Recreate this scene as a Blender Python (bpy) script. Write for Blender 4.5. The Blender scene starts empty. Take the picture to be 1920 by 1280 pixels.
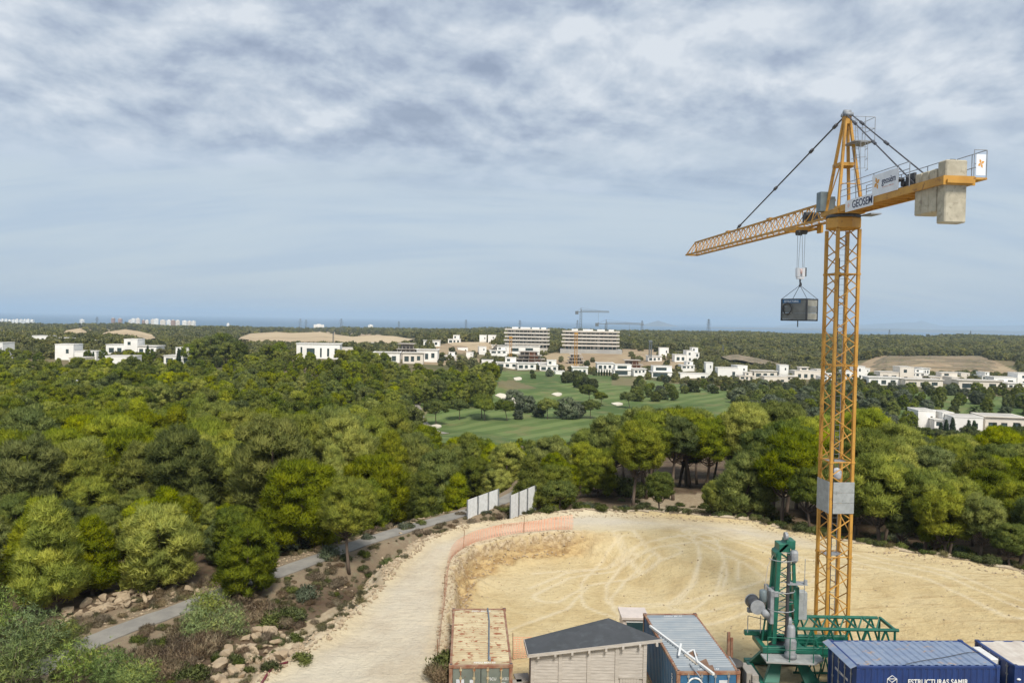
import bpy, bmesh, math, random
import numpy as np
from mathutils import Vector, Matrix
R = math.radians
rng = np.random.default_rng(7)
random.seed(7)
sc = bpy.context.scene
COL = sc.collection

# ------------------------------------------------------------------ camera
F = 1420.0                      # focal length in pixels of the 1920 px wide photograph
CAM = Vector((0.0, 0.0, 16.6))
CROT = (Matrix.Rotation(R(90 - 1.68), 3, 'X') @ Matrix.Rotation(R(0.97), 3, 'Z'))
cd = bpy.data.cameras.new('camera'); cam = bpy.data.objects.new('camera', cd); COL.objects.link(cam)
cam.matrix_world = Matrix.Translation(CAM) @ CROT.to_4x4()
cd.sensor_width = 36.0; cd.lens = 36.0 * F / 1920.0
cd.clip_start = 0.5; cd.clip_end = 400000.0
sc.camera = cam

# ------------------------------------------------------------------ light
SUN_EL, SUN_AZ = R(52), R(163)          # azimuth clockwise from +Y
w = bpy.data.worlds.new('World'); sc.world = w; w.use_nodes = True
nt = w.node_tree; nt.nodes.clear()
def N(t, nt=nt, **kw):
    n = nt.nodes.new(t)
    for k, v in kw.items():
        if k == 'op': n.operation = v
        else: setattr(n, k, v)
    return n
def L(a, b, nt=nt): nt.links.new(a, b)
def math_(op, a, b=None, c=None, nt=nt, clamp=False):
    n = nt.nodes.new('ShaderNodeMath'); n.operation = op; n.use_clamp = clamp
    for i, v in enumerate((a, b, c)):
        if v is None: continue
        if isinstance(v, (int, float)): n.inputs[i].default_value = v
        else: nt.links.new(v, n.inputs[i])
    return n.outputs[0]
def mixc(f, a, b, nt=nt, bt='MIX'):
    n = nt.nodes.new('ShaderNodeMix'); n.data_type = 'RGBA'; n.blend_type = bt
    for s, v in ((n.inputs[0], f), (n.inputs[6], a), (n.inputs[7], b)):
        if isinstance(v, (int, float)): s.default_value = v
        elif isinstance(v, tuple): s.default_value = (*v[:3], 1)
        else: nt.links.new(v, s)
    return n.outputs[2]
def ramp(f, stops, nt=nt, interp='EASE'):
    n = nt.nodes.new('ShaderNodeValToRGB'); n.color_ramp.interpolation = interp
    e = n.color_ramp.elements
    while len(e) < len(stops): e.new(0.5)
    for i, (p, c) in enumerate(stops):
        e[i].position = p; e[i].color = (c, c, c, 1) if isinstance(c, (int, float)) else (*c[:3], 1)
    nt.links.new(f, n.inputs[0]); return n.outputs[0]
def noise_(vec, scale, detail=4, rough=.55, dist=0.0, nt=nt, lac=2.0):
    n = nt.nodes.new('ShaderNodeTexNoise'); n.inputs['Scale'].default_value = scale
    n.inputs['Detail'].default_value = detail; n.inputs['Roughness'].default_value = rough
    n.inputs['Distortion'].default_value = dist; n.inputs['Lacunarity'].default_value = lac
    if vec is not None: nt.links.new(vec, n.inputs['Vector'])
    return n.outputs[0]
EXPO = 0.62
HAZE = 8.5e-5
def srgb(r, g, b, e=0.0):
    f = lambda c: ((c/255 + .055)/1.055)**2.4 if c/255 > .04045 else c/255/12.92
    k = 2.0**(-e)
    return (f(r)*k, f(g)*k, f(b)*k)
def sky_rgb(r, g, b): return srgb(r, g, b, EXPO)

tc = N('ShaderNodeTexCoord'); sep = N('ShaderNodeSeparateXYZ'); L(tc.outputs['Generated'], sep.inputs[0])
zz = math_('MAXIMUM', sep.outputs[2], 0.0)
zc = math_('ADD', zz, 0.30)
cb = N('ShaderNodeCombineXYZ'); L(math_('DIVIDE', sep.outputs[0], zc), cb.inputs[0]); L(math_('DIVIDE', sep.outputs[1], zc), cb.inputs[1])
uv = cb.outputs[0]
mp = N('ShaderNodeMapping'); L(uv, mp.inputs[0]); mp.inputs['Location'].default_value = (3.3, 1.2, 0)
mp.inputs['Rotation'].default_value = (0, 0, R(-24)); mp.inputs['Scale'].default_value = (1.4, 1.3, 1)
va = N('ShaderNodeVectorMath'); va.operation = 'ADD'; L(mp.outputs[0], va.inputs[0]); va.inputs[1].default_value = (.03, .085, 0)
big = noise_(mp.outputs[0], 0.9, 3, .5, .25)
mid_ = noise_(mp.outputs[0], 2.7, 9, .56, .22)
midb = noise_(va.outputs[0], 2.7, 5, .56, .22)
fine = noise_(mp.outputs[0], 9.0, 7, .6, .2)
cloud_shade = math_('MULTIPLY', math_('SUBTRACT', midb, mid_), 2.1)  # lit and shaded cloud sides painted into the colour by offset noise
lum = math_('ADD', math_('ADD', math_('MULTIPLY_ADD', big, -1.5, 1.29), math_('MULTIPLY_ADD', mid_, -1.25, .625)), math_('ADD', cloud_shade, math_('MULTIPLY_ADD', fine, -.66, .33)))
ccol = ramp(lum, [(.05, sky_rgb(152, 166, 188)), (.34, sky_rgb(171, 184, 204)), (.58, sky_rgb(190, 202, 217)), (.82, sky_rgb(208, 217, 228)), (1.0, sky_rgb(222, 229, 237))], interp='LINEAR')
# pale veil below the cloud deck, a little bluer where it thins
veil = ramp(zz, [(0.0, sky_rgb(186, 202, 218)), (.06, sky_rgb(195, 209, 222)), (.15, sky_rgb(200, 213, 224)), (.3, sky_rgb(195, 208, 223))])
streak = N('ShaderNodeMapping'); L(uv, streak.inputs[0]); streak.inputs['Scale'].default_value = (.7, 3.2, 1); streak.inputs['Rotation'].default_value = (0, 0, R(-8))
sn = noise_(streak.outputs[0], 1.4, 6, .6, .4)
veil2 = mixc(ramp(sn, [(.40, 0.0), (.66, .85)]), veil, sky_rgb(180, 198, 219))
edge = math_('ADD', zz, math_('MULTIPLY', math_('SUBTRACT', sn, .5), .16))
cmix = ramp(edge, [(.13, 0.0), (.27, 1.0)])
ccol2 = mixc(cmix, veil2, ccol)
sky = N('ShaderNodeTexSky'); sky.sky_type = 'NISHITA'; sky.sun_disc = False
sky.sun_elevation = SUN_EL; sky.sun_rotation = SUN_AZ; sky.altitude = 100; sky.air_density = 1.0; sky.dust_density = 1.5
cb2 = N('ShaderNodeCombineXYZ'); L(sep.outputs[0], cb2.inputs[0]); L(sep.outputs[1], cb2.inputs[1]); L(math_('MAXIMUM', sep.outputs[2], 0.015), cb2.inputs[2])
L(cb2.outputs[0], sky.inputs[0])
bg1 = N('ShaderNodeBackground'); L(sky.outputs[0], bg1.inputs[0]); bg1.inputs[1].default_value = 0.08
bg2 = N('ShaderNodeBackground'); L(ccol2, bg2.inputs[0]); bg2.inputs[1].default_value = 1.0
ms = N('ShaderNodeMixShader'); L(bg1.outputs[0], ms.inputs[1]); L(bg2.outputs[0], ms.inputs[2])
L(math_('ADD', math_('MULTIPLY', cmix, .10), .88), ms.inputs[0])
wo = N('ShaderNodeOutputWorld'); L(ms.outputs[0], wo.inputs[0])

sd = bpy.data.lights.new('sun', 'SUN'); sd.energy = 2.7; sd.angle = R(16); sd.color = (1.0, .95, .86)
sun = bpy.data.objects.new('sun', sd); COL.objects.link(sun)
sdir = Vector((math.sin(SUN_AZ)*math.cos(SUN_EL), math.cos(SUN_AZ)*math.cos(SUN_EL), math.sin(SUN_EL)))
sun.rotation_euler = sdir.to_track_quat('Z', 'Y').to_euler(); sun.location = (0, -20, 60)
vs = sc.view_settings; vs.view_transform = 'Standard'; vs.look = 'None'; vs.exposure = EXPO; vs.gamma = 1.0; vs.use_curve_mapping = False
sc.cycles.use_denoising = True
sc.cycles.max_bounces = 6; sc.cycles.diffuse_bounces = 3; sc.cycles.transmission_bounces = 4; sc.cycles.volume_bounces = 1
sc.cycles.transparent_max_bounces = 8

# ------------------------------------------------------------------ pixel <-> world (finding real positions from the photograph)
def ray(px, py): return CROT @ Vector(((px - 960)/F, -(py - 640)/F, -1.0))
def at(px, py, Z=0.0):
    r = ray(px, py); return CAM + r*((Z - CAM.z)/r.z)
def at_d(px, py, d):
    r = ray(px, py); return CAM + r*(d/r.y)
CI = np.array(CROT.transposed())
def project(P):
    q = (np.asarray(P, float) - np.array(CAM)) @ CI.T
    zc = np.minimum(q[..., 2], -1e-3)
    return 960 + F*q[..., 0]/-zc, 640 - F*q[..., 1]/-zc
def inpoly(x, y, poly):
    c = np.zeros(np.shape(x), bool); n = len(poly)
    for i in range(n):
        x0, y0 = poly[i]; x1, y1 = poly[(i + 1) % n]
        if y0 == y1: continue
        c ^= ((y0 > y) != (y1 > y)) & (x < (x1 - x0)*(y - y0)/(y1 - y0) + x0)
    return c
def polydist(x, y, pts, closed=True):
    d = np.full(np.shape(x), 1e9); n = len(pts)
    for i in range(n if closed else n - 1):
        ax, ay = pts[i]; bx, by = pts[(i + 1) % n]
        dx, dy = bx - ax, by - ay; l2 = dx*dx + dy*dy + 1e-12
        t = np.clip(((x - ax)*dx + (y - ay)*dy)/l2, 0, 1)
        d = np.minimum(d, np.hypot(x - ax - t*dx, y - ay - t*dy))
    return d
def sstep(a, b, x):
    t = np.clip((np.asarray(x, float) - a)/(b - a), 0, 1); return t*t*(3 - 2*t)
# value noise on numpy arrays
_perm = rng.random((256, 256))
def vnoise(x, y):
    xi = np.floor(x).astype(int); yi = np.floor(y).astype(int); fx = x - xi; fy = y - yi
    fx = fx*fx*(3 - 2*fx); fy = fy*fy*(3 - 2*fy)
    a = _perm[xi & 255, yi & 255]; b = _perm[(xi + 1) & 255, yi & 255]; c = _perm[xi & 255, (yi + 1) & 255]; d = _perm[(xi + 1) & 255, (yi + 1) & 255]
    return (a*(1 - fx) + b*fx)*(1 - fy) + (c*(1 - fx) + d*fx)*fy - .5
def fbm(x, y, o=4):
    s = 0; a = 1.0
    for i in range(o): s = s + a*vnoise(x*2**i + 17.3*i, y*2**i + 5.1*i); a *= .5
    return s

# ------------------------------------------------------------------ scene helpers
def tag(o, label=None, cat=None, group=None, kind=None):
    if label: o['label'] = label
    if cat: o['category'] = cat
    if group: o['group'] = group
    if kind: o['kind'] = kind
    return o
def thing(name, label, cat, loc=(0, 0, 0), rz=0.0, group=None):
    o = bpy.data.objects.new(name, None); COL.objects.link(o); o.empty_display_size = .3
    o.location = loc; o.rotation_euler = (0, 0, rz)
    return tag(o, label, cat, group)
def mesh_np(name, V, Fc, mat=None, smooth=False):
    """V (n,3); Fc (m,3) or (m,4) int arrays"""
    me = bpy.data.meshes.new(name); V = np.asarray(V, np.float32); Fc = np.asarray(Fc, np.int32)
    k = Fc.shape[1]; m = len(Fc)
    me.vertices.add(len(V)); me.vertices.foreach_set('co', V.ravel())
    me.loops.add(m*k); me.loops.foreach_set('vertex_index', Fc.ravel())
    me.polygons.add(m); me.polygons.foreach_set('loop_start', np.arange(m, dtype=np.int32)*k)
    me.polygons.foreach_set('use_smooth', np.full(m, smooth, bool))
    me.update(calc_edges=True)
    if mat: me.materials.append(mat)
    return me
def add_obj(name, me, parent=None, loc=None):
    o = bpy.data.objects.new(name, me); COL.objects.link(o)
    if parent: o.parent = parent
    if loc is not None: o.location = loc
    return o
class MB:
    def __init__(s): s.v = []; s.f = []
    def add(s, vs, fs, M=None):
        b = len(s.v)
        s.v += [tuple(M @ Vector(v)) if M else tuple(v) for v in vs]; s.f += [tuple(i + b for i in f) for f in fs]; return s
    def box(s, x0, x1, y0, y1, z0, z1, M=None):
        return s.add([(x0, y0, z0), (x1, y0, z0), (x1, y1, z0), (x0, y1, z0), (x0, y0, z1), (x1, y0, z1), (x1, y1, z1), (x0, y1, z1)],
                     [(0, 3, 2, 1), (4, 5, 6, 7), (0, 1, 5, 4), (1, 2, 6, 5), (2, 3, 7, 6), (3, 0, 4, 7)], M)
    def tube(s, p, q, r, n=8, r2=None, cap=True):
        p = Vector(p); q = Vector(q); r2 = r if r2 is None else r2
        a = (q - p).normalized(); u = a.orthogonal().normalized(); v = a.cross(u)
        vs = [p + (u*math.cos(2*math.pi*i/n) + v*math.sin(2*math.pi*i/n))*r for i in range(n)] + \
             [q + (u*math.cos(2*math.pi*i/n) + v*math.sin(2*math.pi*i/n))*r2 for i in range(n)]
        fs = [(i, (i + 1) % n, n + (i + 1) % n, n + i) for i in range(n)]
        if cap: fs += [tuple(range(n))[::-1], tuple(range(n, 2*n))]
        return s.add(vs, fs)
    def path(s, pts, rs, n=6):
        pts = [Vector(p) for p in pts]; m = len(pts)
        if isinstance(rs, (int, float)): rs = [rs]*m
        vs = []; u = None
        for i in range(m):
            a = (pts[min(i + 1, m - 1)] - pts[max(i - 1, 0)]).normalized()
            u = a.orthogonal().normalized() if u is None else (u - a*u.dot(a)).normalized()
            v = a.cross(u)
            vs += [pts[i] + (u*math.cos(2*math.pi*k/n) + v*math.sin(2*math.pi*k/n))*rs[i] for k in range(n)]
        fs = [(i*n + k, i*n + (k + 1) % n, (i + 1)*n + (k + 1) % n, (i + 1)*n + k) for i in range(m - 1) for k in range(n)]
        fs += [tuple(range(n))[::-1], tuple(range((m - 1)*n, m*n))]
        return s.add(vs, fs)
    def lathe(s, prof, n=16, c=(0, 0, 0)):
        vs = [(c[0] + r*math.cos(2*math.pi*k/n), c[1] + r*math.sin(2*math.pi*k/n), c[2] + z) for r, z in prof for k in range(n)]
        m = len(prof)
        fs = [(i*n + k, i*n + (k + 1) % n, (i + 1)*n + (k + 1) % n, (i + 1)*n + k) for i in range(m - 1) for k in range(n)]
        fs += [tuple(range(n))[::-1], tuple(range((m - 1)*n, m*n))]
        return s.add(vs, fs)
    def prism(s, poly, z0, z1):
        n = len(poly)
        return s.add([(x, y, z0) for x, y in poly] + [(x, y, z1) for x, y in poly],
                     [tuple(range(n))[::-1], tuple(range(n, 2*n))] + [(i, (i + 1) % n, n + (i + 1) % n, n + i) for i in range(n)])
    def mesh(s, name, mat, smooth=False, bevel=0.0):
        me = bpy.data.meshes.new(name); me.from_pydata(s.v, [], s.f)
        if bevel > 0:
            bm = bmesh.new(); bm.from_mesh(me)
            bmesh.ops.bevel(bm, geom=list(bm.edges), offset=bevel, segments=1, affect='EDGES', clamp_overlap=True)
            bm.to_mesh(me); bm.free()
        if mat: me.materials.append(mat)
        if smooth:
            for p in me.polygons: p.use_smooth = True
        me.update(); return me
    def build(s, name, mat, parent=None, smooth=False, bevel=0.0, loc=None):
        return add_obj(name, s.mesh(name, mat, smooth, bevel), parent, loc)
_bars = {}
def bar(name, p, q, r, mat, parent, shape='round', r2=None):
    """one rod between two points: shared unit mesh, own object"""
    key = (shape, mat.name)
    if key not in _bars:
        m = MB()
        if shape == 'round': m.tube((0, 0, 0), (0, 0, 1), 1, 8)
        else: m.box(-1, 1, -1, 1, 0, 1)
        _bars[key] = m.mesh('rod', mat, shape == 'round' and False)
    p = Vector(p); q = Vector(q); a = q - p
    o = bpy.data.objects.new(name, _bars[key]); COL.objects.link(o); o.parent = parent
    z = a.normalized(); up = Vector((0, 0, 1)) if abs(z.z) < .95 else Vector((1, 0, 0))
    x = up.cross(z).normalized(); y = z.cross(x)
    M = Matrix((x*r, y*(r2 or r), a)).transposed().to_4x4(); M.translation = p
    o.matrix_basis = M
    return o
def text(name, s, size, mat, parent, M, align='CENTER', sx=1.0, off=0.0):
    c = bpy.data.curves.new(name, 'FONT'); c.body = s; c.size = size; c.align_x = align; c.align_y = 'CENTER'; c.extrude = .004; c.offset = off
    tmp = bpy.data.objects.new(name, c); me = bpy.data.meshes.new_from_object(tmp); me.materials.clear(); me.materials.append(mat)
    bpy.data.objects.remove(tmp)
    o = bpy.data.objects.new(name, me); COL.objects.link(o); o.parent = parent
    o.matrix_basis = M @ Matrix.Diagonal((sx, 1, 1, 1)); return o
def copy_tree(o, parent=None):
    c = o.copy(); COL.objects.link(c); c.parent = parent
    for ch in list(o.children): copy_tree(ch, c)
    return c
# ------------------------------------------------------------------ materials
def new_mat(name):
    m = bpy.data.materials.new(name); m.use_nodes = True; t = m.node_tree
    return m, t, t.nodes['Principled BSDF']
def pos(t, kind='world'):
    if kind == 'world': return t.nodes.new('ShaderNodeNewGeometry').outputs['Position']
    return t.nodes.new('ShaderNodeTexCoord').outputs['Object']
def bump(t, b, h, dist=.02, strength=.5):
    n = t.nodes.new('ShaderNodeBump'); n.inputs['Distance'].default_value = dist; n.inputs['Strength'].default_value = strength
    t.links.new(h, n.inputs['Height']); t.links.new(n.outputs[0], b.inputs['Normal'])
def paint(name, c, c2=None, scale=3.0, rough=.5, metal=0.0, spots=None, spotc=(.16, .07, .03), spot_t=(.60, .68), coord='obj', bmp=0.0, stretch=None, var=0.0):
    """weathered colour: two tones by noise, optional rust/dirt spots"""
    m, t, b = new_mat(name); p = pos(t, 'world' if coord == 'world' else 'obj')
    if stretch:
        mp = t.nodes.new('ShaderNodeMapping'); mp.inputs['Scale'].default_value = stretch; t.links.new(p, mp.inputs[0]); p = mp.outputs[0]
    c2 = c2 or tuple(x*.8 for x in c)
    n1 = noise_(p, scale, 6, .6, .2, nt=t)
    col = mixc(ramp(n1, [(.35, 0.0), (.65, 1.0)], nt=t), c, c2, nt=t)
    if var:
        oi = t.nodes.new('ShaderNodeObjectInfo'); h = t.nodes.new('ShaderNodeHueSaturation'); t.links.new(col, h.inputs['Color'])
        t.links.new(math_('ADD', math_('MULTIPLY', oi.outputs['Random'], var), 1 - var/2, nt=t), h.inputs['Value']); col = h.outputs[0]
    if spots:
        n2 = noise_(p, spots, 8, .65, .3, nt=t)
        col = mixc(ramp(n2, [(spot_t[0], 0.0), (spot_t[1], 1.0)], nt=t), col, spotc, nt=t)
    t.links.new(col, b.inputs['Base Color']); b.inputs['Roughness'].default_value = rough; b.inputs['Metallic'].default_value = metal
    if bmp: bump(t, b, n1, bmp, .6)
    return m
M_ = {}
M_['crane'] = paint('crane_ochre_paint', (.56, .29, .048), (.46, .225, .034), 1.2, .55, spots=4, spotc=(.25, .10, .025), spot_t=(.56, .70), coord='world')
M_['concrete'] = paint('counterweight_concrete', (.52, .46, .34), (.40, .35, .255), 1.8, .9, spots=3.5, spotc=(.30, .26, .19), spot_t=(.52, .68), bmp=.01)
M_['galv'] = paint('galvanised_steel', (.33, .34, .35), (.24, .25, .26), 4, .6, .15)
M_['dark'] = paint('dark_steel', (.035, .036, .04), (.06, .06, .06), 5, .55)
M_['rope'] = paint('steel_rope', (.10, .10, .11), (.07, .07, .08), 8, .5, .3)
M_['cabinet'] = paint('grey_cabinet', (.16, .20, .21), (.13, .16, .17), 3, .45)
M_['banner'] = paint('white_banner', (.80, .80, .80), (.72, .72, .73), 2, .7)
M_['logo_orange'] = paint('logo_orange', (.80, .36, .05), None, 3, .7)
M_['logo_navy'] = paint('logo_navy', (.035, .04, .09), None, 3, .7)
M_['logo_pink'] = paint('logo_faded', (.75, .42, .35), (.8, .65, .6), 3, .7)
M_['mesh_panel'] = paint('grey_panel', (.36, .37, .36), (.29, .30, .29), 4, .7, spots=5, spotc=(.22, .22, .20), spot_t=(.58, .7))
M_['white_metal'] = paint('white_metal', (.72, .72, .70), (.62, .62, .60), 3, .5)
M_['bin_grey'] = paint('bin_side', (.19, .195, .185), (.14, .145, .135), 2.2, .7, spots=4, spotc=(.2, .2, .18), spot_t=(.6, .72))
M_['bin_pale'] = paint('bin_plank', (.34, .33, .28), (.25, .24, .2), 2.2, .8)
M_['green'] = paint('green_crane_paint', (.010, .135, .085), (.008, .09, .06), 2.5, .42, spots=5, spotc=(.02, .05, .035), spot_t=(.6, .75), coord='world')
M_['rust_beige'] = paint('rusty_beige_roof', (.50, .42, .26), (.40, .31, .18), 1.3, .7, spots=3.4, spotc=(.25, .085, .03), spot_t=(.535, .62), stretch=(1, 1.8, 1), bmp=.004)
M_['cont_grey'] = paint('container_grey_green', (.17, .19, .16), (.13, .15, .13), 2.2, .55, spots=5, spotc=(.16, .07, .035), spot_t=(.62, .72))
M_['rust'] = paint('rusty_frame', (.22, .09, .05), (.30, .20, .13), 3, .8)
M_['roof_greyblue'] = paint('grey_blue_roof', (.26, .285, .30), (.20, .235, .265), 1.1, .55, spots=2.4, spotc=(.36, .25, .18), spot_t=(.62, .74), stretch=(1, 2, 1))
M_['cont_blue2'] = paint('container_blue', (.030, .13, .26), (.025, .10, .21), 2, .45, spots=5, spotc=(.2, .1, .06), spot_t=(.64, .74))
M_['cont_navy'] = paint('container_royal_blue', (.010, .040, .17), (.008, .032, .14), 1.6, .38)
M_['roof_navy'] = paint('faded_blue_roof', (.22, .27, .36), (.17, .22, .32), 1.4, .5, spots=1.6, spotc=(.38, .27, .19), spot_t=(.57, .70), stretch=(2.2, .9, 1))
M_['roof_white'] = paint('dusty_white_roof', (.60, .55, .48), (.48, .42, .36), 1.4, .7)
M_['white_paint'] = paint('white_lettering', (.78, .78, .76), (.7, .7, .7), 3, .6)
M_['sticker'] = paint('paper_label', (.62, .64, .68), (.5, .52, .55), 8, .7)
M_['wood'] = paint('grey_weathered_wood', (.35, .32, .285), (.27, .245, .215), 2.0, .85, stretch=(1, 1, 12), var=.14)
M_['felt'] = paint('dark_roof_felt', (.062, .066, .072), (.05, .054, .058), 1.3, .9, spots=2, spotc=(.075, .082, .088), spot_t=(.5, .7))
M_['cabin'] = paint('pinkish_white_cabin', (.62, .53, .47), (.54, .47, .42), 2, .6)
M_['glass'] = paint('dark_glass', (.025, .05, .055), (.035, .065, .07), 1.0, .08)
M_['timber'] = paint('pale_plank', (.58, .50, .40), (.46, .39, .30), 3, .8)
M_['brownboard'] = paint('brown_board', (.22, .13, .08), (.16, .09, .055), 3, .8)
M_['drum'] = paint('dark_drum', (.045, .043, .04), (.07, .062, .055), 3, .5, spots=4, spotc=(.14, .07, .04), spot_t=(.6, .7))
M_['slab'] = paint('concrete_slab', (.34, .31, .27), (.26, .24, .21), 2, .9)
M_['net'] = paint('orange_net', (.80, .36, .22), (.76, .42, .29), .6, .7, coord='world')
M_['post'] = paint('rusty_rebar', (.30, .15, .08), (.22, .11, .06), 5, .8)
M_['hose'] = paint('red_hose', (.16, .022, .03), (.10, .02, .025), 5, .5)
M_['pvc'] = paint('grey_pipe', (.12, .15, .18), (.10, .12, .14), 4, .4)
M_['villa'] = paint('white_render', (.66, .64, .60), (.58, .56, .52), .15, .8, coord='world', var=.08)
M_['villa2'] = paint('cream_render', (.56, .51, .44), (.50, .45, .38), .2, .8, coord='world', var=.08)
M_['villa3'] = paint('grey_render', (.42, .41, .38), (.36, .35, .33), .2, .8, coord='world')
M_['vglass'] = paint('villa_glass', (.04, .06, .065), (.07, .10, .10), .3, .1, coord='world')
M_['roofgravel'] = paint('flat_roof', (.48, .45, .40), (.40, .37, .33), .3, .9, coord='world')
M_['apt'] = paint('apartment_concrete', (.66, .61, .54), (.58, .53, .46), .12, .8, coord='world')
M_['apt2'] = paint('apartment_raw_concrete', (.47, .42, .36), (.38, .33, .28), .12, .85, coord='world')
M_['brick'] = paint('hollow_brick', (.40, .17, .09), (.33, .15, .09), .4, .9, coord='world')
M_['town'] = paint('town_render', (.66, .60, .52), (.55, .50, .44), .02, .8, coord='world', var=.3)
M_['townpink'] = paint('town_terracotta', (.42, .26, .20), (.36, .23, .18), .02, .8, coord='world')
M_['pylon'] = paint('pylon_steel', (.14, .15, .16), (.11, .12, .13), .1, .6, coord='world')
M_['farcrane'] = paint('far_crane_grey', (.16, .18, .19), (.12, .14, .15), .1, .6, coord='world')
M_['bark'] = paint('pine_bark', (.13, .095, .07), (.08, .058, .042), 3.0, .95, stretch=(1, 1, .3), var=.3)
M_['barkpale'] = paint('pale_branch', (.34, .27, .19), (.26, .2, .14), 3, .9)
M_['twig'] = paint('dry_twig', (.16, .10, .06), (.22, .15, .09), 3, .9)

def foliage(name, c1, c2, c3, trans=.22, rough=.65, var=.55):
    """leaf colour: clump tone from the mesh, tree tone from the object"""
    m, t, b = new_mat(name)
    a = t.nodes.new('ShaderNodeAttribute'); a.attribute_name = 'tone'
    oi = t.nodes.new('ShaderNodeObjectInfo')
    f = math_('ADD', math_('MULTIPLY', a.outputs['Fac'], .62, nt=t), math_('MULTIPLY', oi.outputs['Random'], .38, nt=t), nt=t)
    col = ramp(f, [(.15, c1), (.5, c2), (.9, c3)], nt=t, interp='LINEAR')
    h = t.nodes.new('ShaderNodeHueSaturation'); t.links.new(col, h.inputs['Color'])
    r2 = math_('FRACT', math_('MULTIPLY', oi.outputs['Random'], 17.7, nt=t), nt=t)
    t.links.new(math_('ADD', math_('MULTIPLY', r2, var, nt=t), 1 - var*.45, nt=t), h.inputs['Value'])
    r3 = math_('FRACT', math_('MULTIPLY', oi.outputs['Random'], 41.3, nt=t), nt=t); t.links.new(math_('MULTIPLY_ADD', r3, .30, .80, nt=t), h.inputs['Saturation'])
    t.links.new(h.outputs[0], b.inputs['Base Color']); b.inputs['Roughness'].default_value = rough
    b.inputs['Specular IOR Level'].default_value = .15
    tr = t.nodes.new('ShaderNodeBsdfTranslucent'); t.links.new(h.outputs[0], tr.inputs[0])
    mx = t.nodes.new('ShaderNodeMixShader'); mx.inputs[0].default_value = trans
    t.links.new(b.outputs[0], mx.inputs[1]); t.links.new(tr.outputs[0], mx.inputs[2])
    t.links.new(mx.outputs[0], t.nodes['Material Output'].inputs[0])
    return m
M_['pine'] = foliage('pine_needles', (0.173, 0.223, 0.027), (0.332, 0.373, 0.033), (0.529, 0.523, 0.042), trans=.48)
M_['pine_dark'] = foliage('dark_pine_needles', (0.117, 0.164, 0.036), (0.212, 0.257, 0.041), (0.337, 0.358, 0.051), trans=.4)
M_['pine_far'] = foliage('far_pine_needles', (0.150, 0.168, 0.069), (0.241, 0.246, 0.083), (0.362, 0.326, 0.111), trans=.4)
M_['olive'] = foliage('grey_green_leaves', (0.115, 0.149, 0.085), (0.174, 0.206, 0.122), (0.256, 0.281, 0.172))
M_['cypress'] = foliage('cypress_leaves', (0.029, 0.062, 0.029), (0.044, 0.083, 0.036), (0.073, 0.109, 0.047))
M_['bushgreen'] = foliage('bush_leaves', (0.074, 0.108, 0.033), (0.146, 0.175, 0.044), (0.245, 0.267, 0.062))
M_['acacia'] = foliage('feathery_leaves', (0.161, 0.231, 0.076), (0.265, 0.341, 0.102), (0.435, 0.461, 0.081))
M_['drybush'] = foliage('dry_bush_stems', (0.174, 0.115, 0.072), (0.273, 0.206, 0.125), (0.389, 0.326, 0.202), trans=.1)
M_['drygrass'] = foliage('dry_grass', (.13, .12, .055), (.20, .18, .085), (.30, .26, .14), trans=.15)

# ---- ground materials
def ground_mat(name):
    """soil, dry scrub, bare earth and grass: blended by the painted-on cover attributes of the terrain"""
    m, t, b = new_mat(name); p = pos(t)
    def att(n):
        a = t.nodes.new('ShaderNodeAttribute'); a.attribute_name = n; return a.outputs['Fac']
    n1 = noise_(p, .35, 8, .62, .3, nt=t); n2 = noise_(p, 2.2, 8, .65, .2, nt=t); n3 = noise_(p, .03, 5, .6, 0, nt=t)
    soil = mixc(ramp(n1, [(.35, 0.0), (.65, 1.0)], nt=t), (.085, .055, .036), (.16, .115, .075), nt=t)
    soil = mixc(ramp(n2, [(.52, 0.0), (.66, .8)], nt=t), soil, (.065, .072, .03), nt=t)
    fl = mixc(ramp(n3, [(.4, 0.0), (.6, 1.0)], nt=t), (.10, .10, .045), (.18, .145, .08), nt=t)
    soil = mixc(att('far'), soil, fl, nt=t)
    bare = mixc(ramp(n1, [(.35, 0.0), (.68, 1.0)], nt=t), (.54, .44, .30), (.42, .33, .215), nt=t)
    bare = mixc(ramp(n2, [(.55, 0.0), (.66, .7)], nt=t), bare, (.60, .52, .38), nt=t)
    terr = mixc(ramp(n3, [(.4, 0.0), (.6, 1.0)], nt=t), (.38, .29, .18), (.30, .22, .14), nt=t)
    bare = mixc(att('far'), bare, terr, nt=t)
    col = mixc(math_('MINIMUM', math_('MAXIMUM', math_('ADD', att('bare'), math_('MULTIPLY', math_('SUBTRACT', n2, .5, nt=t), math_('MULTIPLY', att('bare'), 1.2, nt=t), nt=t), nt=t), 0.0, nt=t), 1.0, nt=t), soil, bare, nt=t)
    t.links.new(col, b.inputs['Base Color']); b.inputs['Roughness'].default_value = .95; b.inputs['Specular IOR Level'].default_value = .1
    bump(t, b, n2, .12, .7)
    return m
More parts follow.
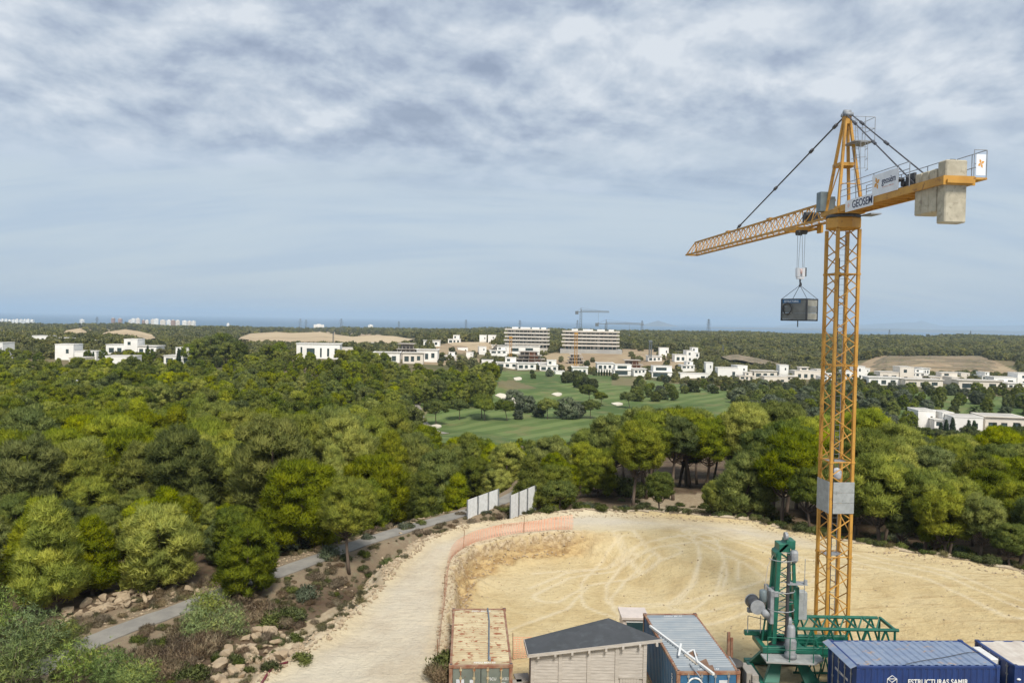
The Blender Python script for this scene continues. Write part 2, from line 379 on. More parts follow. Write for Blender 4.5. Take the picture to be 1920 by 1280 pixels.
def plot_mat(name):
    """excavated limestone marl: ochre floor, chalky wheel tracks and haul road, rubbly cut faces"""
    m, t, b = new_mat(name); p = pos(t)
    def att(n):
        a = t.nodes.new('ShaderNodeAttribute'); a.attribute_name = n; return a.outputs['Fac']
    n0 = noise_(p, .10, 5, .6, .3, nt=t); n1 = noise_(p, .55, 9, .65, .4, nt=t); n2 = noise_(p, 3.2, 9, .68, .3, nt=t); n3 = noise_(p, 11, 6, .7, 0, nt=t)
    och = mixc(ramp(n1, [(.36, 0.0), (.64, 1.0)], nt=t), (.58, .46, .25), (.50, .38, .195), nt=t)
    och = mixc(ramp(n0, [(.42, 0.0), (.60, .8)], nt=t), och, (.60, .49, .29), nt=t)
    och = mixc(ramp(n2, [(.50, 0.0), (.70, .6)], nt=t), och, (.40, .29, .15), nt=t)
    # graded streaks left by the blade
    mp = t.nodes.new('ShaderNodeMapping'); mp.inputs['Rotation'].default_value = (0, 0, R(28)); mp.inputs['Scale'].default_value = (.22, 2.2, 1); t.links.new(p, mp.inputs[0])
    ns = noise_(mp.outputs[0], 1.5, 7, .6, .3, nt=t)
    och = mixc(math_('MULTIPLY', ramp(ns, [(.52, 0.0), (.66, 1.0)], nt=t), att('graded'), nt=t), och, (.45, .33, .17), nt=t)
    trk = mixc(ramp(n1, [(.34, 0.0), (.66, 1.0)], nt=t), (.60, .52, .385), (.50, .42, .305), nt=t)
    trk = mixc(ramp(n2, [(.55, 0.0), (.70, .7)], nt=t), trk, (.42, .34, .245), nt=t)
    trk = mixc(ramp(n0, [(.44, 0.0), (.62, .6)], nt=t), trk, (.58, .52, .41), nt=t)
    tf = math_('ADD', att('track'), math_('MULTIPLY', math_('SUBTRACT', n1, .5, nt=t), .5, nt=t), nt=t, clamp=True)
    tf = math_('MULTIPLY', tf, math_('GREATER_THAN', att('track'), .01, nt=t), nt=t)
    col = mixc(tf, och, trk, nt=t)
    wf = math_('ADD', att('wheel'), math_('MULTIPLY', math_('SUBTRACT', n2, .55, nt=t), math_('MULTIPLY', att('wheel'), 1.6, nt=t), nt=t), nt=t, clamp=True)
    col = mixc(math_('MULTIPLY', wf, .72, nt=t), col, (.67, .575, .40), nt=t)
    # cut face: layered, rubble at the top
    w2 = t.nodes.new('ShaderNodeMapping'); w2.inputs['Scale'].default_value = (1.2, 1.2, 3.5); t.links.new(p, w2.inputs[0])
    nw = noise_(w2.outputs[0], 1.1, 8, .68, .3, nt=t)
    cut = mixc(ramp(nw, [(.38, 0.0), (.62, 1.0)], nt=t), (.56, .41, .20), (.34, .22, .10), nt=t)
    top = mixc(ramp(n2, [(.42, 0.0), (.6, 1.0)], nt=t), (.33, .24, .145), (.58, .47, .32), nt=t)
    cut = mixc(att('rim'), cut, top, nt=t)
    col = mixc(att('cut'), col, cut, nt=t)
    col = mixc(ramp(n3, [(.60, 0.0), (.75, .35)], nt=t), col, (.33, .25, .15), nt=t)
    t.links.new(col, b.inputs['Base Color']); b.inputs['Roughness'].default_value = .95; b.inputs['Specular IOR Level'].default_value = .1
    hh = math_('ADD', math_('MULTIPLY', n2, .7, nt=t), math_('MULTIPLY', ns, .3, nt=t), nt=t)
    bump(t, b, hh, .22, 1.0)
    return m
def golf_mat(name):
    m, t, b = new_mat(name); p = pos(t)
    n1 = noise_(p, .02, 5, .6, .3, nt=t); n2 = noise_(p, .12, 6, .6, 0, nt=t)
    mp = t.nodes.new('ShaderNodeMapping'); mp.inputs['Rotation'].default_value = (0, 0, R(38)); t.links.new(p, mp.inputs[0])
    wv = t.nodes.new('ShaderNodeTexWave'); wv.inputs['Scale'].default_value = .035; wv.inputs['Distortion'].default_value = 1.2; wv.inputs['Detail'].default_value = 1; wv.inputs['Detail Scale'].default_value = .4
    t.links.new(mp.outputs[0], wv.inputs[0])
    g = mixc(ramp(wv.outputs['Fac'], [(.4, 0.0), (.6, 1.0)], nt=t), (.10, .145, .042), (.145, .19, .062), nt=t)
    g = mixc(ramp(n1, [(.46, 0.0), (.58, 1.0)], nt=t), g, (.075, .115, .032), nt=t)
    g = mixc(ramp(n2, [(.50, 0.0), (.66, .85)], nt=t), g, (.165, .165, .065), nt=t)
    a = t.nodes.new('ShaderNodeAttribute'); a.attribute_name = 'bare'
    g = mixc(a.outputs['Fac'], g, (.20, .15, .085), nt=t)
    t.links.new(g, b.inputs['Base Color']); b.inputs['Roughness'].default_value = .9; b.inputs['Specular IOR Level'].default_value = .15
    bump(t, b, n2, .3, .4)
    return m
M_['ground'] = ground_mat('dry_ground'); M_['plot'] = plot_mat('excavated_marl'); M_['golf'] = golf_mat('mown_grass')
M_['asphalt'] = paint('worn_asphalt', (.205, .19, .168), (.27, .25, .215), .8, .9, spots=6, spotc=(.25, .235, .21), spot_t=(.6, .75), coord='world')
M_['path'] = paint('concrete_path', (.30, .27, .23), (.25, .22, .18), .2, .9, coord='world')
M_['sand'] = paint('bunker_sand', (.68, .62, .50), (.60, .54, .43), .2, .95, coord='world')
M_['rock'] = paint('limestone', (.42, .325, .215), (.32, .24, .155), 1.6, .95, spots=4, spotc=(.27, .22, .17), spot_t=(.58, .72), coord='world', bmp=.05)
M_['terrace'] = paint('terraced_earth', (.24, .18, .115), (.15, .115, .07), .10, .95, spots=.3, spotc=(.11, .11, .05), spot_t=(.5, .62), coord='world', stretch=(.25, .6, 7))
M_['hill'] = paint('far_hill', (.10, .10, .07), (.15, .13, .09), .0008, .95, coord='world')
m, t, b = new_mat('sea_water'); M_['sea'] = m
n1 = noise_(pos(t), .0005, 6, .6, 0, nt=t)
t.links.new(mixc(n1, (.022, .075, .135), (.03, .095, .165), nt=t), b.inputs['Base Color']); b.inputs['Roughness'].default_value = .45; b.inputs['Specular IOR Level'].default_value = .2

M_['quarry'] = paint('bare_sand_field', (.50, .39, .24), (.40, .30, .18), .012, .95, spots=.04, spotc=(.30, .23, .14), spot_t=(.55, .68), coord='world', stretch=(.5, 1, 3))
# ------------------------------------------------------------------ terrain
ZP = 1.6                                     # level of the haul road and pad; the pit floor is 0
xy = lambda p: (p.x, p.y)
far_edge = [(905, 984), (1000, 968), (1100, 962), (1250, 965), (1400, 979), (1500, 1002), (1650, 1029), (1800, 1054), (1920, 1077), (2150, 1135)]
trk_left = [(880, 988), (800, 1018), (748, 1060), (698, 1120), (640, 1180), (560, 1232), (480, 1280)]
SITE = [xy(at(*p, ZP)) for p in far_edge] + [(48, 26), (40, 12), (-13, 12), (-15, 24)] + [xy(at(*p, ZP)) for p in trk_left[::-1]]
PITL = [xy(at(*p, ZP)) for p in [(832, 1330), (836, 1250), (840, 1180), (845, 1130), (852, 1062), (868, 1036), (905, 1018), (955, 1006), (1010, 1000), (1075, 996)]]
PIT = [(-2.9, 12)] + PITL + [xy(at(*p, ZP)) for p in [(1200, 996), (1400, 1012), (1600, 1052), (1780, 1090), (1950, 1140), (2200, 1240)]] + [(40, 12)]
ZR = -2.2
ROADC = [at(*p, ZR) for p in [(60, 1262), (140, 1220), (215, 1186), (330, 1145), (430, 1108), (515, 1077), (600, 1046), (690, 1014), (780, 987), (870, 962), (945, 938), (985, 915), (1000, 893), (985, 875)]]
ROADC = [(p.x, p.y) for p in ROADC]
CP = []                                       # ground control points (x, y, z)
def cpz(px, d, z):
    r = ray(px, 640); CP.append((r.x*d/r.y, d, z))
def cpp(px, py, d):
    p = at_d(px, py, d); CP.append(tuple(p))
for px in (-250, 0, 250): cpz(px, 30, -1.2); cpz(px, 45, -2.2)
for px in (-250, 0, 200, 420): cpz(px, 60, -2.6)
for px in (-250, 0, 250, 450, 620): cpz(px, 90, -4.2)
for px in (-250, 50, 300, 550): cpz(px, 140, -6.8)
cpz(750, 110, -7.5); cpz(750, 150, -11); cpz(720, 200, -12)
for px in (-250, 50, 350): cpz(px, 200, -8.5); cpz(px, 250, -8); cpz(px, 295, -6)
cpz(600, 230, -9.5); cpz(850, 90, -5.5); cpz(1000, 90, -5.5); cpz(1000, 120, -10); cpz(1050, 160, -12); cpz(900, 160, -12)
for px in (1150, 1300, 1450): cpz(px, 66, -1.2); cpz(px, 80, -2.2); cpz(px, 105, -5); cpz(px, 140, -9.5)
for px in (1600, 1750, 1920, 2150): cpz(px, 56, -1.0); cpz(px, 75, -2.5); cpz(px, 100, -6); cpz(px, 140, -10.5)
for p in [(820, 800, 222), (960, 800, 222), (1100, 800, 225), (1300, 800, 222), (1500, 800, 222), (1750, 815, 222), (1900, 815, 222), (2100, 815, 222),
          (860, 760, 280), (1000, 760, 280), (1200, 760, 285), (1400, 755, 290), (1700, 750, 300), (1900, 752, 300),
          (960, 725, 350), (1100, 725, 350), (1300, 732, 345), (1500, 733, 345), (1700, 733, 345), (1900, 736, 345),
          (780, 745, 285), (860, 735, 285), (920, 712, 330), (640, 700, 285),
          (120, 674, 330), (0, 672, 330), (230, 664, 380), (330, 682, 320), (250, 688, 300), (600, 672, 330), (740, 680, 380), (800, 678, 400), (450, 680, 330), (-200, 672, 330),
          (75, 646, 480), (180, 648, 470), (920, 686, 455), (985, 692, 455), (1030, 696, 450), (1085, 702, 445), (1165, 704, 440), (1240, 708, 435), (1365, 708, 430), (1440, 712, 425), (1510, 711, 425),
          (1600, 711, 420), (1680, 715, 405), (1770, 717, 400), (1840, 729, 365), (1895, 722, 380), (2100, 725, 380),
          (990, 678, 520), (1080, 682, 520), (1190, 692, 490), (1230, 677, 520), (1280, 678, 510), (970, 660, 610), (1100, 662, 600), (1180, 664, 600), (1250, 660, 640),
          (810, 648, 620), (850, 643, 680), (910, 640, 720), (700, 664, 500), (550, 660, 520), (350, 660, 520),
          (1430, 690, 560), (1370, 672, 640), (1640, 697, 560), (1870, 698, 560), (1740, 670, 680), (2100, 680, 680), (1520, 680, 650)]: cpp(*p)
for px in (-250, 0, 100): cpp(px, 634, 800)
for px, py in [(250, 634), (450, 645), (600, 647), (700, 642), (800, 637), (950, 636), (1150, 640), (1300, 646), (1450, 648), (1600, 650), (1800, 655), (2100, 660)]: cpp(px, py, 900)
for px, py in [(-250, 612), (0, 612), (200, 613), (400, 616), (520, 622), (700, 624), (900, 623), (1100, 624), (1300, 628), (1500, 631), (1700, 634), (1920, 637), (2150, 640)]: cpp(px, py + 5, 1500)
for px, py in [(-250, 604), (0, 604), (200, 605), (400, 609), (600, 611), (800, 613), (1000, 614), (1200, 617), (1400, 620), (1600, 623), (1800, 624), (1920, 627), (2150, 632)]: cpp(px, py + 10, 2200)
CP = np.array(CP); CPA = np.arctan2(CP[:, 0], CP[:, 1]); CPR = np.log(np.hypot(CP[:, 0], CP[:, 1])); CPZ = CP[:, 2]
def znat(x, y):
    sh = np.shape(x); x = np.ravel(x); y = np.ravel(y); out = np.empty(x.size)
    for i in range(0, x.size, 20000):
        a = np.arctan2(x[i:i+20000], np.maximum(y[i:i+20000], 1e-3))[:, None]; r = np.log(np.maximum(np.hypot(x[i:i+20000], y[i:i+20000]), 5))[:, None]
        d2 = ((a - CPA)*2.2)**2 + (r - CPR)**2 + .0012
        wgt = d2**-2.2
        out[i:i+20000] = (wgt @ CPZ)/wgt.sum(1)
    return out.reshape(sh)
def H(x, y, full=False):
    x = np.asarray(x, float); y = np.asarray(y, float); r = np.hypot(x, y)
    z = znat(x, y)
    z = z + fbm(x/14, y/14, 3)*.5*sstep(30, 90, r) + fbm(x/240 + 9, y/240, 4)*np.clip((r - 700)*.006, 0, 9)
    t = sstep(2300, 5000, r); z = z*(1 - t) - 92*t
    near = r < 140
    ex = {}
    if near.any():
        xn, yn = x[near], y[near]; zn = z[near]
        dr = polydist(xn, yn, ROADC, False); k = 1 - sstep(1.5, 4.5, dr)
        zn = zn*(1 - k) + ZR*k
        ins = inpoly(xn, yn, SITE); ds = polydist(xn, yn, SITE); sd_ = np.where(ins, ds, -ds)
        rough = fbm(xn/1.3, yn/1.3, 4)*.22
        bank = 1 - sstep(0.0, 5.5, -sd_ + fbm(xn/3, yn/3, 3)*1.0)
        kb = bank*(1 - .0*k)
        lip = .25*np.exp(-((sd_ + .3)/.9)**2)
        zs = ZP + lip
        zn = zn*(1 - kb) + zs*kb + rough*(1 - k)*(1 - sstep(-.5, 1.5, sd_))
        # pit
        xw = xn + fbm(xn/1.1, yn/1.1 + 40, 4)*.55; yw = yn + fbm(xn/1.1 + 80, yn/1.1, 4)*.55
        pin = inpoly(xw, yw, PIT); pd = np.where(pin, polydist(xw, yw, PIT), 0)
        xg = 5.2
        wd = .75 + 14*sstep(xg - 1.5, xg + 9, xn)
        q = sstep(0, 1, pd/wd)
        zi = ZP*(1 - q) + fbm(xn/5, yn/5, 3)*.13*q + fbm(xn/.7, yn/.7, 3)*.05
        # rubble toe of the cut
        wall = (1 - sstep(xg - 2, xg + 4, xn))
        zi += wall*q*.45*np.exp(-((pd - 1.0)/.9)**2)*(.6 + fbm(xn/.8, yn/.8, 3))
        tin = sstep(0, .8, sd_)
        zn = np.where(ins, zn*(1 - tin) + (np.where(pin, zi, ZP + fbm(xn/4, yn/4, 3)*.12 + fbm(xn/.8, yn/.8, 3)*.05))*tin, zn)
        z[near] = zn
        if full:
            for nme, v in (('ins', ins), ('sd', sd_), ('pin', pin), ('q', q), ('pd', pd), ('wall', wall), ('dr', dr)):
                a = np.zeros(x.shape); a[near] = v; ex[nme] = a
    return (z, ex) if full else z
def Hs(x, y): return float(H(np.array([x]), np.array([y]))[0])

NA = 620
az = np.linspace(R(-52), R(52), NA)
rr = np.concatenate([np.linspace(12, 24, 16)[:-1], np.arange(24, 66, .24), np.geomspace(66, 9000, 300)])
A, RR = np.meshgrid(az, rr); X = RR*np.sin(A); Y = RR*np.cos(A)
Z, EX = H(X, Y, True)
# wheel tracks on the plot: centre lines traced on the ground
def arc(px, Z=0.0): return [xy(at(*p, Z)) for p in px]
WT = [arc([(1190, 1160), (1120, 1130), (1112, 1095), (1140, 1065), (1180, 1050)]), arc([(1160, 1160), (1150, 1120), (1175, 1085), (1220, 1070)]),
      arc([(992, 1102), (1060, 1075), (1130, 1066), (1230, 1062), (1400, 1050)]), arc([(1025, 1118), (1080, 1090), (1150, 1080), (1250, 1068)]),
      arc([(1000, 1058), (1100, 1052), (1200, 1040), (1270, 1030), (1360, 1020)], .6), arc([(1160, 1020), (1175, 1042), (1200, 1058)], .8), arc([(1170, 1018), (1190, 1040), (1215, 1052)], .8),
      arc([(1190, 1010), (1210, 1035), (1230, 1045)], .9), arc([(1290, 1035), (1310, 1075), (1300, 1110), (1270, 1130), (1200, 1140)]), arc([(1320, 1050), (1335, 1085), (1315, 1120), (1280, 1135)]),
      arc([(1355, 1080), (1362, 1105), (1350, 1130)]), arc([(1385, 1090), (1385, 1115)]), arc([(1180, 1142), (1300, 1140), (1420, 1135), (1500, 1120)]), arc([(1320, 1170), (1420, 1160), (1540, 1150)]),
      arc([(1270, 1030), (1400, 1080), (1440, 1105)], .5), arc([(1300, 1024), (1430, 1070), (1470, 1090)], .5), arc([(1330, 1020), (1500, 1075), (1620, 1100)], .5),
      arc([(880, 1230), (960, 1180), (1060, 1140), (1100, 1100)]), arc([(1600, 1090), (1750, 1130), (1900, 1200)]), arc([(1620, 1080), (1780, 1120), (1920, 1180)])]
wheel = np.zeros_like(X); nm = EX['ins'] > 0
xs, ys = X[nm], Y[nm]; wv_ = np.zeros(xs.size); groove = np.zeros(xs.size)
for i, p in enumerate(WT):
    d = polydist(xs + fbm(xs/3, ys/3, 2)*.3, ys, p, False)
    tw = .135
    for off in ((.8,) if i % 3 == 0 else (0,)):
        wv_ = np.maximum(wv_, np.exp(-((d - abs(off))/tw)**2)*(.95 + .5*fbm(xs/2, ys/2, 2)))
        groove -= .022*np.exp(-((d - abs(off))/.2)**2)
wheel[nm] = np.clip(wv_, 0, 1); Z[nm] += groove
gx, gy = np.gradient(Z, axis=1), np.gradient(Z, axis=0)
PX, PY = project(np.stack([X, Y, Z], -1))
BARE = [[(446, 634), (470, 624), (600, 621), (770, 630), (700, 640), (560, 646), (455, 643)], [(116, 630), (122, 620), (150, 614), (290, 624), (285, 636), (120, 634)],
        [(795, 656), (850, 640), (930, 642), (915, 660), (830, 664)], [(1015, 684), (1030, 662), (1080, 656), (1160, 654), (1240, 655), (1300, 690), (1180, 694), (1060, 694)],
        [(1355, 668), (1382, 664), (1500, 690), (1480, 698), (1368, 677)], [(1598, 694), (1640, 667), (1840, 667), (1895, 690), (1925, 704), (1620, 704)],
        [(1680, 631), (1775, 634), (1740, 642)], [(1420, 628), (1500, 629), (1470, 634)], [(780, 676), (830, 664), (905, 672), (900, 684), (800, 684)],
        [(300, 640), (340, 636), (352, 641), (310, 644)], [(1280, 652), (1340, 648), (1380, 652), (1330, 660)], [(1010, 668), (1030, 664), (1060, 690), (1030, 684)]]
D = Y
bare = np.zeros_like(X)
for pl in BARE: bare[inpoly(PX, PY, pl) & (D > 380)] = 1
FAIR = [[(730, 835), (772, 775), (800, 742), (925, 704), (938, 694), (1060, 697), (1200, 709), (1330, 728), (1420, 733), (1500, 735), (1600, 731), (1700, 732), (1800, 740), (1990, 744), (1990, 790), (1700, 800), (1400, 800), (1130, 840)],
        [(1560, 696), (1600, 690)]][:1]
fair = inpoly(PX, PY, FAIR[0]) & (D > 170) & (D < 470)
dryp = [[(1146, 722), (1150, 708), (1210, 708), (1212, 724)], [(775, 778), (800, 760), (806, 772), (790, 782)], [(930, 716), (960, 712), (1010, 728), (940, 730)]]
for pl in dryp: bare[inpoly(PX, PY, pl) & (D > 180) & (D < 470)] = .7
# banks of the site and road verges: pale rubble and dust
bk = (EX['ins'] == 0) & (RR < 110); s = EX['sd']
bare = np.where(bk, np.clip(np.exp(-np.clip(-s, 0, 50)/1.5)*1.1 + .3*(1 - sstep(2, 5, EX['dr']))*(EX['dr'] > 0), 0, 1), bare)
leftside = (X < -2) & bk & (-s < 6.5) & (Y < 74)
bare = np.where(leftside, np.maximum(bare, .72 + .7*fbm(X/2.2, Y/2.2, 4)), bare)
clr = bk & inpoly(PX, PY, [(1180, 930), (1300, 925), (1560, 930), (1560, 950), (1330, 955), (1200, 965)])
bare = np.where(clr, np.maximum(bare, .55), bare)
bare = np.where(bk & inpoly(PX, PY, [(240, 800), (330, 760), (390, 760), (370, 790), (290, 815)]), .5, bare)
farA = sstep(160, 400, RR)
TRKP = [xy(at(*p, ZP)) for p in trk_left[::-1]] + [xy(at(*p, ZP)) for p in far_edge[:3]] + [xy(at(1400, 990, ZP)), xy(at(1560, 1030, ZP)), xy(at(1250, 984, ZP)), xy(at(1080, 990, ZP))] + PITL[::-1] + [(-3.2, 12), (-13, 12)]
ti = inpoly(X, Y, TRKP); td = np.full_like(X, 9.); td[RR < 110] = polydist(X[RR < 110], Y[RR < 110], TRKP)
track = np.where(ti, .55 + .45*sstep(0, 1.5, td), .55*(1 - sstep(0, 1.5, td)))*(EX['ins'] > 0)
cut = EX['wall']*(EX['pin'] > 0)*sstep(0.02, .1, EX['pd'])*(1 - sstep(.9, 1.5, EX['pd']))
rim = EX['wall']*(1 - sstep(.1, .5, EX['pd']))*cut
track *= (1 - np.clip(cut*1.2, 0, 1))
graded = sstep(8, 20, X)*(EX['ins'] > 0)
ATT = dict(bare=bare, far=farA, track=track, wheel=wheel, cut=np.clip(cut, 0, 1), rim=np.clip(rim*1.3, 0, 1), graded=graded)
V = np.stack([X, Y, Z], -1).reshape(-1, 3)
nr, na = X.shape
idx = np.arange(nr*na).reshape(nr, na)
quads = np.stack([idx[:-1, :-1], idx[:-1, 1:], idx[1:, 1:], idx[1:, :-1]], -1).reshape(-1, 4)
site_f = (EX['ins'].reshape(-1)[quads].mean(1) > .5)
fair_f = fair.reshape(-1)[quads].mean(1) > .5
gx_ = np.stack([np.gradient(c, axis=1) for c in (X, Y, Z)], -1); gy_ = np.stack([np.gradient(c, axis=0) for c in (X, Y, Z)], -1)
NRM = np.cross(gx_, gy_); NRM /= np.linalg.norm(NRM, axis=-1, keepdims=True); NRM = np.where(NRM[..., 2:] < 0, -NRM, NRM).reshape(-1, 3)
def sub_mesh(name, sel, mat, label=None):
    q = quads[sel]; u, inv = np.unique(q, return_inverse=True)
    me = mesh_np(name, V[u], inv.reshape(-1, 4), mat, True)
    for k, v in ATT.items():
        a = me.attributes.new(k, 'FLOAT', 'POINT'); a.data.foreach_set('value', v.reshape(-1)[u].astype(np.float32))
    me.normals_split_custom_set_from_vertices(NRM[u].tolist())
    o = add_obj(name, me); tag(o, label, None, None, 'structure'); return o
ground = sub_mesh('ground', ~site_f & ~fair_f, M_['ground'], 'dry scrubby hillside ground running to the coast')
plot = sub_mesh('building_plot', site_f, M_['plot'], 'excavated ochre building plot with wheel tracks and pale haul road')
fairway = sub_mesh('golf_fairway', fair_f, M_['golf'], 'striped green golf fairway in the valley')

# asphalt lane: smoothed strip a little above the bed
def resample(pts, step):
    out = [Vector((*pts[0], 0))]; P = [Vector((*p, 0)) for p in pts]
    # Catmull-Rom
    dense = []
    for i in range(len(P) - 1):
        p0, p1, p2, p3 = P[max(i-1, 0)], P[i], P[i+1], P[min(i+2, len(P)-1)]
        for k in range(12):
            u = k/12; dense.append(.5*((2*p1) + (-p0 + p2)*u + (2*p0 - 5*p1 + 4*p2 - p3)*u*u + (-p0 + 3*p1 - 3*p2 + p3)*u**3))
    dense.append(P[-1]); acc = 0; out = [dense[0]]
    for a, c in zip(dense, dense[1:]):
        acc += (c - a).length
        if acc >= step: out.append(c); acc = 0
    return out
def strip(name, pts, width, mat, label, lift=.05, zf=None, step=.6, edge=.06):
    c = resample(pts, step); m = MB(); rows = []
    for i, p in enumerate(c):
        t_ = (c[min(i+1, len(c)-1)] - c[max(i-1, 0)]).normalized(); n = Vector((-t_.y, t_.x, 0))
        wj = width*(1 + random.uniform(-edge, edge)); row = []
        for k, s_ in enumerate((-.5, -.25, 0, .25, .5)):
            q = p + n*wj*s_; row.append((q.x, q.y))
        rows.append(row)
    flat = np.array(rows).reshape(-1, 2); zz_ = (H(flat[:, 0], flat[:, 1]) if zf is None else np.full(len(flat), zf)) + lift
    Vv = np.column_stack([flat, zz_]); n5 = len(rows)
    # side skirts so the sheet has thickness
    lo = Vv.copy(); lo[:, 2] -= .25
    q = [(i*5+k, (i+1)*5+k, (i+1)*5+k+1, i*5+k+1) for i in range(n5-1) for k in range(4)]
    b0 = len(Vv)
    q += [(i*5, b0+i*5, b0+(i+1)*5, (i+1)*5) for i in range(n5-1)] + [(i*5+4, (i+1)*5+4, b0+(i+1)*5+4, b0+i*5+4) for i in range(n5-1)]
    me = mesh_np(name, np.vstack([Vv, lo]), [tuple(reversed(f)) for f in q], mat, False)
    return tag(add_obj(name, me), label, None, None, 'structure')
strip('asphalt_road', ROADC, 1.75, M_['asphalt'], 'narrow grey asphalt lane below the pine wood', .07, ZR, .5)
gp = []
for px, py in [(772, 742), (780, 752), (792, 768), (812, 782), (840, 790)]:
    p = at(px, py, -11.5); gp.append((p.x, p.y))
strip('golf_path', gp, 3.2, M_['path'], 'pale cart path curving beside the fairway', .12, None, 2.0)
for i, pl in enumerate([[(928, 734), (940, 732), (962, 733), (982, 736), (980, 741), (958, 740), (945, 737)], [(1034, 740), (1046, 738), (1054, 740), (1046, 742)], [(963, 709), (975, 708), (978, 711), (966, 712)],
                        [(1146, 757), (1160, 755), (1168, 758), (1156, 760)], [(806, 799), (820, 796), (828, 800), (815, 803)], [(1798, 743), (1824, 741), (1822, 745), (1802, 746)], [(1898, 757), (1930, 756), (1935, 762), (1902, 761)]]):
    zb = -14.; 
    for _ in range(6):
        P = [at(px, py, zb) for px, py in pl]; cx = sum(p.x for p in P)/len(P); cy = sum(p.y for p in P)/len(P); zb = Hs(cx, cy) + .1
    m = MB(); n = len(P); ring = []
    pts = resample([(p.x, p.y) for p in P] + [(P[0].x, P[0].y)], 1.2)
    hz = H(np.array([p.x for p in pts]), np.array([p.y for p in pts]))
    vs_ = [(cx, cy, zb + .05)] + [(p.x, p.y, z + .35) for p, z in zip(pts, hz)] + [(p.x, p.y, z - .3) for p, z in zip(pts, hz)]
    k = len(pts)
    m.add(vs_, [(0, 1 + j, 1 + (j+1) % k) for j in range(k)] + [(1+j, 1+k+j, 1+k+(j+1) % k, 1+(j+1) % k) for j in range(k)])
    tag(m.build('sand_bunker', M_['sand']), 'pale sand bunker in the golf grass', None, None, 'structure')

# ---- stepped earth terraces below the right hand ridge
prof = [(552, 704), (556, 697), (575, 695.5), (580, 688), (604, 686.5), (612, 677), (636, 675.5), (644, 668.5), (672, 667), (690, 672)]
pxs_ = np.linspace(1596, 1905, 120); rows = []
for i, px in enumerate(pxs_):
    e = min(1, min(i, 119 - i)/26); row = []
    for d, y in prof:
        p = at_d(px + fbm(np.array([d/20.]), np.array([px/40.]))[0]*4, y, d + vnoise(np.array([px/14.]), np.array([d/9.]))[0]*4); lowz = at_d(px, 700, d).z - 3
        row.append((p.x, p.y, lowz + (p.z - lowz)*(.25 + .75*e) + vnoise(np.array([px/5.]), np.array([d/7.]))[0]*.5))
    rows.append(row)
Vt = np.array(rows).reshape(-1, 3); k = len(prof); qt = [(i*k + j, (i+1)*k + j, (i+1)*k + j + 1, i*k + j + 1) for i in range(119) for j in range(k - 1)]
tag(add_obj('earth_terraces', mesh_np('earth_terraces', Vt, qt, M_['terrace'], False)), 'stepped brown earth terraces below the right hand ridge', None, None, 'structure')
def earth_bank(label, tops, drop, d0, d1, mat):
    """bare cut slope facing the valley: foot at d0, crest at d1 following the traced crest line"""
    px = np.linspace(tops[0][0], tops[-1][0], 90); ty_ = np.interp(px, [p[0] for p in tops], [p[1] for p in tops]); rows = []
    for i, (a, b_) in enumerate(zip(px, ty_)):
        e = min(1, min(i, 89 - i)/10); row = []
        for u in np.linspace(0, 1, 9):
            wob = vnoise(np.array([a/6. + 5]), np.array([u*6 + d0]))[0]
            p = at_d(a, b_ + drop*(1 - u)*e + wob*1.0*(u < 1)*e, d0 + (d1 - d0)*u); row.append(tuple(p))
        q = at_d(a, b_, d1); row.append((q.x*1.03, q.y*1.03, q.z - 3)); rows.append(row)
    k = 10; me = mesh_np('earth_slope', np.array(rows).reshape(-1, 3), [(i*k + j, (i+1)*k + j, (i+1)*k + j + 1, i*k + j + 1) for i in range(89) for j in range(k - 1)], mat, True)
    tag(add_obj('earth_slope', me), label, None, None, 'structure')
earth_bank('wide bare sand field before the far ridge', [(444, 640), (450, 632), (470, 625), (520, 622), (545, 624), (600, 622), (660, 631), (700, 628), (740, 630), (775, 636)], 17, 760, 960, M_['quarry'])
earth_bank('low tan cut slope left of the ridge', [(114, 628), (124, 619), (150, 615), (162, 621), (166, 630)], 14, 700, 790, M_['quarry'])
earth_bank('long tan cut slope below the left ridge', [(186, 628), (200, 622), (235, 617), (262, 621), (285, 627), (292, 634)], 12, 700, 800, M_['quarry'])
earth_bank('bare ochre slope under the hilltop houses', [(790, 658), (812, 650), (850, 642), (900, 641), (932, 644)], 20, 560, 660, M_['quarry'])
earth_bank('brown terrace bank on the pine hill', [(1352, 668), (1380, 664), (1420, 671), (1460, 680), (1500, 691)], 10, 560, 620, M_['terrace'])
# ---- sea, far shore, hills
SEAZ = -80.0
m = MB(); m.add([(-60000, 2600, SEAZ), (60000, 2600, SEAZ), (60000, 62000, SEAZ), (-60000, 62000, SEAZ)], [(0, 1, 2, 3)])
tag(m.build('sea', M_['sea']), 'blue sea beyond the coast', None, None, 'structure')
def ridge(name, prof, d0, depth, seed, label, base=-95):
    """prof: (px, pixels above the sea line) at distance d0"""
    pxs = np.array([p[0] for p in prof], float); hh = np.array([p[1] for p in prof], float)
    nx = 260; ny = 26
    P = np.linspace(pxs[0], pxs[-1], nx); u = np.linspace(-1, 1, ny)
    PP, U = np.meshgrid(P, u); dd = d0 + U*depth
    x = (PP - 960)/F*dd; env = (1 - np.abs(U))**.8
    top = np.interp(PP, pxs, hh)/F*d0 + 16.6
    nz = fbm(x/900 + seed, dd/900, 5)*.35 + 1
    z = base + (top - base)*np.clip(env*nz, 0, 1.08)*1.0
    id_ = np.arange(nx*ny).reshape(ny, nx)
    q = np.stack([id_[:-1, :-1], id_[:-1, 1:], id_[1:, 1:], id_[1:, :-1]], -1).reshape(-1, 4)
    me = mesh_np(name, np.stack([x, dd, z], -1).reshape(-1, 3), q, M_['hill'], True)
    return tag(add_obj(name, me), label, None, None, 'structure')
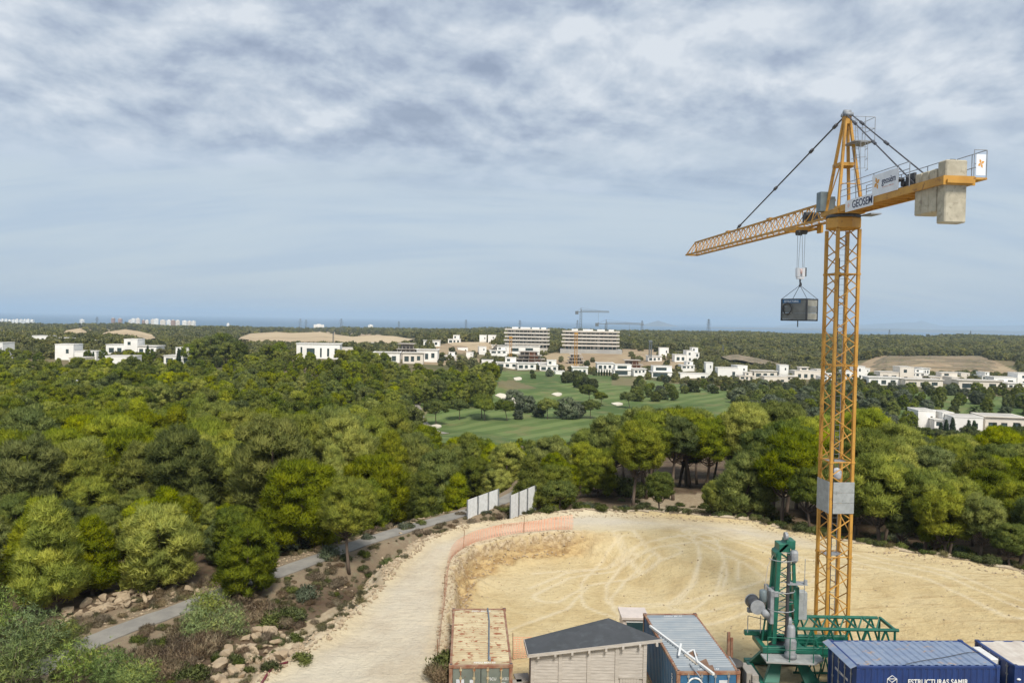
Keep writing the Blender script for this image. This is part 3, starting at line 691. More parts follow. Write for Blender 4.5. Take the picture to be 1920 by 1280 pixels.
ridge('hills', [(1440, -8), (1470, -1), (1500, 3), (1540, 2), (1600, 1), (1640, 3), (1680, 5), (1700, 8), (1714, 6), (1727, 10), (1745, 5), (1770, 1), (1810, 2), (1850, 2), (1900, 4), (1960, 6), (2050, 3), (2200, 1), (2500, -2), (2700, -8)], 23000, 2600, 3.1, 'hazy blue hills on the skyline')
ridge('far_shore', [(1290, -14), (1330, -8.5), (1450, -7.5), (1600, -6), (1800, -5.5), (2050, -5), (2500, -6), (2700, -14)], 14000, 2500, 8.7, 'pale low shore across the water')
ridge('island', [(1196, -9), (1212, -4), (1224, 0), (1234, 3), (1246, -1), (1260, -5), (1276, -9)], 15500, 260, 5.5, 'small cone shaped island on the sea line', -100)
# ------------------------------------------------------------------ foliage meshes
def unit(v): return v/np.maximum(np.linalg.norm(v, axis=-1, keepdims=True), 1e-9)
def rdir(n, g): return unit(g.normal(size=(n, 3)))
def leaf_mesh(name, P, Dr, Nm, tone, length, width, mat, g, spread=.55, per=3):
    """sprays of pointed leaf faces: at P, along Dr, shaded by the outward direction Nm of the clump they grow on"""
    n = len(P)
    P = np.repeat(P, per, 0); Nm = np.repeat(Nm, per, 0); tone = np.repeat(tone, per); m = n*per
    d = unit(np.repeat(Dr, per, 0) + g.normal(size=(m, 3))*spread)
    s = unit(np.cross(d, rdir(m, g)))
    ln = (np.repeat(length, per) if np.ndim(length) else np.full(m, length))*g.uniform(.7, 1.25, m); wd = (np.repeat(width, per) if np.ndim(width) else np.full(m, width))*g.uniform(.8, 1.2, m)
    a = P - s*wd[:, None]*.5; b = P + s*wd[:, None]*.5; c = P + d*ln[:, None]
    fn = np.cross(b - a, c - a); flip = (fn*Nm).sum(1) < 0
    a2 = np.where(flip[:, None], b, a); b2 = np.where(flip[:, None], a, b)
    V = np.stack([a2, b2, c], 1).reshape(-1, 3); Fc = np.arange(m*3).reshape(-1, 3)
    me = mesh_np(name, V, Fc, mat, True)
    at_ = me.attributes.new('tone', 'FLOAT', 'POINT'); at_.data.foreach_set('value', np.repeat(tone, 3).astype(np.float32))
    nn = unit(np.repeat(Nm + g.normal(size=(m, 3))*.5, 3, 0))
    me.normals_split_custom_set_from_vertices(nn.astype(np.float32).tolist() if False else [tuple(v) for v in nn])
    return me
def clumps_to_leaves(C, Rc, tone, g, dens, up=.55, flat=.72, ctr=None, mixn=.35):
    """leaf roots over each clump (C centre, Rc radius)"""
    P = []; Dr = []; Nm = []; T = []
    ctr = C.mean(0) if ctr is None else ctr
    for c, r, t_ in zip(C, Rc, tone):
        n = max(8, int(dens*r*r)); o = rdir(n, g); rad = r*g.uniform(.25, 1.15, n)**.6*np.where(g.random(n) < .14, g.uniform(1.1, 1.5, n), 1.0)
        off = o*rad[:, None]; off[:, 2] *= flat
        P.append(c + off); Dr.append(unit(o*.8 + np.array([0, 0, up]) + 0)); Nm.append(unit(o + mixn*unit((c - ctr)[None]) + np.array([0, 0, .15])))
        T.append(np.clip(t_ + g.normal(size=n)*.16, 0, 1))
    return np.vstack(P), np.vstack(Dr), np.vstack(Nm), np.concatenate(T)
def pine_mesh(seed, h, rad, lod, mat, base=.28, shape='round', lean=0.0):
    """Aleppo pine: leaning tapered trunk, limbs ending in rounded needle clumps; returns (trunk, crown) meshes"""
    g = np.random.default_rng(seed); tr = MB()
    bend = np.array([g.normal()*.06 + lean, g.normal()*.06])*h
    def axis(u): return np.array([bend[0]*u**1.5 + .03*h*math.sin(u*5 + seed), bend[1]*u**1.5 + .03*h*math.cos(u*4 + seed), u*h])
    tr.path([axis(u) for u in np.linspace(0, .93, 8)], [h*.020*(1 - .8*u) + .02 for u in np.linspace(0, 1, 8)], 7)
    nc = {2: 120, 1: 64, 0: 20}[lod]; C = []; Rc = []; limbs = 0
    for i in range(nc):
        u = base + (1 - base)*((i + g.uniform(.1, .9))/nc)**(.80 if shape != 'cone' else 1.0)
        v = (u - base)/(1 - base)
        if shape == 'umbrella': rr_ = rad*math.sqrt(max(.02, 1 - ((v - .35)/.68)**2)); u = .62 + .36*v
        elif shape == 'cone': rr_ = rad*(1.02 - v)**.75*(.55 + .45*min(1, v/.12))
        else: rr_ = rad*(max(.03, 1 - abs((v - .42)/.62)**2.2))**.6
        phi = i*2.4 + g.normal()*.5; k = g.uniform(.35, 1.0)**.45
        a = axis(min(u, .97)); c = a + np.array([math.cos(phi)*rr_*k, math.sin(phi)*rr_*k, g.normal()*.03*h])
        C.append(c); Rc.append(rad*g.uniform(.14, .31)*(1.0 if lod else 1.5)*(1 - .25*v))
        if lod and k > .6 and limbs < 16:
            st = axis(max(.12, u - .16)); md = (st + c)/2 + np.array([0, 0, -.04*h])
            tr.path([st, md, c], [h*.007 + .015, h*.005 + .01, .012], 5); limbs += 1
    C = np.array(C); Rc = np.array(Rc); tone = np.clip(g.normal(.5, .20, nc), 0, 1)
    dens = {2: 560, 1: 230, 0: 34}[lod]*(5.5/(rad*2))**1.2
    P, Dr, Nm, T = clumps_to_leaves(C, Rc, tone, g, dens, up=.95, ctr=axis(.55))
    ln, wd = {2: (.44, .062), 1: (.58, .13), 0: (1.15, .75)}[lod]
    return tr.mesh('trunk', M_['bark'], True), leaf_mesh('crown', P, Dr, Nm, T, ln, wd, mat, g, per=3 if lod else 2)
def bush_mesh(seed, rad, h, mat, leaf=(.16, .06), n=16, dens=420, up=.6, per=3, twigs=0, twig_mat=None, flat=.75, spread=.5):
    g = np.random.default_rng(seed); C = []; Rc = []
    for i in range(n):
        phi = g.uniform(0, 6.283); k = math.sqrt(g.uniform(0, 1))*.72; z = h*g.uniform(.2, .75)*(1 - .5*k)
        C.append((math.cos(phi)*k*rad, math.sin(phi)*k*rad, z)); Rc.append(min(rad, h)*g.uniform(.28, .45))
    C = np.array(C); Rc = np.array(Rc); P, Dr, Nm, T = clumps_to_leaves(C, Rc, np.clip(g.normal(.5, .2, n), 0, 1), g, dens, up, flat, ctr=np.array([0, 0, 0]))
    P[:, 2] = np.maximum(P[:, 2], .0)
    cm = leaf_mesh('foliage', P, Dr, Nm, T, leaf[0], leaf[1], mat, g, spread, per)
    tm = None
    if twigs:
        m = MB()
        for i in range(twigs):
            c = C[i % n]; b0 = np.array([g.normal()*.08*rad, g.normal()*.08*rad, 0])
            m.path([b0, (b0 + c)/2 + g.normal(size=3)*.06, c], [.03, .02, .008], 4)
        tm = m.mesh('stem', twig_mat or M_['twig'])
    return tm, cm

HI = [pine_mesh(10 + i, 7.0*s, r_, 2, M_['pine'], b_, shp) for i, (s, r_, b_, shp) in enumerate(
     [(1.0, 2.7, .14, 'round'), (1.1, 2.5, .16, 'cone'), (.9, 2.6, .12, 'round'), (1.15, 2.9, .22, 'round'), (1.0, 2.3, .12, 'cone'), (1.05, 3.0, .2, 'round'), (.95, 2.5, .18, 'round')])]
TALL = [pine_mesh(40 + i, 10.0, r_, 2, M_['pine'] if i % 3 else M_['pine_dark'], b_, 'round', ln_) for i, (r_, b_, ln_) in enumerate([(2.8, .52, .05), (2.5, .56, -.07), (3.0, .54, .07), (2.1, .60, .04), (2.7, .50, -.04)])]
DK = [pine_mesh(60 + i, 7.5, 2.9, 2, M_['pine_dark'], .12, 'round') for i in range(3)]
MIDL = [pine_mesh(80 + i, 8.0*s, r_, 1, mt, .16, shp) for i, (s, r_, shp, mt) in enumerate([(1, 3.0, 'round', M_['pine']), (1.1, 2.7, 'round', M_['pine']), (.95, 3.2, 'round', M_['pine_dark']), (1.0, 2.8, 'cone', M_['pine']), (1.05, 3.1, 'round', M_['pine_dark'])])]
UMB = [pine_mesh(100 + i, 8.0, 3.7, 1, M_['pine_dark'], .5, 'umbrella', .05*(-1)**i) for i in range(3)]
ROUND = [pine_mesh(110 + i, 6.0, 3.1, 1, M_['olive'] if i < 2 else M_['bushgreen'], .08, 'round') for i in range(4)]
LOW = [pine_mesh(130 + i, 7.0, 3.4, 0, M_['pine_far'], .06, 'round') for i in range(5)]

def tree(name, label, cat, group, meshes, x, y, z, s, rz, sz=1.0):
    o = thing(name, label, cat, (x, y, z), rz, group); o.scale = (s, s, s*sz)
    add_obj('trunk', meshes[0], o); add_obj('crown', meshes[1], o); return o
def scatter_gn(name, label, P, S, meshes, sub=True):
    """an uncountable wood: points carry size, nodes place crowns on them"""
    cl = bpy.data.collections.new(name + '_kinds')
    for i, (tm, cm) in enumerate(meshes):
        o = bpy.data.objects.new('crown', cm); cl.objects.link(o)
    me = bpy.data.meshes.new(name); me.vertices.add(len(P)); me.vertices.foreach_set('co', np.asarray(P, np.float32).ravel())
    a = me.attributes.new('size', 'FLOAT', 'POINT'); a.data.foreach_set('value', np.asarray(S, np.float32))
    o = tag(add_obj(name, me), label, None, None, 'stuff')
    ng = bpy.data.node_groups.new(name, 'GeometryNodeTree')
    ng.interface.new_socket('Geometry', in_out='INPUT', socket_type='NodeSocketGeometry'); ng.interface.new_socket('Geometry', in_out='OUTPUT', socket_type='NodeSocketGeometry')
    gi = ng.nodes.new('NodeGroupInput'); go = ng.nodes.new('NodeGroupOutput')
    ci = ng.nodes.new('GeometryNodeCollectionInfo'); ci.inputs['Collection'].default_value = cl; ci.inputs['Separate Children'].default_value = True; ci.inputs['Reset Children'].default_value = True
    ip = ng.nodes.new('GeometryNodeInstanceOnPoints'); ip.inputs['Pick Instance'].default_value = True
    rv = ng.nodes.new('FunctionNodeRandomValue'); rv.data_type = 'FLOAT_VECTOR'; rv.inputs[0].default_value = (0, 0, 0); rv.inputs[1].default_value = (0, 0, 6.28)
    na_ = ng.nodes.new('GeometryNodeInputNamedAttribute'); na_.data_type = 'FLOAT'; na_.inputs['Name'].default_value = 'size'
    ng.links.new(gi.outputs[0], ip.inputs['Points']); ng.links.new(ci.outputs[0], ip.inputs['Instance'])
    ng.links.new(rv.outputs[0], ip.inputs['Rotation']); ng.links.new(na_.outputs[0], ip.inputs['Scale']); ng.links.new(ip.outputs[0], go.inputs[0])
    md = o.modifiers.new('scatter', 'NODES'); md.node_group = ng
    return o
def darts(cand, mind, existing=()):
    """dart throwing with a cell hash; mind per candidate"""
    cell = 3.0; grid = {}; out = []
    def near(x, y, r):
        k = int(r//cell) + 1; cx, cy = int(x//cell), int(y//cell)
        for i in range(cx - k, cx + k + 1):
            for j in range(cy - k, cy + k + 1):
                for (a, b_) in grid.get((i, j), ()):
                    if (a - x)**2 + (b_ - y)**2 < r*r: return True
        return False
    for (a, b_) in existing: grid.setdefault((int(a//cell), int(b_//cell)), []).append((a, b_))
    for q, (x, y) in enumerate(cand):
        if near(x, y, mind[q]): continue
        grid.setdefault((int(x//cell), int(y//cell)), []).append((x, y)); out.append(q)
    return out
# -------- pines set one by one where the photograph shows them: (px, py of the foot, distance, height, mesh, label)
placed = []
def put(px, py, d, h, meshes, label, name='pine_tree', group=None, sz=1.0, hm=None, rz=None):
    p = at_d(px, py, d); z = Hs(p.x, p.y) - .15
    hm = hm or max(v.co.z for v in meshes[1].vertices); s = h/hm
    placed.append((p.x, p.y)); return tree(name, label, 'tree', group, meshes, p.x, p.y, z, s, random.uniform(0, 6.28) if rz is None else rz, sz)
put(652, 1030, 57, 7.4, TALL[2], 'tall pine with curved bare trunk beside the asphalt lane', rz=2.0)
put(467, 1085, 50.5, 5.3, HI[0], 'bright green rounded pine with short trunk at the lane edge')
put(1237, 945, 68, 4.6, TALL[0], 'yellow green pine with round lollipop crown and leaning dark trunk')
put(1386, 962, 66, 7.6, HI[3], 'bright green bushy pine before the dark right hand wood')
put(1050, 930, 72, 3.6, UMB[0], 'small slim pine with round crown behind the hoarding')
put(1898, 1060, 48.5, 4.6, TALL[3], 'young pine with thin curved pale trunk at the plot edge', sz=.9)
put(1782, 1036, 52, 7.0, TALL[1], 'bright pine with two straight grey trunks by the plot edge')
put(1728, 1028, 54, 8.0, TALL[3], 'slender tall pine with pale straight trunk by the plot edge')
put(1648, 1010, 56, 8.6, TALL[4], 'pine with thick grey trunk behind the yellow crane mast')
put(1468, 985, 63, 9.4, TALL[2], 'dark pine with forked black trunk right of the clearing')
put(1430, 970, 66, 9.2, TALL[0], 'pine with leaning dark trunk between the forked pine and clearing')
for px, py, d, h in [(1690, 1012, 55, 5.6), (1605, 1000, 57, 6.2), (1835, 1048, 50.5, 6.4), (1520, 992, 60.5, 6.8), (1560, 985, 61, 7.4), (1755, 1030, 53, 5.8), (1340, 962, 66.5, 4.2)]: put(px, py, d, h, TALL[random.choice((1, 3, 4))], 'slender young pine with thin bare trunk along the plot edge', 'pine_tree', 'slender pines along the plot edge')
put(300, 1090, 55, 6.8, HI[1], 'conical bright pine above the boulder row')
put(60, 1075, 52, 6.6, HI[4], 'yellow green conical pine behind the feathery bush')
for px, py, d, h in [(352, 690, 322, 9), (372, 690, 326, 11.5), (392, 688, 330, 13), (412, 688, 334, 14), (432, 688, 330, 13), (448, 690, 326, 10.5), (425, 690, 318, 10), (500, 690, 325, 9), (524, 690, 322, 9.5)]:
    put(px, py, d, h, MIDL[2 if random.random() < .6 else 4], 'tall dark pine rising above the wood behind the white villas', 'pine_tree', 'tall dark pines among the white villas')
gu = np.random.default_rng(44)
for k in range(26):
    px = -60 + k*20.5 + gu.uniform(-8, 8); d = gu.uniform(57, 66) if px > 250 else gu.uniform(51, 62)
    ms = DK[k % 3] if k % 2 else HI[k % 7]
    if polydist(np.array([(px - 960)/F*d]), np.array([d]), ROADC, False)[0] > 2.4: put(px, 1080, d, gu.uniform(3.2, 5.4), ms, 'low young pine filling the wood edge above the boulder row', 'pine_tree', 'young pines at the wood edge')
# -------- near woods
g = np.random.default_rng(21)
n = 26000
dd = np.sqrt(g.uniform(46**2, 330**2, n)); pp = g.uniform(-260, 2150, n)
rx = (pp - 960)/F*dd; ry = dd.copy()
def wood_left(px, d):
    lim = np.interp(d, [40, 62, 74, 80, 105, 125, 150, 200, 250, 262, 300, 330], [380, 700, 900, 1130, 1135, 1100, 800, 760, 770, 900, 925, 930])
    return px < lim
def wood_right(px, d):
    return (px > np.interp(d, [60, 80, 110, 150], [1215, 1150, 1140, 1150])) & (d < np.interp(px, [1130, 1500, 1700, 1900, 2150], [104, 110, 100, 92, 92])) & (d > np.interp(px, [1130, 1240, 1420, 1560, 1700, 1920, 2150], [72, 76, 72, 60, 57, 51, 48]))
wl = wood_left(pp, dd); wr = wood_right(pp, dd)
dr = polydist(rx, ry, ROADC, False); ds = polydist(rx, ry, SITE); ins = inpoly(rx, ry, SITE)
# which side of the lane: foliage grows on its far side only
roadx = np.interp(ry, [p[1] for p in ROADC[:12]], [p[0] for p in ROADC[:12]])
ok = (wl | wr) & ~ins & (ds > 3.2) & ~((ry < 74) & wl & (rx > roadx - 2.6)) & ~((dr < 2.6))
VILLA_PTS = [(120, 330), (230, 380), (330, 320), (228, 300), (145, 312), (600, 330), (725, 380), (775, 380)]
for vx, vd in VILLA_PTS:
    x_, y_ = (vx - 960)/F*vd, vd; ok &= ~((np.abs(rx - x_) < 13) & (ry > y_ - 22) & (ry < y_ + 12))
zg = H(rx, ry); ppx, ppy = project(np.stack([rx, ry, zg], -1))
ok &= ~inpoly(ppx, ppy, [(250, 800), (330, 768), (385, 765), (370, 795), (300, 815)])
ok &= ~inpoly(ppx, ppy, [(1280, 962), (1300, 925), (1440, 925), (1450, 958)])
ok &= ~((ry > 262) & (pp < 640) & (g.random(n) < .45))
I = np.where(ok)[0]; I = I[np.argsort(dd[I] + g.uniform(-6, 6, len(I)))]
cand = np.stack([rx[I], ry[I]], -1); md = np.where(wr[I], 3.7, np.interp(dd[I], [50, 120, 300], [3.9, 4.4, 5.2]))*g.uniform(.8, 1.25, len(I))
keep = darts(cand, md, placed); K = I[keep]; K = K[np.argsort(dd[K])]
print('wood pines', len(K))
stuffP = []; stuffS = []
for j, q in enumerate(K):
    d = dd[q]; x, y, z = rx[q], ry[q], zg[q] - .15; rz = g.uniform(0, 6.28)
    if j < 300:
        if wr[q]:
            front = d < 66; ms = TALL[g.integers(5)]; s = g.uniform(.82, 1.0)*(.82 if front else 1.0)*(.90 if pp[q] > 1640 else 1.02)
            tree('pine_tree', ('deep green' if ms[1].materials[0] == M_['pine_dark'] else 'bright green') + ' bare trunked pine in the wood behind the building plot', 'tree', 'pines of the wood behind the plot', ms, x, y, z, s, rz, g.uniform(.9, 1.05))
        else:
            ms = DK[g.integers(3)] if g.random() < .16 else HI[g.integers(7)]
            s = g.uniform(.74, 1.18)*np.interp(d, [50, 75, 120], [.92, 1.0, 1.04])*(.78 if pp[q] > 780 else 1.0)
            tree('pine_tree', ('deep green rounded' if ms in DK else 'bright green conical' if ms in (HI[1], HI[4]) else 'bright green rounded') + ' pine in the dense wood beyond the asphalt lane', 'tree', 'pines of the wood beyond the lane', ms, x, y, z, s, rz, g.uniform(.88, 1.1))
    else:
        stuffP.append((x, y, z)); stuffS.append(g.uniform(.62, 1.0)*(1.05 if d > 240 and pp[q] > 640 else .66 if d > 260 else .98)*(.8 if pp[q] > 780 and d < 200 else 1.0))
scatter_gn('pine_wood', 'dense green pine wood running back from the lane', stuffP, stuffS, MIDL)
# -------- trees of the golf course
for px, py, d, h in [(818, 794, 226, 8.2), (862, 783, 236, 7.2), (902, 782, 238, 8.4), (908, 786, 233, 7.4), (950, 784, 234, 7.0), (1027, 780, 240, 7.0), (1108, 776, 244, 6.6), (1105, 752, 285, 8.0), (1128, 755, 280, 6.0), (1180, 757, 276, 6.5)]:
    put(px, py, d, h, UMB[random.randrange(3)], 'umbrella pine with leaning trunk standing on the golf fairway', 'umbrella_pine', 'umbrella pines on the fairway')
for px, py, d, h in [(962, 768, 262, 7.5), (988, 770, 258, 6.2), (1062, 778, 242, 7.4), (1082, 776, 244, 5.4), (1030, 706, 410, 4.5), (1010, 776, 246, 4.5), (972, 780, 238, 3.4)]:
    put(px, py, d, h, ROUND[random.randrange(2)], 'grey green rounded olive tree on the golf fairway', 'olive_tree', 'olive trees on the fairway')
for px, py, d, h in [(1062, 718, 370, 6), (1078, 717, 372, 6.5), (1092, 720, 365, 6), (1085, 728, 345, 5.5), (1100, 729, 342, 5.5), (1112, 730, 342, 5)]:
    put(px, py, d, h, ROUND[2 + random.randrange(2)], 'dark bushy thicket tree in the middle of the golf course', 'thicket_tree', 'thicket in the golf course')
# tree belt between the fairway and the villas, and garden trees among them
cand = []; g = np.random.default_rng(5)
for _ in range(4000):
    u = g.random()
    if u < .25: px = g.uniform(1195, 1545); d = g.uniform(300, 352)
    elif u < .5: px = g.uniform(1385, 1960); d = g.uniform(240 if px > 1715 else 215, 300)
    elif u < .72: px = g.uniform(1560, 1960); d = g.uniform(292, 358)
    else: px = g.uniform(690, 1960); d = g.uniform(385, 500)
    cand.append(((px - 960)/F*d, d, px))
cand = np.array(cand); keepb = darts(cand[:, :2], np.where(cand[:, 1] < 370, np.where(cand[:, 2] < 1720, 6.3, 7.6), 15.0), placed)
keepb = [k for k in keepb if not (1370 > cand[k, 2] > 1270 and cand[k, 1] < 330)]
belt = cand[keepb]
def villa_clear(px, d):
    for (a, b_, yt, yb, dv) in VBOX:
        if a - 4 < px < b_ + 4 and dv - 26 < d < dv + 10: return False
    return True
# ------------------------------------------------------------------ yellow tower crane
bp = at(1557.5, 1213, 0.0)
CR = thing('tower_crane', 'tall ochre yellow tower crane with grey concrete counterweights on the plot', 'crane', (bp.x, bp.y, -.05), R(4.9))
cm = M_['crane']; hw = .56; ZT = 21.45
# foundation and mast
MB().box(-1.5, 1.5, -1.5, 1.5, -.6, .12).build('foundation', M_['slab'], CR, bevel=.03)
mast = MB()
for z in (0.15, 4.9, 9.72, 14.6, 19.2):
    for a, b_ in (((-hw, -hw), (hw, -hw)), ((hw, -hw), (hw, hw)), ((hw, hw), (-hw, hw)), ((-hw, hw), (-hw, -hw))):
        mast.tube((*a, z), (*b_, z), .035, 6)
    for sx in (-1, 1):
        for sy in (-1, 1): mast.box(sx*hw - .095, sx*hw + .095, sy*hw - .095, sy*hw + .095, z - .05, z + .05)
mast = mast.build('mast', cm, CR)
for sx in (-1, 1):
    for sy in (-1, 1): bar('chord', (sx*hw, sy*hw, .12), (sx*hw, sy*hw, ZT), .072, cm, mast, 'square')
cs = [(-1, -1), (1, -1), (1, 1), (-1, 1)]; ph = .737; n = int(ZT/ph)
for i in range(4):
    (x0, y0), (x1, y1) = cs[i], cs[(i + 1) % 4]
    for k in range(n):
        a, b_ = ((x0, y0), (x1, y1)) if k % 2 == 0 else ((x1, y1), (x0, y0))
        bar('brace', (a[0]*hw, a[1]*hw, .2 + k*ph), (b_[0]*hw, b_[1]*hw, .2 + (k + 1)*ph), .030, cm, mast)
lad = MB()
for s_ in (-.17, .17): lad.tube((.12 + s_, .28, .2), (.12 + s_, .28, ZT), .018, 5)
for k in range(70): lad.tube((-.05, .28, .4 + k*.3), (.29, .28, .4 + k*.3), .012, 4)
lad.build('ladder', M_['galv'], mast)
MB().tube((-.30, -.30, .3), (-.30, -.30, 20), .03, 6).build('power_cable', M_['dark'], mast)
for zp in (4.86, 9.68, 19.25):
    m = MB(); m.box(-.48, .48, -.05, .48, zp - .02, zp + .02); m.build('rest_platform', M_['galv'], mast)
pz0, pz1 = 7.15, 8.75
MB().box(-hw - .085, -hw - .11, -hw - .05, hw + .05, pz0, pz1).build('screen_panel', M_['mesh_panel'], mast)
for k in range(3): MB().box(-hw + .1, hw + .08, -hw - .085, -hw - .11, pz0 + k*.535, pz0 + k*.535 + .52).build('screen_panel', M_['mesh_panel'], mast)
MB().lathe([(.12, 0), (.22, .08), (.24, .4), (.15, .55), (.06, .6)], 12, (.05, 0, 8.75)).build('load_sack', M_['sticker'], mast, True)
# slewing unit
m = MB(); m.lathe([(.62, ZT), (.86, ZT + .06), (.86, ZT + .52), (.80, ZT + .58)], 8); m.build('slewing_collar', cm, CR, bevel=.01)
MB().lathe([(.80, ZT + .581), (.82, ZT + .62), (.82, ZT + .70), (.76, ZT + .74)], 24).build('slewing_ring', M_['dark'], CR)
m = MB(); m.box(-.72, .72, -.78, .95, ZT + .741, ZT + 1.0); m.build('turntable', cm, CR, bevel=.02)
MB().box(-.95, -.55, .55, 1.0, 22.45, 23.45).build('electrical_cabinet', M_['cabinet'], CR, bevel=.015)
MB().box(-.45, -.05, .75, 1.1, 22.45, 23.25).build('electrical_cabinet', M_['cabinet'], CR, bevel=.015)
# tower head
hd = MB(); apex = Vector((0, -.05, 27.35))
hd.box(-.16, .16, -.22, .14, 26.75, 27.25); hd.box(-.45, .45, -.40, -.30, 24.62, 24.78); hd.box(-.45, .45, .30, .40, 24.62, 24.78); hd.box(-.45, -.37, -.30, .30, 24.62, 24.78); hd.box(.37, .45, -.30, .30, 24.62, 24.78)
hd = hd.build('tower_head', cm, CR)
for sx in (-1, 1):
    for sy in (-1, 1): bar('leg', (sx*.62, sy*.62, 22.4), (sx*.11, sy*.1 - .05, 26.95), .062, cm, hd, 'square')
bar('brace', (-.62, .62, 22.5), (-.44, -.36, 24.6), .03, cm, hd); bar('brace', (-.5, -.5, 23.7), (.5, -.5, 23.7), .025, cm, hd)
m = MB(); m.tube((-.16, -.05, 27.3), (.16, -.05, 27.3), .17, 12); m.tube((-.2, .1, 27.22), (.2, .1, 27.22), .1, 10); m.tube((-.2, -.25, 27.2), (.2, -.25, 27.2), .1, 10); m.build('head_sheave', M_['galv'], hd, True)
# caged ladder on the head
lg = MB(); lx, ly = .52, -.55
for s_ in (-.16, .16): lg.tube((lx + s_, ly - .05, 22.4), (lx + s_ - .22, ly + .38, 27.05), .018, 5)
for k in range(16):
    u = k/15; q = Vector((lx - .22*u, ly - .05 + .43*u, 22.4 + 4.6*u)); lg.tube(q - Vector((.16, 0, 0)), q + Vector((.16, 0, 0)), .013, 4)
for z, y0 in ((24.35, -.55), (24.9, -.52), (25.4, -.5), (25.65, -.5)):
    for a in range(6):
        t0, t1 = math.pi*a/6, math.pi*(a + 1)/6
        lg.tube((.40 + .36*math.cos(t0), y0 - .62*math.sin(t0), z), (.40 + .36*math.cos(t1), y0 - .62*math.sin(t1), z), .014, 4)
for a in (1, 2, 3, 4, 5): t0 = math.pi*a/6; lg.tube((.40 + .36*math.cos(t0), -.53 - .62*math.sin(t0), 24.35), (.40 + .36*math.cos(t0), -.5 - .62*math.sin(t0), 25.65), .012, 4)
lg.build('caged_ladder', M_['galv'], hd)
pf = MB(); pf.box(-.05, .95, -1.0, .15, 25.70, 25.75)
for x, y in ((-.05, -1.0), (.95, -1.0), (.95, .15), (.45, -1.0)): pf.tube((x, y, 25.75), (x, y, 26.9), .018, 5)
for z in (26.35, 26.9): pf.tube((-.05, -1.0, z), (.95, -1.0, z), .016, 5); pf.tube((.95, -1.0, z), (.95, .15, z), .016, 5)
pf.build('head_platform', M_['galv'], hd)
# jib: two bottom chords, one top chord, zigzag on three faces
jb = MB(); JL = 24.0; jw = .46; jz = 22.15; jt = 23.1
jb.box(-jw - .06, jw + .06, .75, .95, jz - .08, jz + .1); jb.box(-.5, .5, JL - .05, JL + .05, jz - .05, jz + .07)
jb = jb.build('jib', cm, CR)
for sx in (-1, 1): bar('bottom_chord', (sx*jw, .6, jz), (sx*jw, JL, jz), .055, cm, jb, 'square')
bar('top_chord', (0, .9, jt), (0, JL - .9, jt), .055, cm, jb, 'square')
nb = 27; st = (JL - 1.2)/nb
for k in range(nb):
    y0 = .8 + k*st
    for sx in (-1, 1):
        bar('brace', (sx*jw, y0, jz), (0, y0 + st*.5, jt), .024, cm, jb); bar('brace', (0, y0 + st*.5, jt), (sx*jw, y0 + st, jz), .024, cm, jb)
    s_ = 1 if k % 2 else -1
    bar('brace', (-s_*jw, y0, jz), (s_*jw, y0 + st, jz), .02, cm, jb)
bar('brace', (-jw, JL, jz), (0, JL - .9, jt), .04, cm, jb); bar('brace', (jw, JL, jz), (0, JL - .9, jt), .04, cm, jb)
for y_ in (8.9, 15.9): MB().box(-.1, .1, y_ - .25, y_ + .25, jt - .06, jt + .12).build('joint_plate', cm, jb)
m = MB(); m.box(-.28, .28, 3.2, 3.9, jz + .15, jz + .55); m.tube((-.4, 3.4, jz + .5), (.4, 3.4, jz + .5), .18, 10); m.build('trolley_winch', M_['dark'], jb)
# trolley and hoist rope
ty = 4.55; m = MB()
for sx in (-.62, .62): m.box(sx - .05, sx + .05, ty - .75, ty + .75, jz - .22, jz - .08)
for dy in (-.7, .7): m.box(-.66, .66, ty + dy - .05, ty + dy + .05, jz - .26, jz - .12)
m.box(.5, .62, ty - 1.3, ty - .8, jz - .45, jz - .05)
m.build('trolley', cm, CR); m = MB()
for dy in (-.3, .3): m.tube((-.15, ty + dy, jz - .3), (.15, ty + dy, jz - .3), .16, 12)
m.build('trolley_sheave', M_['dark'], CR, True)
hx, hz = 0.0, 19.75
for dx in (-.13, .13):
    for dy in (-.18, .18): bar('hoist_rope', (dx, ty + dy, jz - .3), (dx*1.3, ty + dy*.4, hz), .012, M_['galv'], CR)
m = MB(); m.box(-.24, -.06, ty - .12, ty + .12, hz - .42, hz + .08); m.box(.06, .24, ty - .12, ty + .12, hz - .42, hz + .08); m.box(-.2, .2, ty - .1, ty + .1, hz - .55, hz - .42)
hk = m.build('hook_block', M_['banner'], CR, bevel=.01)
MB().box(.241, .30, ty - .14, ty + .14, hz - .40, hz + .10).build('cheek_plate', M_['dark'], hk)
MB().tube((-.05, ty, hz - .1), (.05, ty, hz - .1), .16, 12).build('sheave', M_['logo_pink'], hk)
hp = [(0, ty, hz - .55), (0, ty, hz - .72), (.06, ty, hz - .80), (.07, ty, hz - .90), (0, ty, hz - .97), (-.07, ty, hz - .90)]
MB().path(hp, [.05, .045, .045, .045, .04, .025], 6).build('hook', M_['dark'], hk)
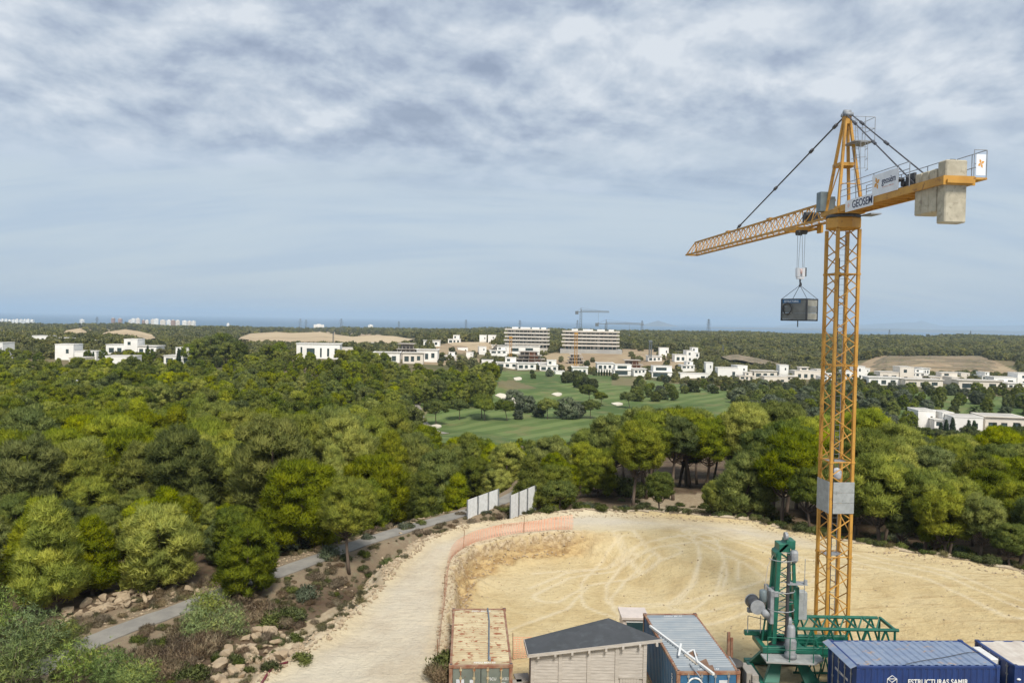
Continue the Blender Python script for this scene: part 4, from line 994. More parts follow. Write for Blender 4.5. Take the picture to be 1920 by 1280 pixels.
# pendants
def pend(name, a, b_, r, knots):
    a = Vector(a); b_ = Vector(b_); o = bar(name, a, b_, r, M_['rope'], CR)
    for u in knots:
        c = a.lerp(b_, u); d_ = (b_ - a).normalized(); MB().tube(c - d_*.16, c + d_*.16, r*2.1, 8).build('coupling', M_['rope'], o)
        bpy.context.scene.collection.objects[-1] if False else None
def pend2(name, a, b_, r, knots):
    a = Vector(a); b_ = Vector(b_); d_ = (b_ - a).normalized(); m = MB(); m.tube(a, b_, r, 8); o = m.build(name, M_['rope'], CR)
    for u in knots: c = a.lerp(b_, u); MB().tube(c - d_*.16, c + d_*.16, r*2.2, 8).build('coupling', M_['rope'], o)
pend2('jib_pendant', (0, .1, 27.22), (0, 14.2, jt + .1), .042, (.07, .25, .57, .97))
for sx in (-1, 1): pend2('counter_jib_pendant', (sx*.14, -.25, 27.18), (sx*.5, -6.6, 22.62), .032, (.14, .45))
# counter jib
cj = MB()
for sx in (-1, 1): cj.box(sx*.60 - .05, sx*.60 + .05, -8.65, -.3, 22.23, 22.55)
for k in range(12): cj.box(-.55, .55, -.9 - k*.72, -.82 - k*.72, 22.26, 22.40)
cj.box(-.66, .66, -8.72, -8.651, 22.20, 22.56); cj.box(.652, 1.15, -8.72, -6.9, 22.44, 22.52)
cj = cj.build('counter_jib', cm, CR)
MB().box(-.548, .548, -6.6, -.35, 22.405, 22.44).build('walkway', cm, cj)
for s0, s1, z0, z1, w_ in [(6.58, 7.03, 21.25, 22.98, .52), (7.05, 7.50, 21.25, 22.98, .52), (7.52, 7.97, 21.25, 22.98, .52), (8.02, 8.55, 20.75, 23.22, .5)]:
    m = MB(); big_ = s1 - s0 > .5
    m.box(-w_ + .05, w_ - .05, -s1, -s0, z0, z1); m.build('counterweight', M_['concrete'], cj, bevel=.045)
    MB().tube((-.1, -(s0 + s1)/2, z1 + .02), (.1, -(s0 + s1)/2, z1 + .02), .06, 8).build('lifting_eye', M_['dark'], cj)
rl = MB()
for sx in (-.66, .66):
    for y_ in (-.9, -2.3, -3.8, -5.7, -6.5): rl.tube((sx, y_, 22.5), (sx, y_, 23.55), .02, 5)
    for z in (22.95, 23.25, 23.55): rl.tube((sx, -.9, z), (sx, -6.5, z), .018, 5)
rl.build('handrail', M_['galv'], cj); rl = MB()
for sx in (1.12,):
    for y_ in (-6.95, -7.85, -8.70): rl.tube((sx, y_, 22.5), (sx, y_, 23.6), .02, 5)
    for z in (23.05, 23.6): rl.tube((sx, -6.95, z), (sx, -8.70, z), .018, 5)
for z in (23.05, 23.6): rl.tube((.60, -8.70, z), (1.12, -8.70, z), .018, 5)
rl.tube((.60, -8.70, 22.5), (.60, -8.70, 23.6), .018, 5); rl.build('end_handrail', M_['galv'], cj)
WM = lambda y, z, x=-.66: Matrix.Translation((x, y, z)) @ Matrix(((0, 0, -1, 0), (-1, 0, 0, 0), (0, 1, 0, 0), (0, 0, 0, 1)))   # text facing -X, reading towards -Y
sg = MB(); sg.box(-.70, -.68, -3.85, -1.45, 22.12, 22.66); sg = sg.build('name_board', M_['banner'], cj)
text('lettering', 'GEOSEM', .50, M_['logo_navy'], sg, WM(-2.95, 22.38, -.706), sx=.92, off=.004)
lo = MB(); lo.add([(-.706, -1.62, 22.4), (-.706, -1.75, 22.28), (-.706, -1.88, 22.4), (-.706, -1.75, 22.54)], [(0, 1, 2, 3)]); lo.build('faded_emblem', M_['logo_pink'], sg)
bn = MB(); bn.box(-.695, -.685, -5.75, -3.75, 22.50, 23.45); bn = bn.build('banner', M_['banner'], cj)
text('lettering', 'geosèm', .42, M_['logo_navy'], bn, WM(-5.05, 23.06, -.700), sx=.82, off=.003)
text('small_lettering', 'estructuras y edificación', .09, M_['logo_pink'], bn, WM(-5.0, 22.80, -.700))
def emblem(parent, y, z, x, s, facing='x'):
    m = MB()
    for k in range(4):
        a = k*math.pi/2 + .2; pts = []
        for q in (0, .55, 1.1): pts.append((math.cos(a + q - .3)*s*(.55 + .45*(q == .55)), math.sin(a + q - .3)*s*(.8 + .5*(q == .55))))
        P3 = [(0, 0)] + pts
        m.add([((x, y - u, z + v) if facing == 'x' else (y + u, x, z + v)) for u, v in P3], [(0, 1, 2, 3)])
    return m.build('emblem', M_['logo_orange'], parent)
emblem(bn, -4.12, 23.05, -.700, .24)
eb = MB(); eb.box(.66, 1.06, -8.735, -8.725, 22.60, 23.42); eb = eb.build('end_banner', M_['banner'], cj); emblem(eb, .86, 23.06, -8.74, .15, 'y')
wn = MB(); wn.tube((-.35, -6.2, 22.82), (.35, -6.2, 22.82), .26, 14); wn.box(-.45, -.35, -6.5, -5.9, 22.45, 23.1); wn.box(.35, .45, -6.5, -5.9, 22.45, 23.1); wn.tube((-.5, -5.75, 22.75), (-.1, -5.75, 22.75), .13, 10); wn.box(-.55, -.1, -6.0, -5.5, 22.45, 22.6); wn.tube((-.62, -5.65, 22.95), (-.40, -5.65, 22.95), .10, 10)
wn.build('hoist_winch', M_['dark'], cj)
MB().box(-.25, .3, -3.55, -3.15, 22.45, 22.9).build('control_box', M_['dark'], cj)
MB().box(.7, 1.25, -1.3, -.4, 22.10, 22.16).build('side_step', M_['galv'], CR)
# ------------------------------------------------------------------ hoisted bin
cb_ = CR.matrix_basis @ Vector((0, ty, 0))
BN = thing('lifting_bin', 'dark grey timber sided bin with black hose hanging from the yellow crane', 'bin', (cb_.x, cb_.y, 16.78), R(-53))
bx_, by_, bh = .78, .52, 1.25
m = MB(); m.box(-bx_, bx_, -by_, by_, 0, .08)
for sx in (-1, 1):
    for sy in (-1, 1): m.box(sx*bx_ - .04, sx*bx_ + .04, sy*by_ - .04, sy*by_ + .04, 0, bh)
for sy in (-1, 1): m.box(-bx_, bx_, sy*by_ - .03, sy*by_ + .03, bh - .07, bh)
for sx in (-1, 1): m.box(sx*bx_ - .03, sx*bx_ + .03, -by_, by_, bh - .07, bh)
m.build('frame', M_['dark'], BN)
for k in range(3):
    z0, z1 = .09 + k*.37, .44 + k*.37
    MB().box(-bx_ + .04, bx_ - .04, -by_ - .02, -by_ + .02, z0, z1).build('side_board', M_['bin_grey'], BN)
    MB().box(-bx_ + .04, bx_ - .04, by_ - .02, by_ + .02, z0, z1).build('side_board', M_['bin_grey'], BN)
    MB().box(bx_ - .02, bx_ + .02, -by_ + .04, by_ - .04, z0, z1).build('side_board', M_['bin_pale'] if k != 1 else M_['bin_grey'], BN)
    MB().box(-bx_ - .02, -bx_ + .02, -by_ + .04, by_ - .04, z0, z1).build('side_board', M_['bin_grey'], BN)
bt = MB(); bt.box(-bx_ + .06, .42, -by_ - .033, -by_ - .022, 1.0, 1.19); bt = bt.build('lettered_strip', M_['cont_blue2'], BN)
text('lettering', 'ESTRUCTURAS', .17, M_['white_paint'], bt, Matrix.Translation((-.16, -by_ - .036, 1.09)) @ Matrix.Rotation(R(90), 4, 'X'), sx=.8)
hs = MB()
for k in range(3):
    pts = [(-.38 + (.24 + .02*k)*math.cos(a), -by_ - .06 - .03*k, .68 + (.33 - .015*k)*math.sin(a)) for a in np.linspace(0, 6.283, 25)]
    hs.path(pts, .022, 5)
hs.build('hose_coil', M_['dark'], BN)
for sx in (-1, 1):
    for sy in (-1, 1): bar('sling', (sx*bx_, sy*by_, bh), (0, 0, 18.80 - 16.78), .014, M_['rope'], BN)
bar('sling_ring', (0, 0, 18.80 - 16.8), (0, 0, 18.93 - 16.78), .04, M_['rope'], BN)
bar('loose_strap', (.05, -.2, 0), (.05, -.2, -.34), .03, M_['dark'], BN)

# ------------------------------------------------------------------ green slewing unit on its stand
gp_ = at_d(1466, 1343, 35.2)
GC = thing('green_crane_unit', 'dark green slewing crane top with winch and short truss jib on a stand', 'crane', (gp_.x, gp_.y, -1.19), 0); GC.scale = (1.09, 1.09, 1.09)
gm = M_['green']; pzz = 2.62
def gpt(px, py, d): p = at_d(px, py, d); return Vector((p.x - gp_.x, p.y - gp_.y, p.z))
# stand: four splayed box legs on a cross frame
bs = MB(); bs.box(-1.3, 1.3, -1.35, -1.1, 1.1, 1.32); bs.box(-1.3, 1.3, 1.1, 1.35, 1.1, 1.32); bs.box(-1.3, -1.05, -1.09, 1.09, 1.1, 1.3); bs.box(1.05, 1.3, -1.09, 1.09, 1.1, 1.3); bs.build('base_frame', gm, GC, bevel=.015)
for sx in (-1, 1):
    for sy in (-1, 1):
        m = MB(); a = Vector((sx*.85, sy*.95, 1.32)); b_ = Vector((sx*.45, sy*.45, 2.2))
        m.add([a + Vector((-.32, -.1, 0)), a + Vector((.32, -.1, 0)), a + Vector((.32, .1, 0)), a + Vector((-.32, .1, 0)), b_ + Vector((-.2, -.1, 0)), b_ + Vector((.2, -.1, 0)), b_ + Vector((.2, .1, 0)), b_ + Vector((-.2, .1, 0))],
              [(0, 3, 2, 1), (4, 5, 6, 7), (0, 1, 5, 4), (1, 2, 6, 5), (2, 3, 7, 6), (3, 0, 4, 7)]); m.build('leg', gm, GC, bevel=.012)
MB().lathe([(.5, 2.15), (.75, 2.2), (.75, 2.38), (.62, 2.42)], 20, (.1, 0, 0)).build('slewing_ring', M_['dark'], GC)
m = MB(); m.box(-1.15, 3.0, -.72, -.50, 2.43, 2.68); m.box(-1.15, 3.0, .50, .72, 2.43, 2.68); m.box(-1.15, -.95, -.49, .49, 2.43, 2.66); m.box(.4, .6, -.49, .49, 2.43, 2.66); m.box(-1.6, -.5, .30, .49, 2.75, 2.95); m.build('turntable_frame', gm, GC, bevel=.012)
pl = MB(); pl.prism([(-1.25, -1.5), (.7, -1.62), (1.25, -1.2), (1.25, -.74), (-1.25, -.74)], 2.36, 2.42); pl = pl.build('service_platform', M_['mesh_panel'], GC)
for x, y in ((-1.2, -1.45), (-.3, -1.5), (.65, -1.57), (1.2, -1.17)): bar('railing_post', (x, y, 2.42), (x, y, 3.42), .022, gm, pl)
for z in (2.92, 3.42):
    for a, b_ in (((-1.2, -1.45), (.65, -1.57)), ((.65, -1.57), (1.2, -1.17))): bar('rail', (*a, z), (*b_, z), .018, gm, pl)
for x in (-1.55, -1.0): bar('railing_post', (x, .1, 2.95), (x, .1, 3.7), .018, M_['galv'], pl)
bar('rail', (-1.55, .1, 3.7), (-.4, .1, 3.45), .016, M_['galv'], pl)
# A frame
af = MB(); af.box(-.42, .02, -.30, .30, 6.60, 6.95); af.add([(-.55, -.3, 6.35), (.02, -.3, 6.95), (.02, -.3, 7.12), (-.55, -.3, 6.55), (-.55, .3, 6.35), (.02, .3, 6.95), (.02, .3, 7.12), (-.55, .3, 6.55)], [(0, 1, 2, 3), (7, 6, 5, 4), (3, 2, 6, 7), (1, 0, 4, 5), (0, 3, 7, 4), (2, 1, 5, 6)])
af.box(-.1, .28, -.28, .28, 6.75, 7.1); af = af.build('mast_head', gm, GC, bevel=.012)
MB().tube((-.14, -.1, 7.25), (-.02, -.1, 7.25), .17, 12).build('head_sheave', M_['galv'], af); MB().lathe([(.1, 6.2), (.17, 6.3), (.17, 6.62), (.12, 6.72)], 10, (.2, -.36, 0)).build('head_motor', M_['galv'], af)
for x, y in ((-.42, -.32), (-.42, .32)): bar('column', (x - .14, y, 2.68), (x, y*.85, 6.6), .085, gm, GC, 'square')
for x, y in ((.18, -.32), (.18, .32)): bar('column', (x + .22, y, 2.68), (x, y*.85, 6.75), .062, gm, GC, 'square')
bar('back_stay', (-.95, 0, 2.68), (-.5, 0, 6.4), .045, gm, GC)
nlev = 9
for k in range(nlev):
    z0, z1 = 2.8 + k*.42, 2.8 + (k + 1)*.42; xa = lambda z: -.56 + .14*(z - 2.68)/3.92; xb = lambda z: .40 - .22*(z - 2.68)/4.07
    for y in (-.31, .31):
        if k % 2: bar('brace', (xa(z0), y, z0), (xb(z1), y, z1), .024, gm, GC)
        else: bar('brace', (xb(z0), y, z0), (xa(z1), y, z1), .024, gm, GC)
        bar('rung', (xa(z1), y, z1), (xb(z1), y, z1), .014, M_['galv'], GC)
bar('hydraulic_ram', (-.05, -.40, 3.0), (-.02, -.36, 6.5), .075, M_['dark'], GC)
for z in (4.2, 5.0, 6.35):
    m = MB(); pts = [(-.3 + .55*math.cos(a), -.35 - .42*math.sin(a), z) for a in np.linspace(0, math.pi, 9)]; m.path(pts, .018, 5); m.build('guard_hoop', M_['galv'], GC)
m = MB(); m.box(-.1, .75, -.55, -.1, 5.28, 5.31); m.tube((.62, -.5, 4.2), (.62, -.5, 6.4), .015, 5); m.box(.6, .72, -.55, -.45, 5.31, 5.5); m.build('work_platform', M_['galv'], GC)
m = MB(); m.path([(-.55, 0, 6.4), (-.78, 0, 5.9), (-.86, 0, 5.2), (-.82, 0, 4.7)], .02, 5); m.build('feed_cable', M_['timber'], GC)
# winch on the left
wv = MB(); wv.tube((-1.30, -.35, 4.25), (-1.30, .35, 4.25), .29, 18); wv = wv.build('winch_drum', M_['dark'], GC, True)
for y in (-.40, .38): MB().tube((-1.30, y, 4.25), (-1.30, y + .03, 4.25), .31, 20).build('drum_flange', M_['galv'], wv)
MB().tube((-1.0, -.62, 4.02), (-1.0, -.05, 4.02), .15, 14).build('winch_motor', M_['galv'], GC, True)
MB().lathe([(.12, -.28), (.16, -.24), (.16, .18), (.12, .22)], 14, (-1.02, -.2, 4.72)).build('winch_gearbox', M_['cabinet'], GC, True)
m = MB(); m.box(-.78, -.62, -.45, .45, 3.55, 5.0); m.box(-1.5, -.62, .28, .45, 3.75, 3.95); m.box(-.62, -.42, -.4, .4, 4.7, 4.95); m.build('winch_bracket', M_['galv'], GC, bevel=.02)
MB().box(.62, 1.0, .1, .5, 3.55, 4.75).build('electrical_cabinet', M_['mesh_panel'], GC, bevel=.015)
MB().box(.44, .6, 0, .5, 3.4, 5.0).build('cabinet_bracket', gm, GC)
# slewing motors
for (x, y, r_) in ((-.12, -1.1, .215), (.1, -.25, .17)):
    m = MB(); m.lathe([(r_*1.15, 2.43), (r_*1.15, 2.6), (r_*.85, 2.66), (r_*1.05, 2.85), (r_*1.05, 3.15), (r_*.8, 3.25), (r_*.75, 3.7), (r_*.55, 3.8)], 16, (x, y, 0)); m.build('slewing_motor', M_['galv'], GC, True)
# jib stub: box truss to the right
ja = MB(); X0, X1, zt_, zb_, y0_, y1_ = .55, 4.45, 3.46, 2.12, -.62, .72
ja.box(X1 - .05, X1 + .05, y0_, y1_, zt_ - .06, zt_ + .06); ja = ja.build('truss_jib', gm, GC)
for y in (y0_, y1_): bar('top_chord', (X0 - .2, y, zt_), (X1 + (.15 if y < 0 else -.1), y, zt_), .075, gm, ja); bar('bottom_chord', (X0 - .2, y, zb_ + .2), (X1, y, zb_ + .2), .06, gm, ja)
nq = 5; sx_ = (X1 - X0)/nq
for k in range(nq):
    xq = X0 + k*sx_
    for y in (y0_, y1_): bar('brace', (xq, y, zb_ + .2), (xq + sx_/2, y, zt_), .045, gm, ja); bar('brace', (xq + sx_/2, y, zt_), (xq + sx_, y, zb_ + .2), .045, gm, ja)
    bar('cross_brace', (xq, y0_, zt_), (xq + sx_, y1_, zt_), .035, gm, ja); bar('strut', (xq + sx_, y0_, zt_), (xq + sx_, y1_, zt_), .05, gm, ja); bar('cross_brace', (xq, y1_, zb_ + .2), (xq + sx_, y0_, zb_ + .2), .03, gm, ja)
for y in (y0_, y1_): bar('end_post', (X1, y, zb_ + .2), (X1, y, zt_), .05, gm, ja)
# second truss section lying below
lo_ = thing('truss_section', 'green crane truss section lying on the ground under the slewing unit', 'truss', (gp_.x + .9, gp_.y - .2, -.02), 0)
for y in (-.5, .5): bar('chord', (-.3, y, 1.5), (3.6, y, 1.5), .07, gm, lo_, 'square'); bar('chord', (-.3, y, .1), (3.6, y, .1), .06, gm, lo_)
for k in range(6):
    for y in (-.5, .5): bar('brace', (-.2 + k*.63, y, .1), (.1 + k*.63, y, 1.5), .035, gm, lo_); bar('brace', (.1 + k*.63, y, 1.5), (.43 + k*.63, y, .1), .035, gm, lo_)
    bar('strut', (.1 + k*.63, -.5, 1.5), (.1 + k*.63, .5, 1.5), .035, gm, lo_)

# ------------------------------------------------------------------ containers
def corr(m, x0, x1, n, f, amp, flat=.35):
    """corrugated sheet profile along x: returns list of (x, offset)"""
    out = []; st = (x1 - x0)/n
    for k in range(n):
        a = x0 + k*st; out += [(a, 0), (a + st*flat, 0), (a + st*.5, amp), (a + st*(.5 + flat), amp)]
    out.append((x1, 0)); return out
def container(name, label, loc, rz, side, roof, frame, doormat, length=6.06, door='front', nroof=26, lock=M_['galv'], detail=True):
    """local: x across (2.44) or along; long axis = local Y, doors at -Y"""
    o = thing(name, label, 'container', loc, rz); W, Ht, Ln = 1.22, 2.59, length/2
    fr = MB()
    for sx in (-1, 1):
        fr.box(sx*W - .07, sx*W + .07, -Ln, -Ln + .14, .16, Ht - .14); fr.box(sx*W - .07, sx*W + .07, Ln - .14, Ln, .16, Ht - .14)
        fr.box(sx*W - .05, sx*W + .05, -Ln + .141, Ln - .141, Ht - .13, Ht - .03); fr.box(sx*W - .05, sx*W + .05, -Ln + .141, Ln - .141, .02, .16)
    for y0, y1 in ((-Ln, -Ln + .12), (Ln - .12, Ln)): fr.box(-W + .08, W - .08, y0, y1, Ht - .14, Ht - .02); fr.box(-W + .08, W - .08, y0, y1, .02, .16)
    fr.build('frame', frame, o, bevel=.006)
    for sx in (-1, 1):
        for sy in (-1, 1):
            for z in (0, Ht - .12):
                m = MB(); m.box(sx*W - .085, sx*W + .085, sy*(Ln - .085) - .09, sy*(Ln - .085) + .09, z, z + .13); c = m.build('corner_casting', frame, o, bevel=.01)
                if z: MB().lathe([(.05, 0), (.05, .004)], 10, (sx*W, sy*(Ln - .085), z + .131)).build('twist_hole', M_['dark'], c)
    # roof: ribs run across
    pr = corr(None, -Ln + .45, Ln - .45, nroof, None, .042); ys = [(-Ln + .12, 0)] + pr + [(Ln - .12, 0)]
    m = MB(); vs_ = []
    for y, dz in ys: vs_ += [(-W + .05, y, Ht - .05 + dz), (W - .05, y, Ht - .05 + dz)]
    m.add(vs_, [(2*i, 2*i + 1, 2*i + 3, 2*i + 2) for i in range(len(ys) - 1)]); rf = m.build('roof', roof, o)
    for sx, nm in ((-1, 'side_wall'), (1, 'side_wall')):
        pr = corr(None, -Ln + .14, Ln - .14, 22, None, -.036); m = MB(); vs_ = []
        for y, dx in pr: vs_ += [(sx*(W + .04 + dx), y, .16), (sx*(W + .04 + dx), y, Ht - .13)]
        m.add(vs_, [(2*i, 2*i + 1, 2*i + 3, 2*i + 2) for i in range(len(pr) - 1)]); m.build(nm, side, o)
    pr = corr(None, -W + .07, W - .07, 9, None, -.036); m = MB(); vs_ = []
    for x, dy in pr: vs_ += [(x, Ln - .02 + dy, .16), (x, Ln - .02 + dy, Ht - .14)]
    m.add(vs_, [(2*i, 2*i + 1, 2*i + 3, 2*i + 2) for i in range(len(pr) - 1)]); m.build('end_wall', side, o)
    doors = []
    for sx in (-1, 1):
        m = MB(); x0, x1 = sorted((sx*.012, sx*(W - .08))); m.box(x0, x1, -Ln + .03, -Ln + .07, .17, Ht - .15)
        dr_ = m.build('door', doormat, o, bevel=.008); doors.append(dr_)
        for q in (.28, .82):
            b_ = MB(); b_.tube((sx*q, -Ln + .0, .12), (sx*q, -Ln + .0, Ht - .08), .022, 8)
            for z in (.35, 1.2, 2.05, Ht - .2): b_.box(sx*q - .05, sx*q + .05, -Ln - .02, -Ln + .028, z - .04, z + .04)
            b_.build('lock_bar', lock, dr_)
    return o, doors, rf
TX = lambda x, y, z: Matrix.Translation((x, y, z)) @ Matrix.Rotation(R(90), 4, 'X')
# left: rusty beige
ca = at(902, 1246, 2.59); cbk = at(898, 1135, 2.59); v = (cbk - ca).normalized(); mid = ca + v*3.03
C1, D1, R1 = container('shipping_container', 'rusty beige roofed container with grey green doors beside the orange net', (mid.x, mid.y, 0), math.atan2(v.y, v.x) - math.pi/2, M_['rust'], M_['rust_beige'], M_['rust'], M_['cont_grey'], lock=M_['rust_beige'])
MB().box(-1.0, -.68, -3.012, -3.004, 1.75, 2.0).build('paper_label', M_['sticker'], D1[0]); MB().box(-.45, -.28, -3.012, -3.004, 1.78, 1.98).build('paper_label', M_['sticker'], D1[0])
text('marking', 'FSCU', .16, M_['white_paint'], D1[1], TX(.46, -3.008, 2.0), sx=.9); text('marking', '864120 2', .16, M_['white_paint'], D1[1], TX(.96, -3.008, 2.0), sx=.55); text('marking', '22G1', .16, M_['white_paint'], D1[1], TX(.93, -3.008, 1.80), sx=.6)
RT = lambda x, y, z: Matrix.Translation((x, y, z))
text('marking', 'FSCU 864120', .16, M_['white_paint'], R1, RT(.15, -2.72, 2.545)); text('marking', 'FSCU 864120', .16, M_['white_paint'], R1, RT(.1, 2.76, 2.545))
cb3 = thing('roof_cable', 'blue grey cable lying along the rusty beige container roof', 'cable', (mid.x, mid.y, 2.59), C1.rotation_euler.z); m = MB(); m.path([(.42, 3.0, -.0), (.45, 1.5, .02), (.40, 0, .0), (.36, -1.5, .02), (.32, -2.55, 0)], .035, 6); m.build('cable', M_['pvc'], cb3); MB().path([(.36, -2.3, .0), (.37, -2.6, .0)], .045, 6).build('cable_end', M_['galv'], cb3)
# middle: grey blue roof, blue doors
ca = at(1329, 1258, 2.59); cbk = at(1258, 1152, 2.59); v = (cbk - ca).normalized(); mid2 = ca + v*3.03
C2, D2, R2 = container('shipping_container', 'blue door container with dull grey blue roof littered with planks', (mid2.x, mid2.y, 0), math.atan2(v.y, v.x) - math.pi/2, M_['cont_blue2'], M_['roof_greyblue'], M_['rust'], M_['cont_blue2'])
for k in range(2): text('marking', 'UNIU 20147', .17, M_['white_paint'], R2, RT(.1, (-2.72, 2.76)[k], 2.545))
m = MB(); pts = [(-.55 + .30*math.cos(a), -3.02, 2.02 + .30*math.sin(a)) for a in np.linspace(-.3, math.pi + .3, 16)]; m.path(pts, .035, 6); m.build('round_emblem', M_['white_paint'], D2[0])
MB().box(.44, .78, -3.012, -3.004, 2.02, 2.22).build('paper_label', M_['sticker'], D2[1])
text('marking', 'UNIU', .26, M_['white_paint'], C2, Matrix.Translation((-1.268, -2.2, 1.9)) @ Matrix.Rotation(R(-90), 4, 'Z') @ Matrix.Rotation(R(90), 4, 'X') @ Matrix.Rotation(R(-90), 4, 'Z'), sx=.8)
z2 = 2.57
def plank(label, a, b_, w_, t_, mat, name='plank', lift=0.0, group='planks on the grey blue roof'):
    a = at(*a, z2 + t_/2 + lift); b_ = at(*b_, z2 + t_/2 + lift); o = thing(name, label, 'plank', tuple(a), 0, group)
    bar('board', (0, 0, 0), b_ - a, w_/2, mat, o, 'square', t_/2); return o
plank('long pale beam lying diagonally over the grey blue container roof', (1219, 1173), (1338, 1263), .10, .09, M_['white_metal'], 'timber_beam', .02)
plank('short pale plank crossing the long beam on the roof', (1277, 1206), (1273, 1228), .09, .04, M_['white_metal'], lift=.12)
plank('thin pale batten beside the long beam on the roof', (1284, 1227), (1307, 1245), .07, .04, M_['timber'])
plank('thin grey rod leaning over the roof edge by the doors', (1293, 1243), (1313, 1269), .04, .04, M_['galv'], 'steel_rod', .03)
plank('pale batten standing askew among the brown boards', (1301, 1217), (1308, 1240), .06, .04, M_['white_metal'], lift=.12)
plank('pale batten pointing up the roof from the brown boards', (1300, 1217), (1288, 1223), .06, .04, M_['white_metal'], lift=.10)
for pts, lab in (([(1290, 1222), (1302, 1220), (1308, 1228), (1297, 1232)], 'small broken brown board on the grey blue roof'), ([(1312, 1240), (1324, 1235), (1330, 1248), (1336, 1247), (1340, 1256), (1330, 1258)], 'torn brown board under the long beam on the roof')):
    P = [at(*p, z2 + .05) for p in pts]; c = P[0]; o = thing('broken_board', lab, 'board', tuple(c)); MB().prism([(p.x - c.x, p.y - c.y) for p in P], 0, .03).build('board', M_['brownboard'], o)
# royal blue, lettered, long side to the camera
ca = at(1605, 1246, 2.59); cbk = at(1881, 1246, 2.59); v = (cbk - ca).normalized(); nrm = Vector((-v.y, v.x, 0)); mid3 = ca + v*3.03 + nrm*1.22
C3, D3, R3 = container('shipping_container', 'royal blue lettered container with faded blue ribbed roof', (mid3.x, mid3.y, 0), math.atan2(v.y, v.x) - math.pi/2, M_['cont_navy'], M_['roof_navy'], M_['cont_navy'], M_['cont_navy'], nroof=15)
MB().add([(-1.3, -3.04, 2.58), (1.3, -3.04, 2.58), (1.3, -3.30, 2.47), (-1.3, -3.30, 2.47), (-1.3, -3.04, 2.60), (1.3, -3.04, 2.60), (1.3, -3.30, 2.49), (-1.3, -3.30, 2.49)], [(0, 1, 2, 3), (7, 6, 5, 4), (3, 2, 6, 7), (0, 3, 7, 4), (1, 5, 6, 2)]).build('rain_hood', M_['roof_navy'], C3)
TS = lambda y, z: Matrix.Translation((1.268, y, z)) @ Matrix.Rotation(R(90), 4, 'Z') @ Matrix.Rotation(R(90), 4, 'X')
text('lettering', 'ESTRUCTURAS SAMIR', .30, M_['white_paint'], C3, TS(.42, 1.90), sx=.88, off=.005)
m = MB()
cube2 = [(-.20, .02), (0, .16), (.20, .02), (0, -.12), (-.20, -.22), (0, -.36), (.20, -.22)]
for a, b_ in ((0, 1), (1, 2), (2, 3), (3, 0), (0, 4), (3, 5), (2, 6), (4, 5), (5, 6), (0, 2)): m.tube((1.272, -1.52 + cube2[a][0], 2.02 + cube2[a][1]), (1.272, -1.52 + cube2[b_][0], 2.02 + cube2[b_][1]), .014, 4)
m.build('cube_emblem', M_['white_paint'], C3)
text('lettering', 'ESTRUCTURAS SAMIR', .16, M_['white_paint'], D3[0], TX(-.05, -3.012, 1.62), sx=.75)
cw = thing('roof_wire', 'thin dark wire lying across the faded blue container roof', 'wire', tuple(mid3 + Vector((0, 0, 0))), C3.rotation_euler.z); m = MB(); m.path([(1.15, -.9, 0), (.9, -.1, .02), (.5, 1.2, .0), (.1, 2.4, .02), (0, 3.0, 0)], .014, 5); m.build('wire', M_['dark'], cw); cw.location.z = 2.60
# right: second blue container with white dusty roof and cooling unit
mid4 = mid3 + v*(6.06 + .62)
C4, D4, R4 = container('shipping_container', 'blue container with dusty white roof right of the lettered one', (mid4.x, mid4.y, 0), C3.rotation_euler.z, M_['cont_navy'], M_['roof_white'], M_['cont_navy'], M_['cont_navy'], nroof=6)
o = thing('cooling_unit', 'white cooling unit mounted on the blue container end', 'air conditioner', (mid4.x, mid4.y, 0), C3.rotation_euler.z); MB().box(-.9, .35, -3.42, -3.06, 1.75, 2.45).build('casing', M_['white_metal'], o, bevel=.02)
MB().tube((-.25, -3.44, 2.1), (-.25, -3.42, 2.1), .26, 20).build('fan_grille', M_['cabinet'], o); MB().box(-.9, .35, -3.06, -3.05, 1.65, 1.75).build('bracket', M_['galv'], o)
MB().lathe([(.06, 0), (.09, .03), (.06, .06)], 12, (1.28, -2.85, 2.0)).build('round_lamp', M_['white_metal'], C4)

# ------------------------------------------------------------------ timber shed
SA, SB, SC_, SD = Vector((.78, 33.35, 2.30)), Vector((4.60, 34.05, 3.05)), Vector((6.62, 31.95, 3.00)), Vector((.92, 31.80, 2.30))
shc = Vector((3.4, 32.6, 0)); SH = thing('timber_shed', 'grey weathered timber shed with sloping dark felt roof', 'shed', tuple(shc))
L_ = lambda p: Vector(p) - shc
m = MB(); T_ = Vector((0, 0, .07)); q = [L_(p) for p in (SD, SC_, SB, SA)]
m.add(q + [p + T_ for p in q], [(3, 2, 1, 0), (4, 5, 6, 7), (0, 1, 5, 4), (1, 2, 6, 5), (2, 3, 7, 6), (3, 0, 4, 7)]); m.build('felt_roof', M_['felt'], SH)
fz = lambda x: 2.30 + (x - .92)/(5.70)*.70
m = MB(); a, b_ = L_(SD), L_(SC_); m.add([a + Vector((0, -.03, -.05)), b_ + Vector((0, -.03, -.05)), b_ + Vector((0, -.03, .085)), a + Vector((0, -.03, .085)), a + Vector((0, -.003, -.05)), b_ + Vector((0, -.003, -.05)), b_ + Vector((0, -.003, .085)), a + Vector((0, -.003, .085))], [(0, 1, 2, 3), (3, 2, 6, 7), (0, 4, 5, 1), (0, 3, 7, 4), (1, 5, 6, 2)]); m.build('eave_board', M_['wood'], SH)
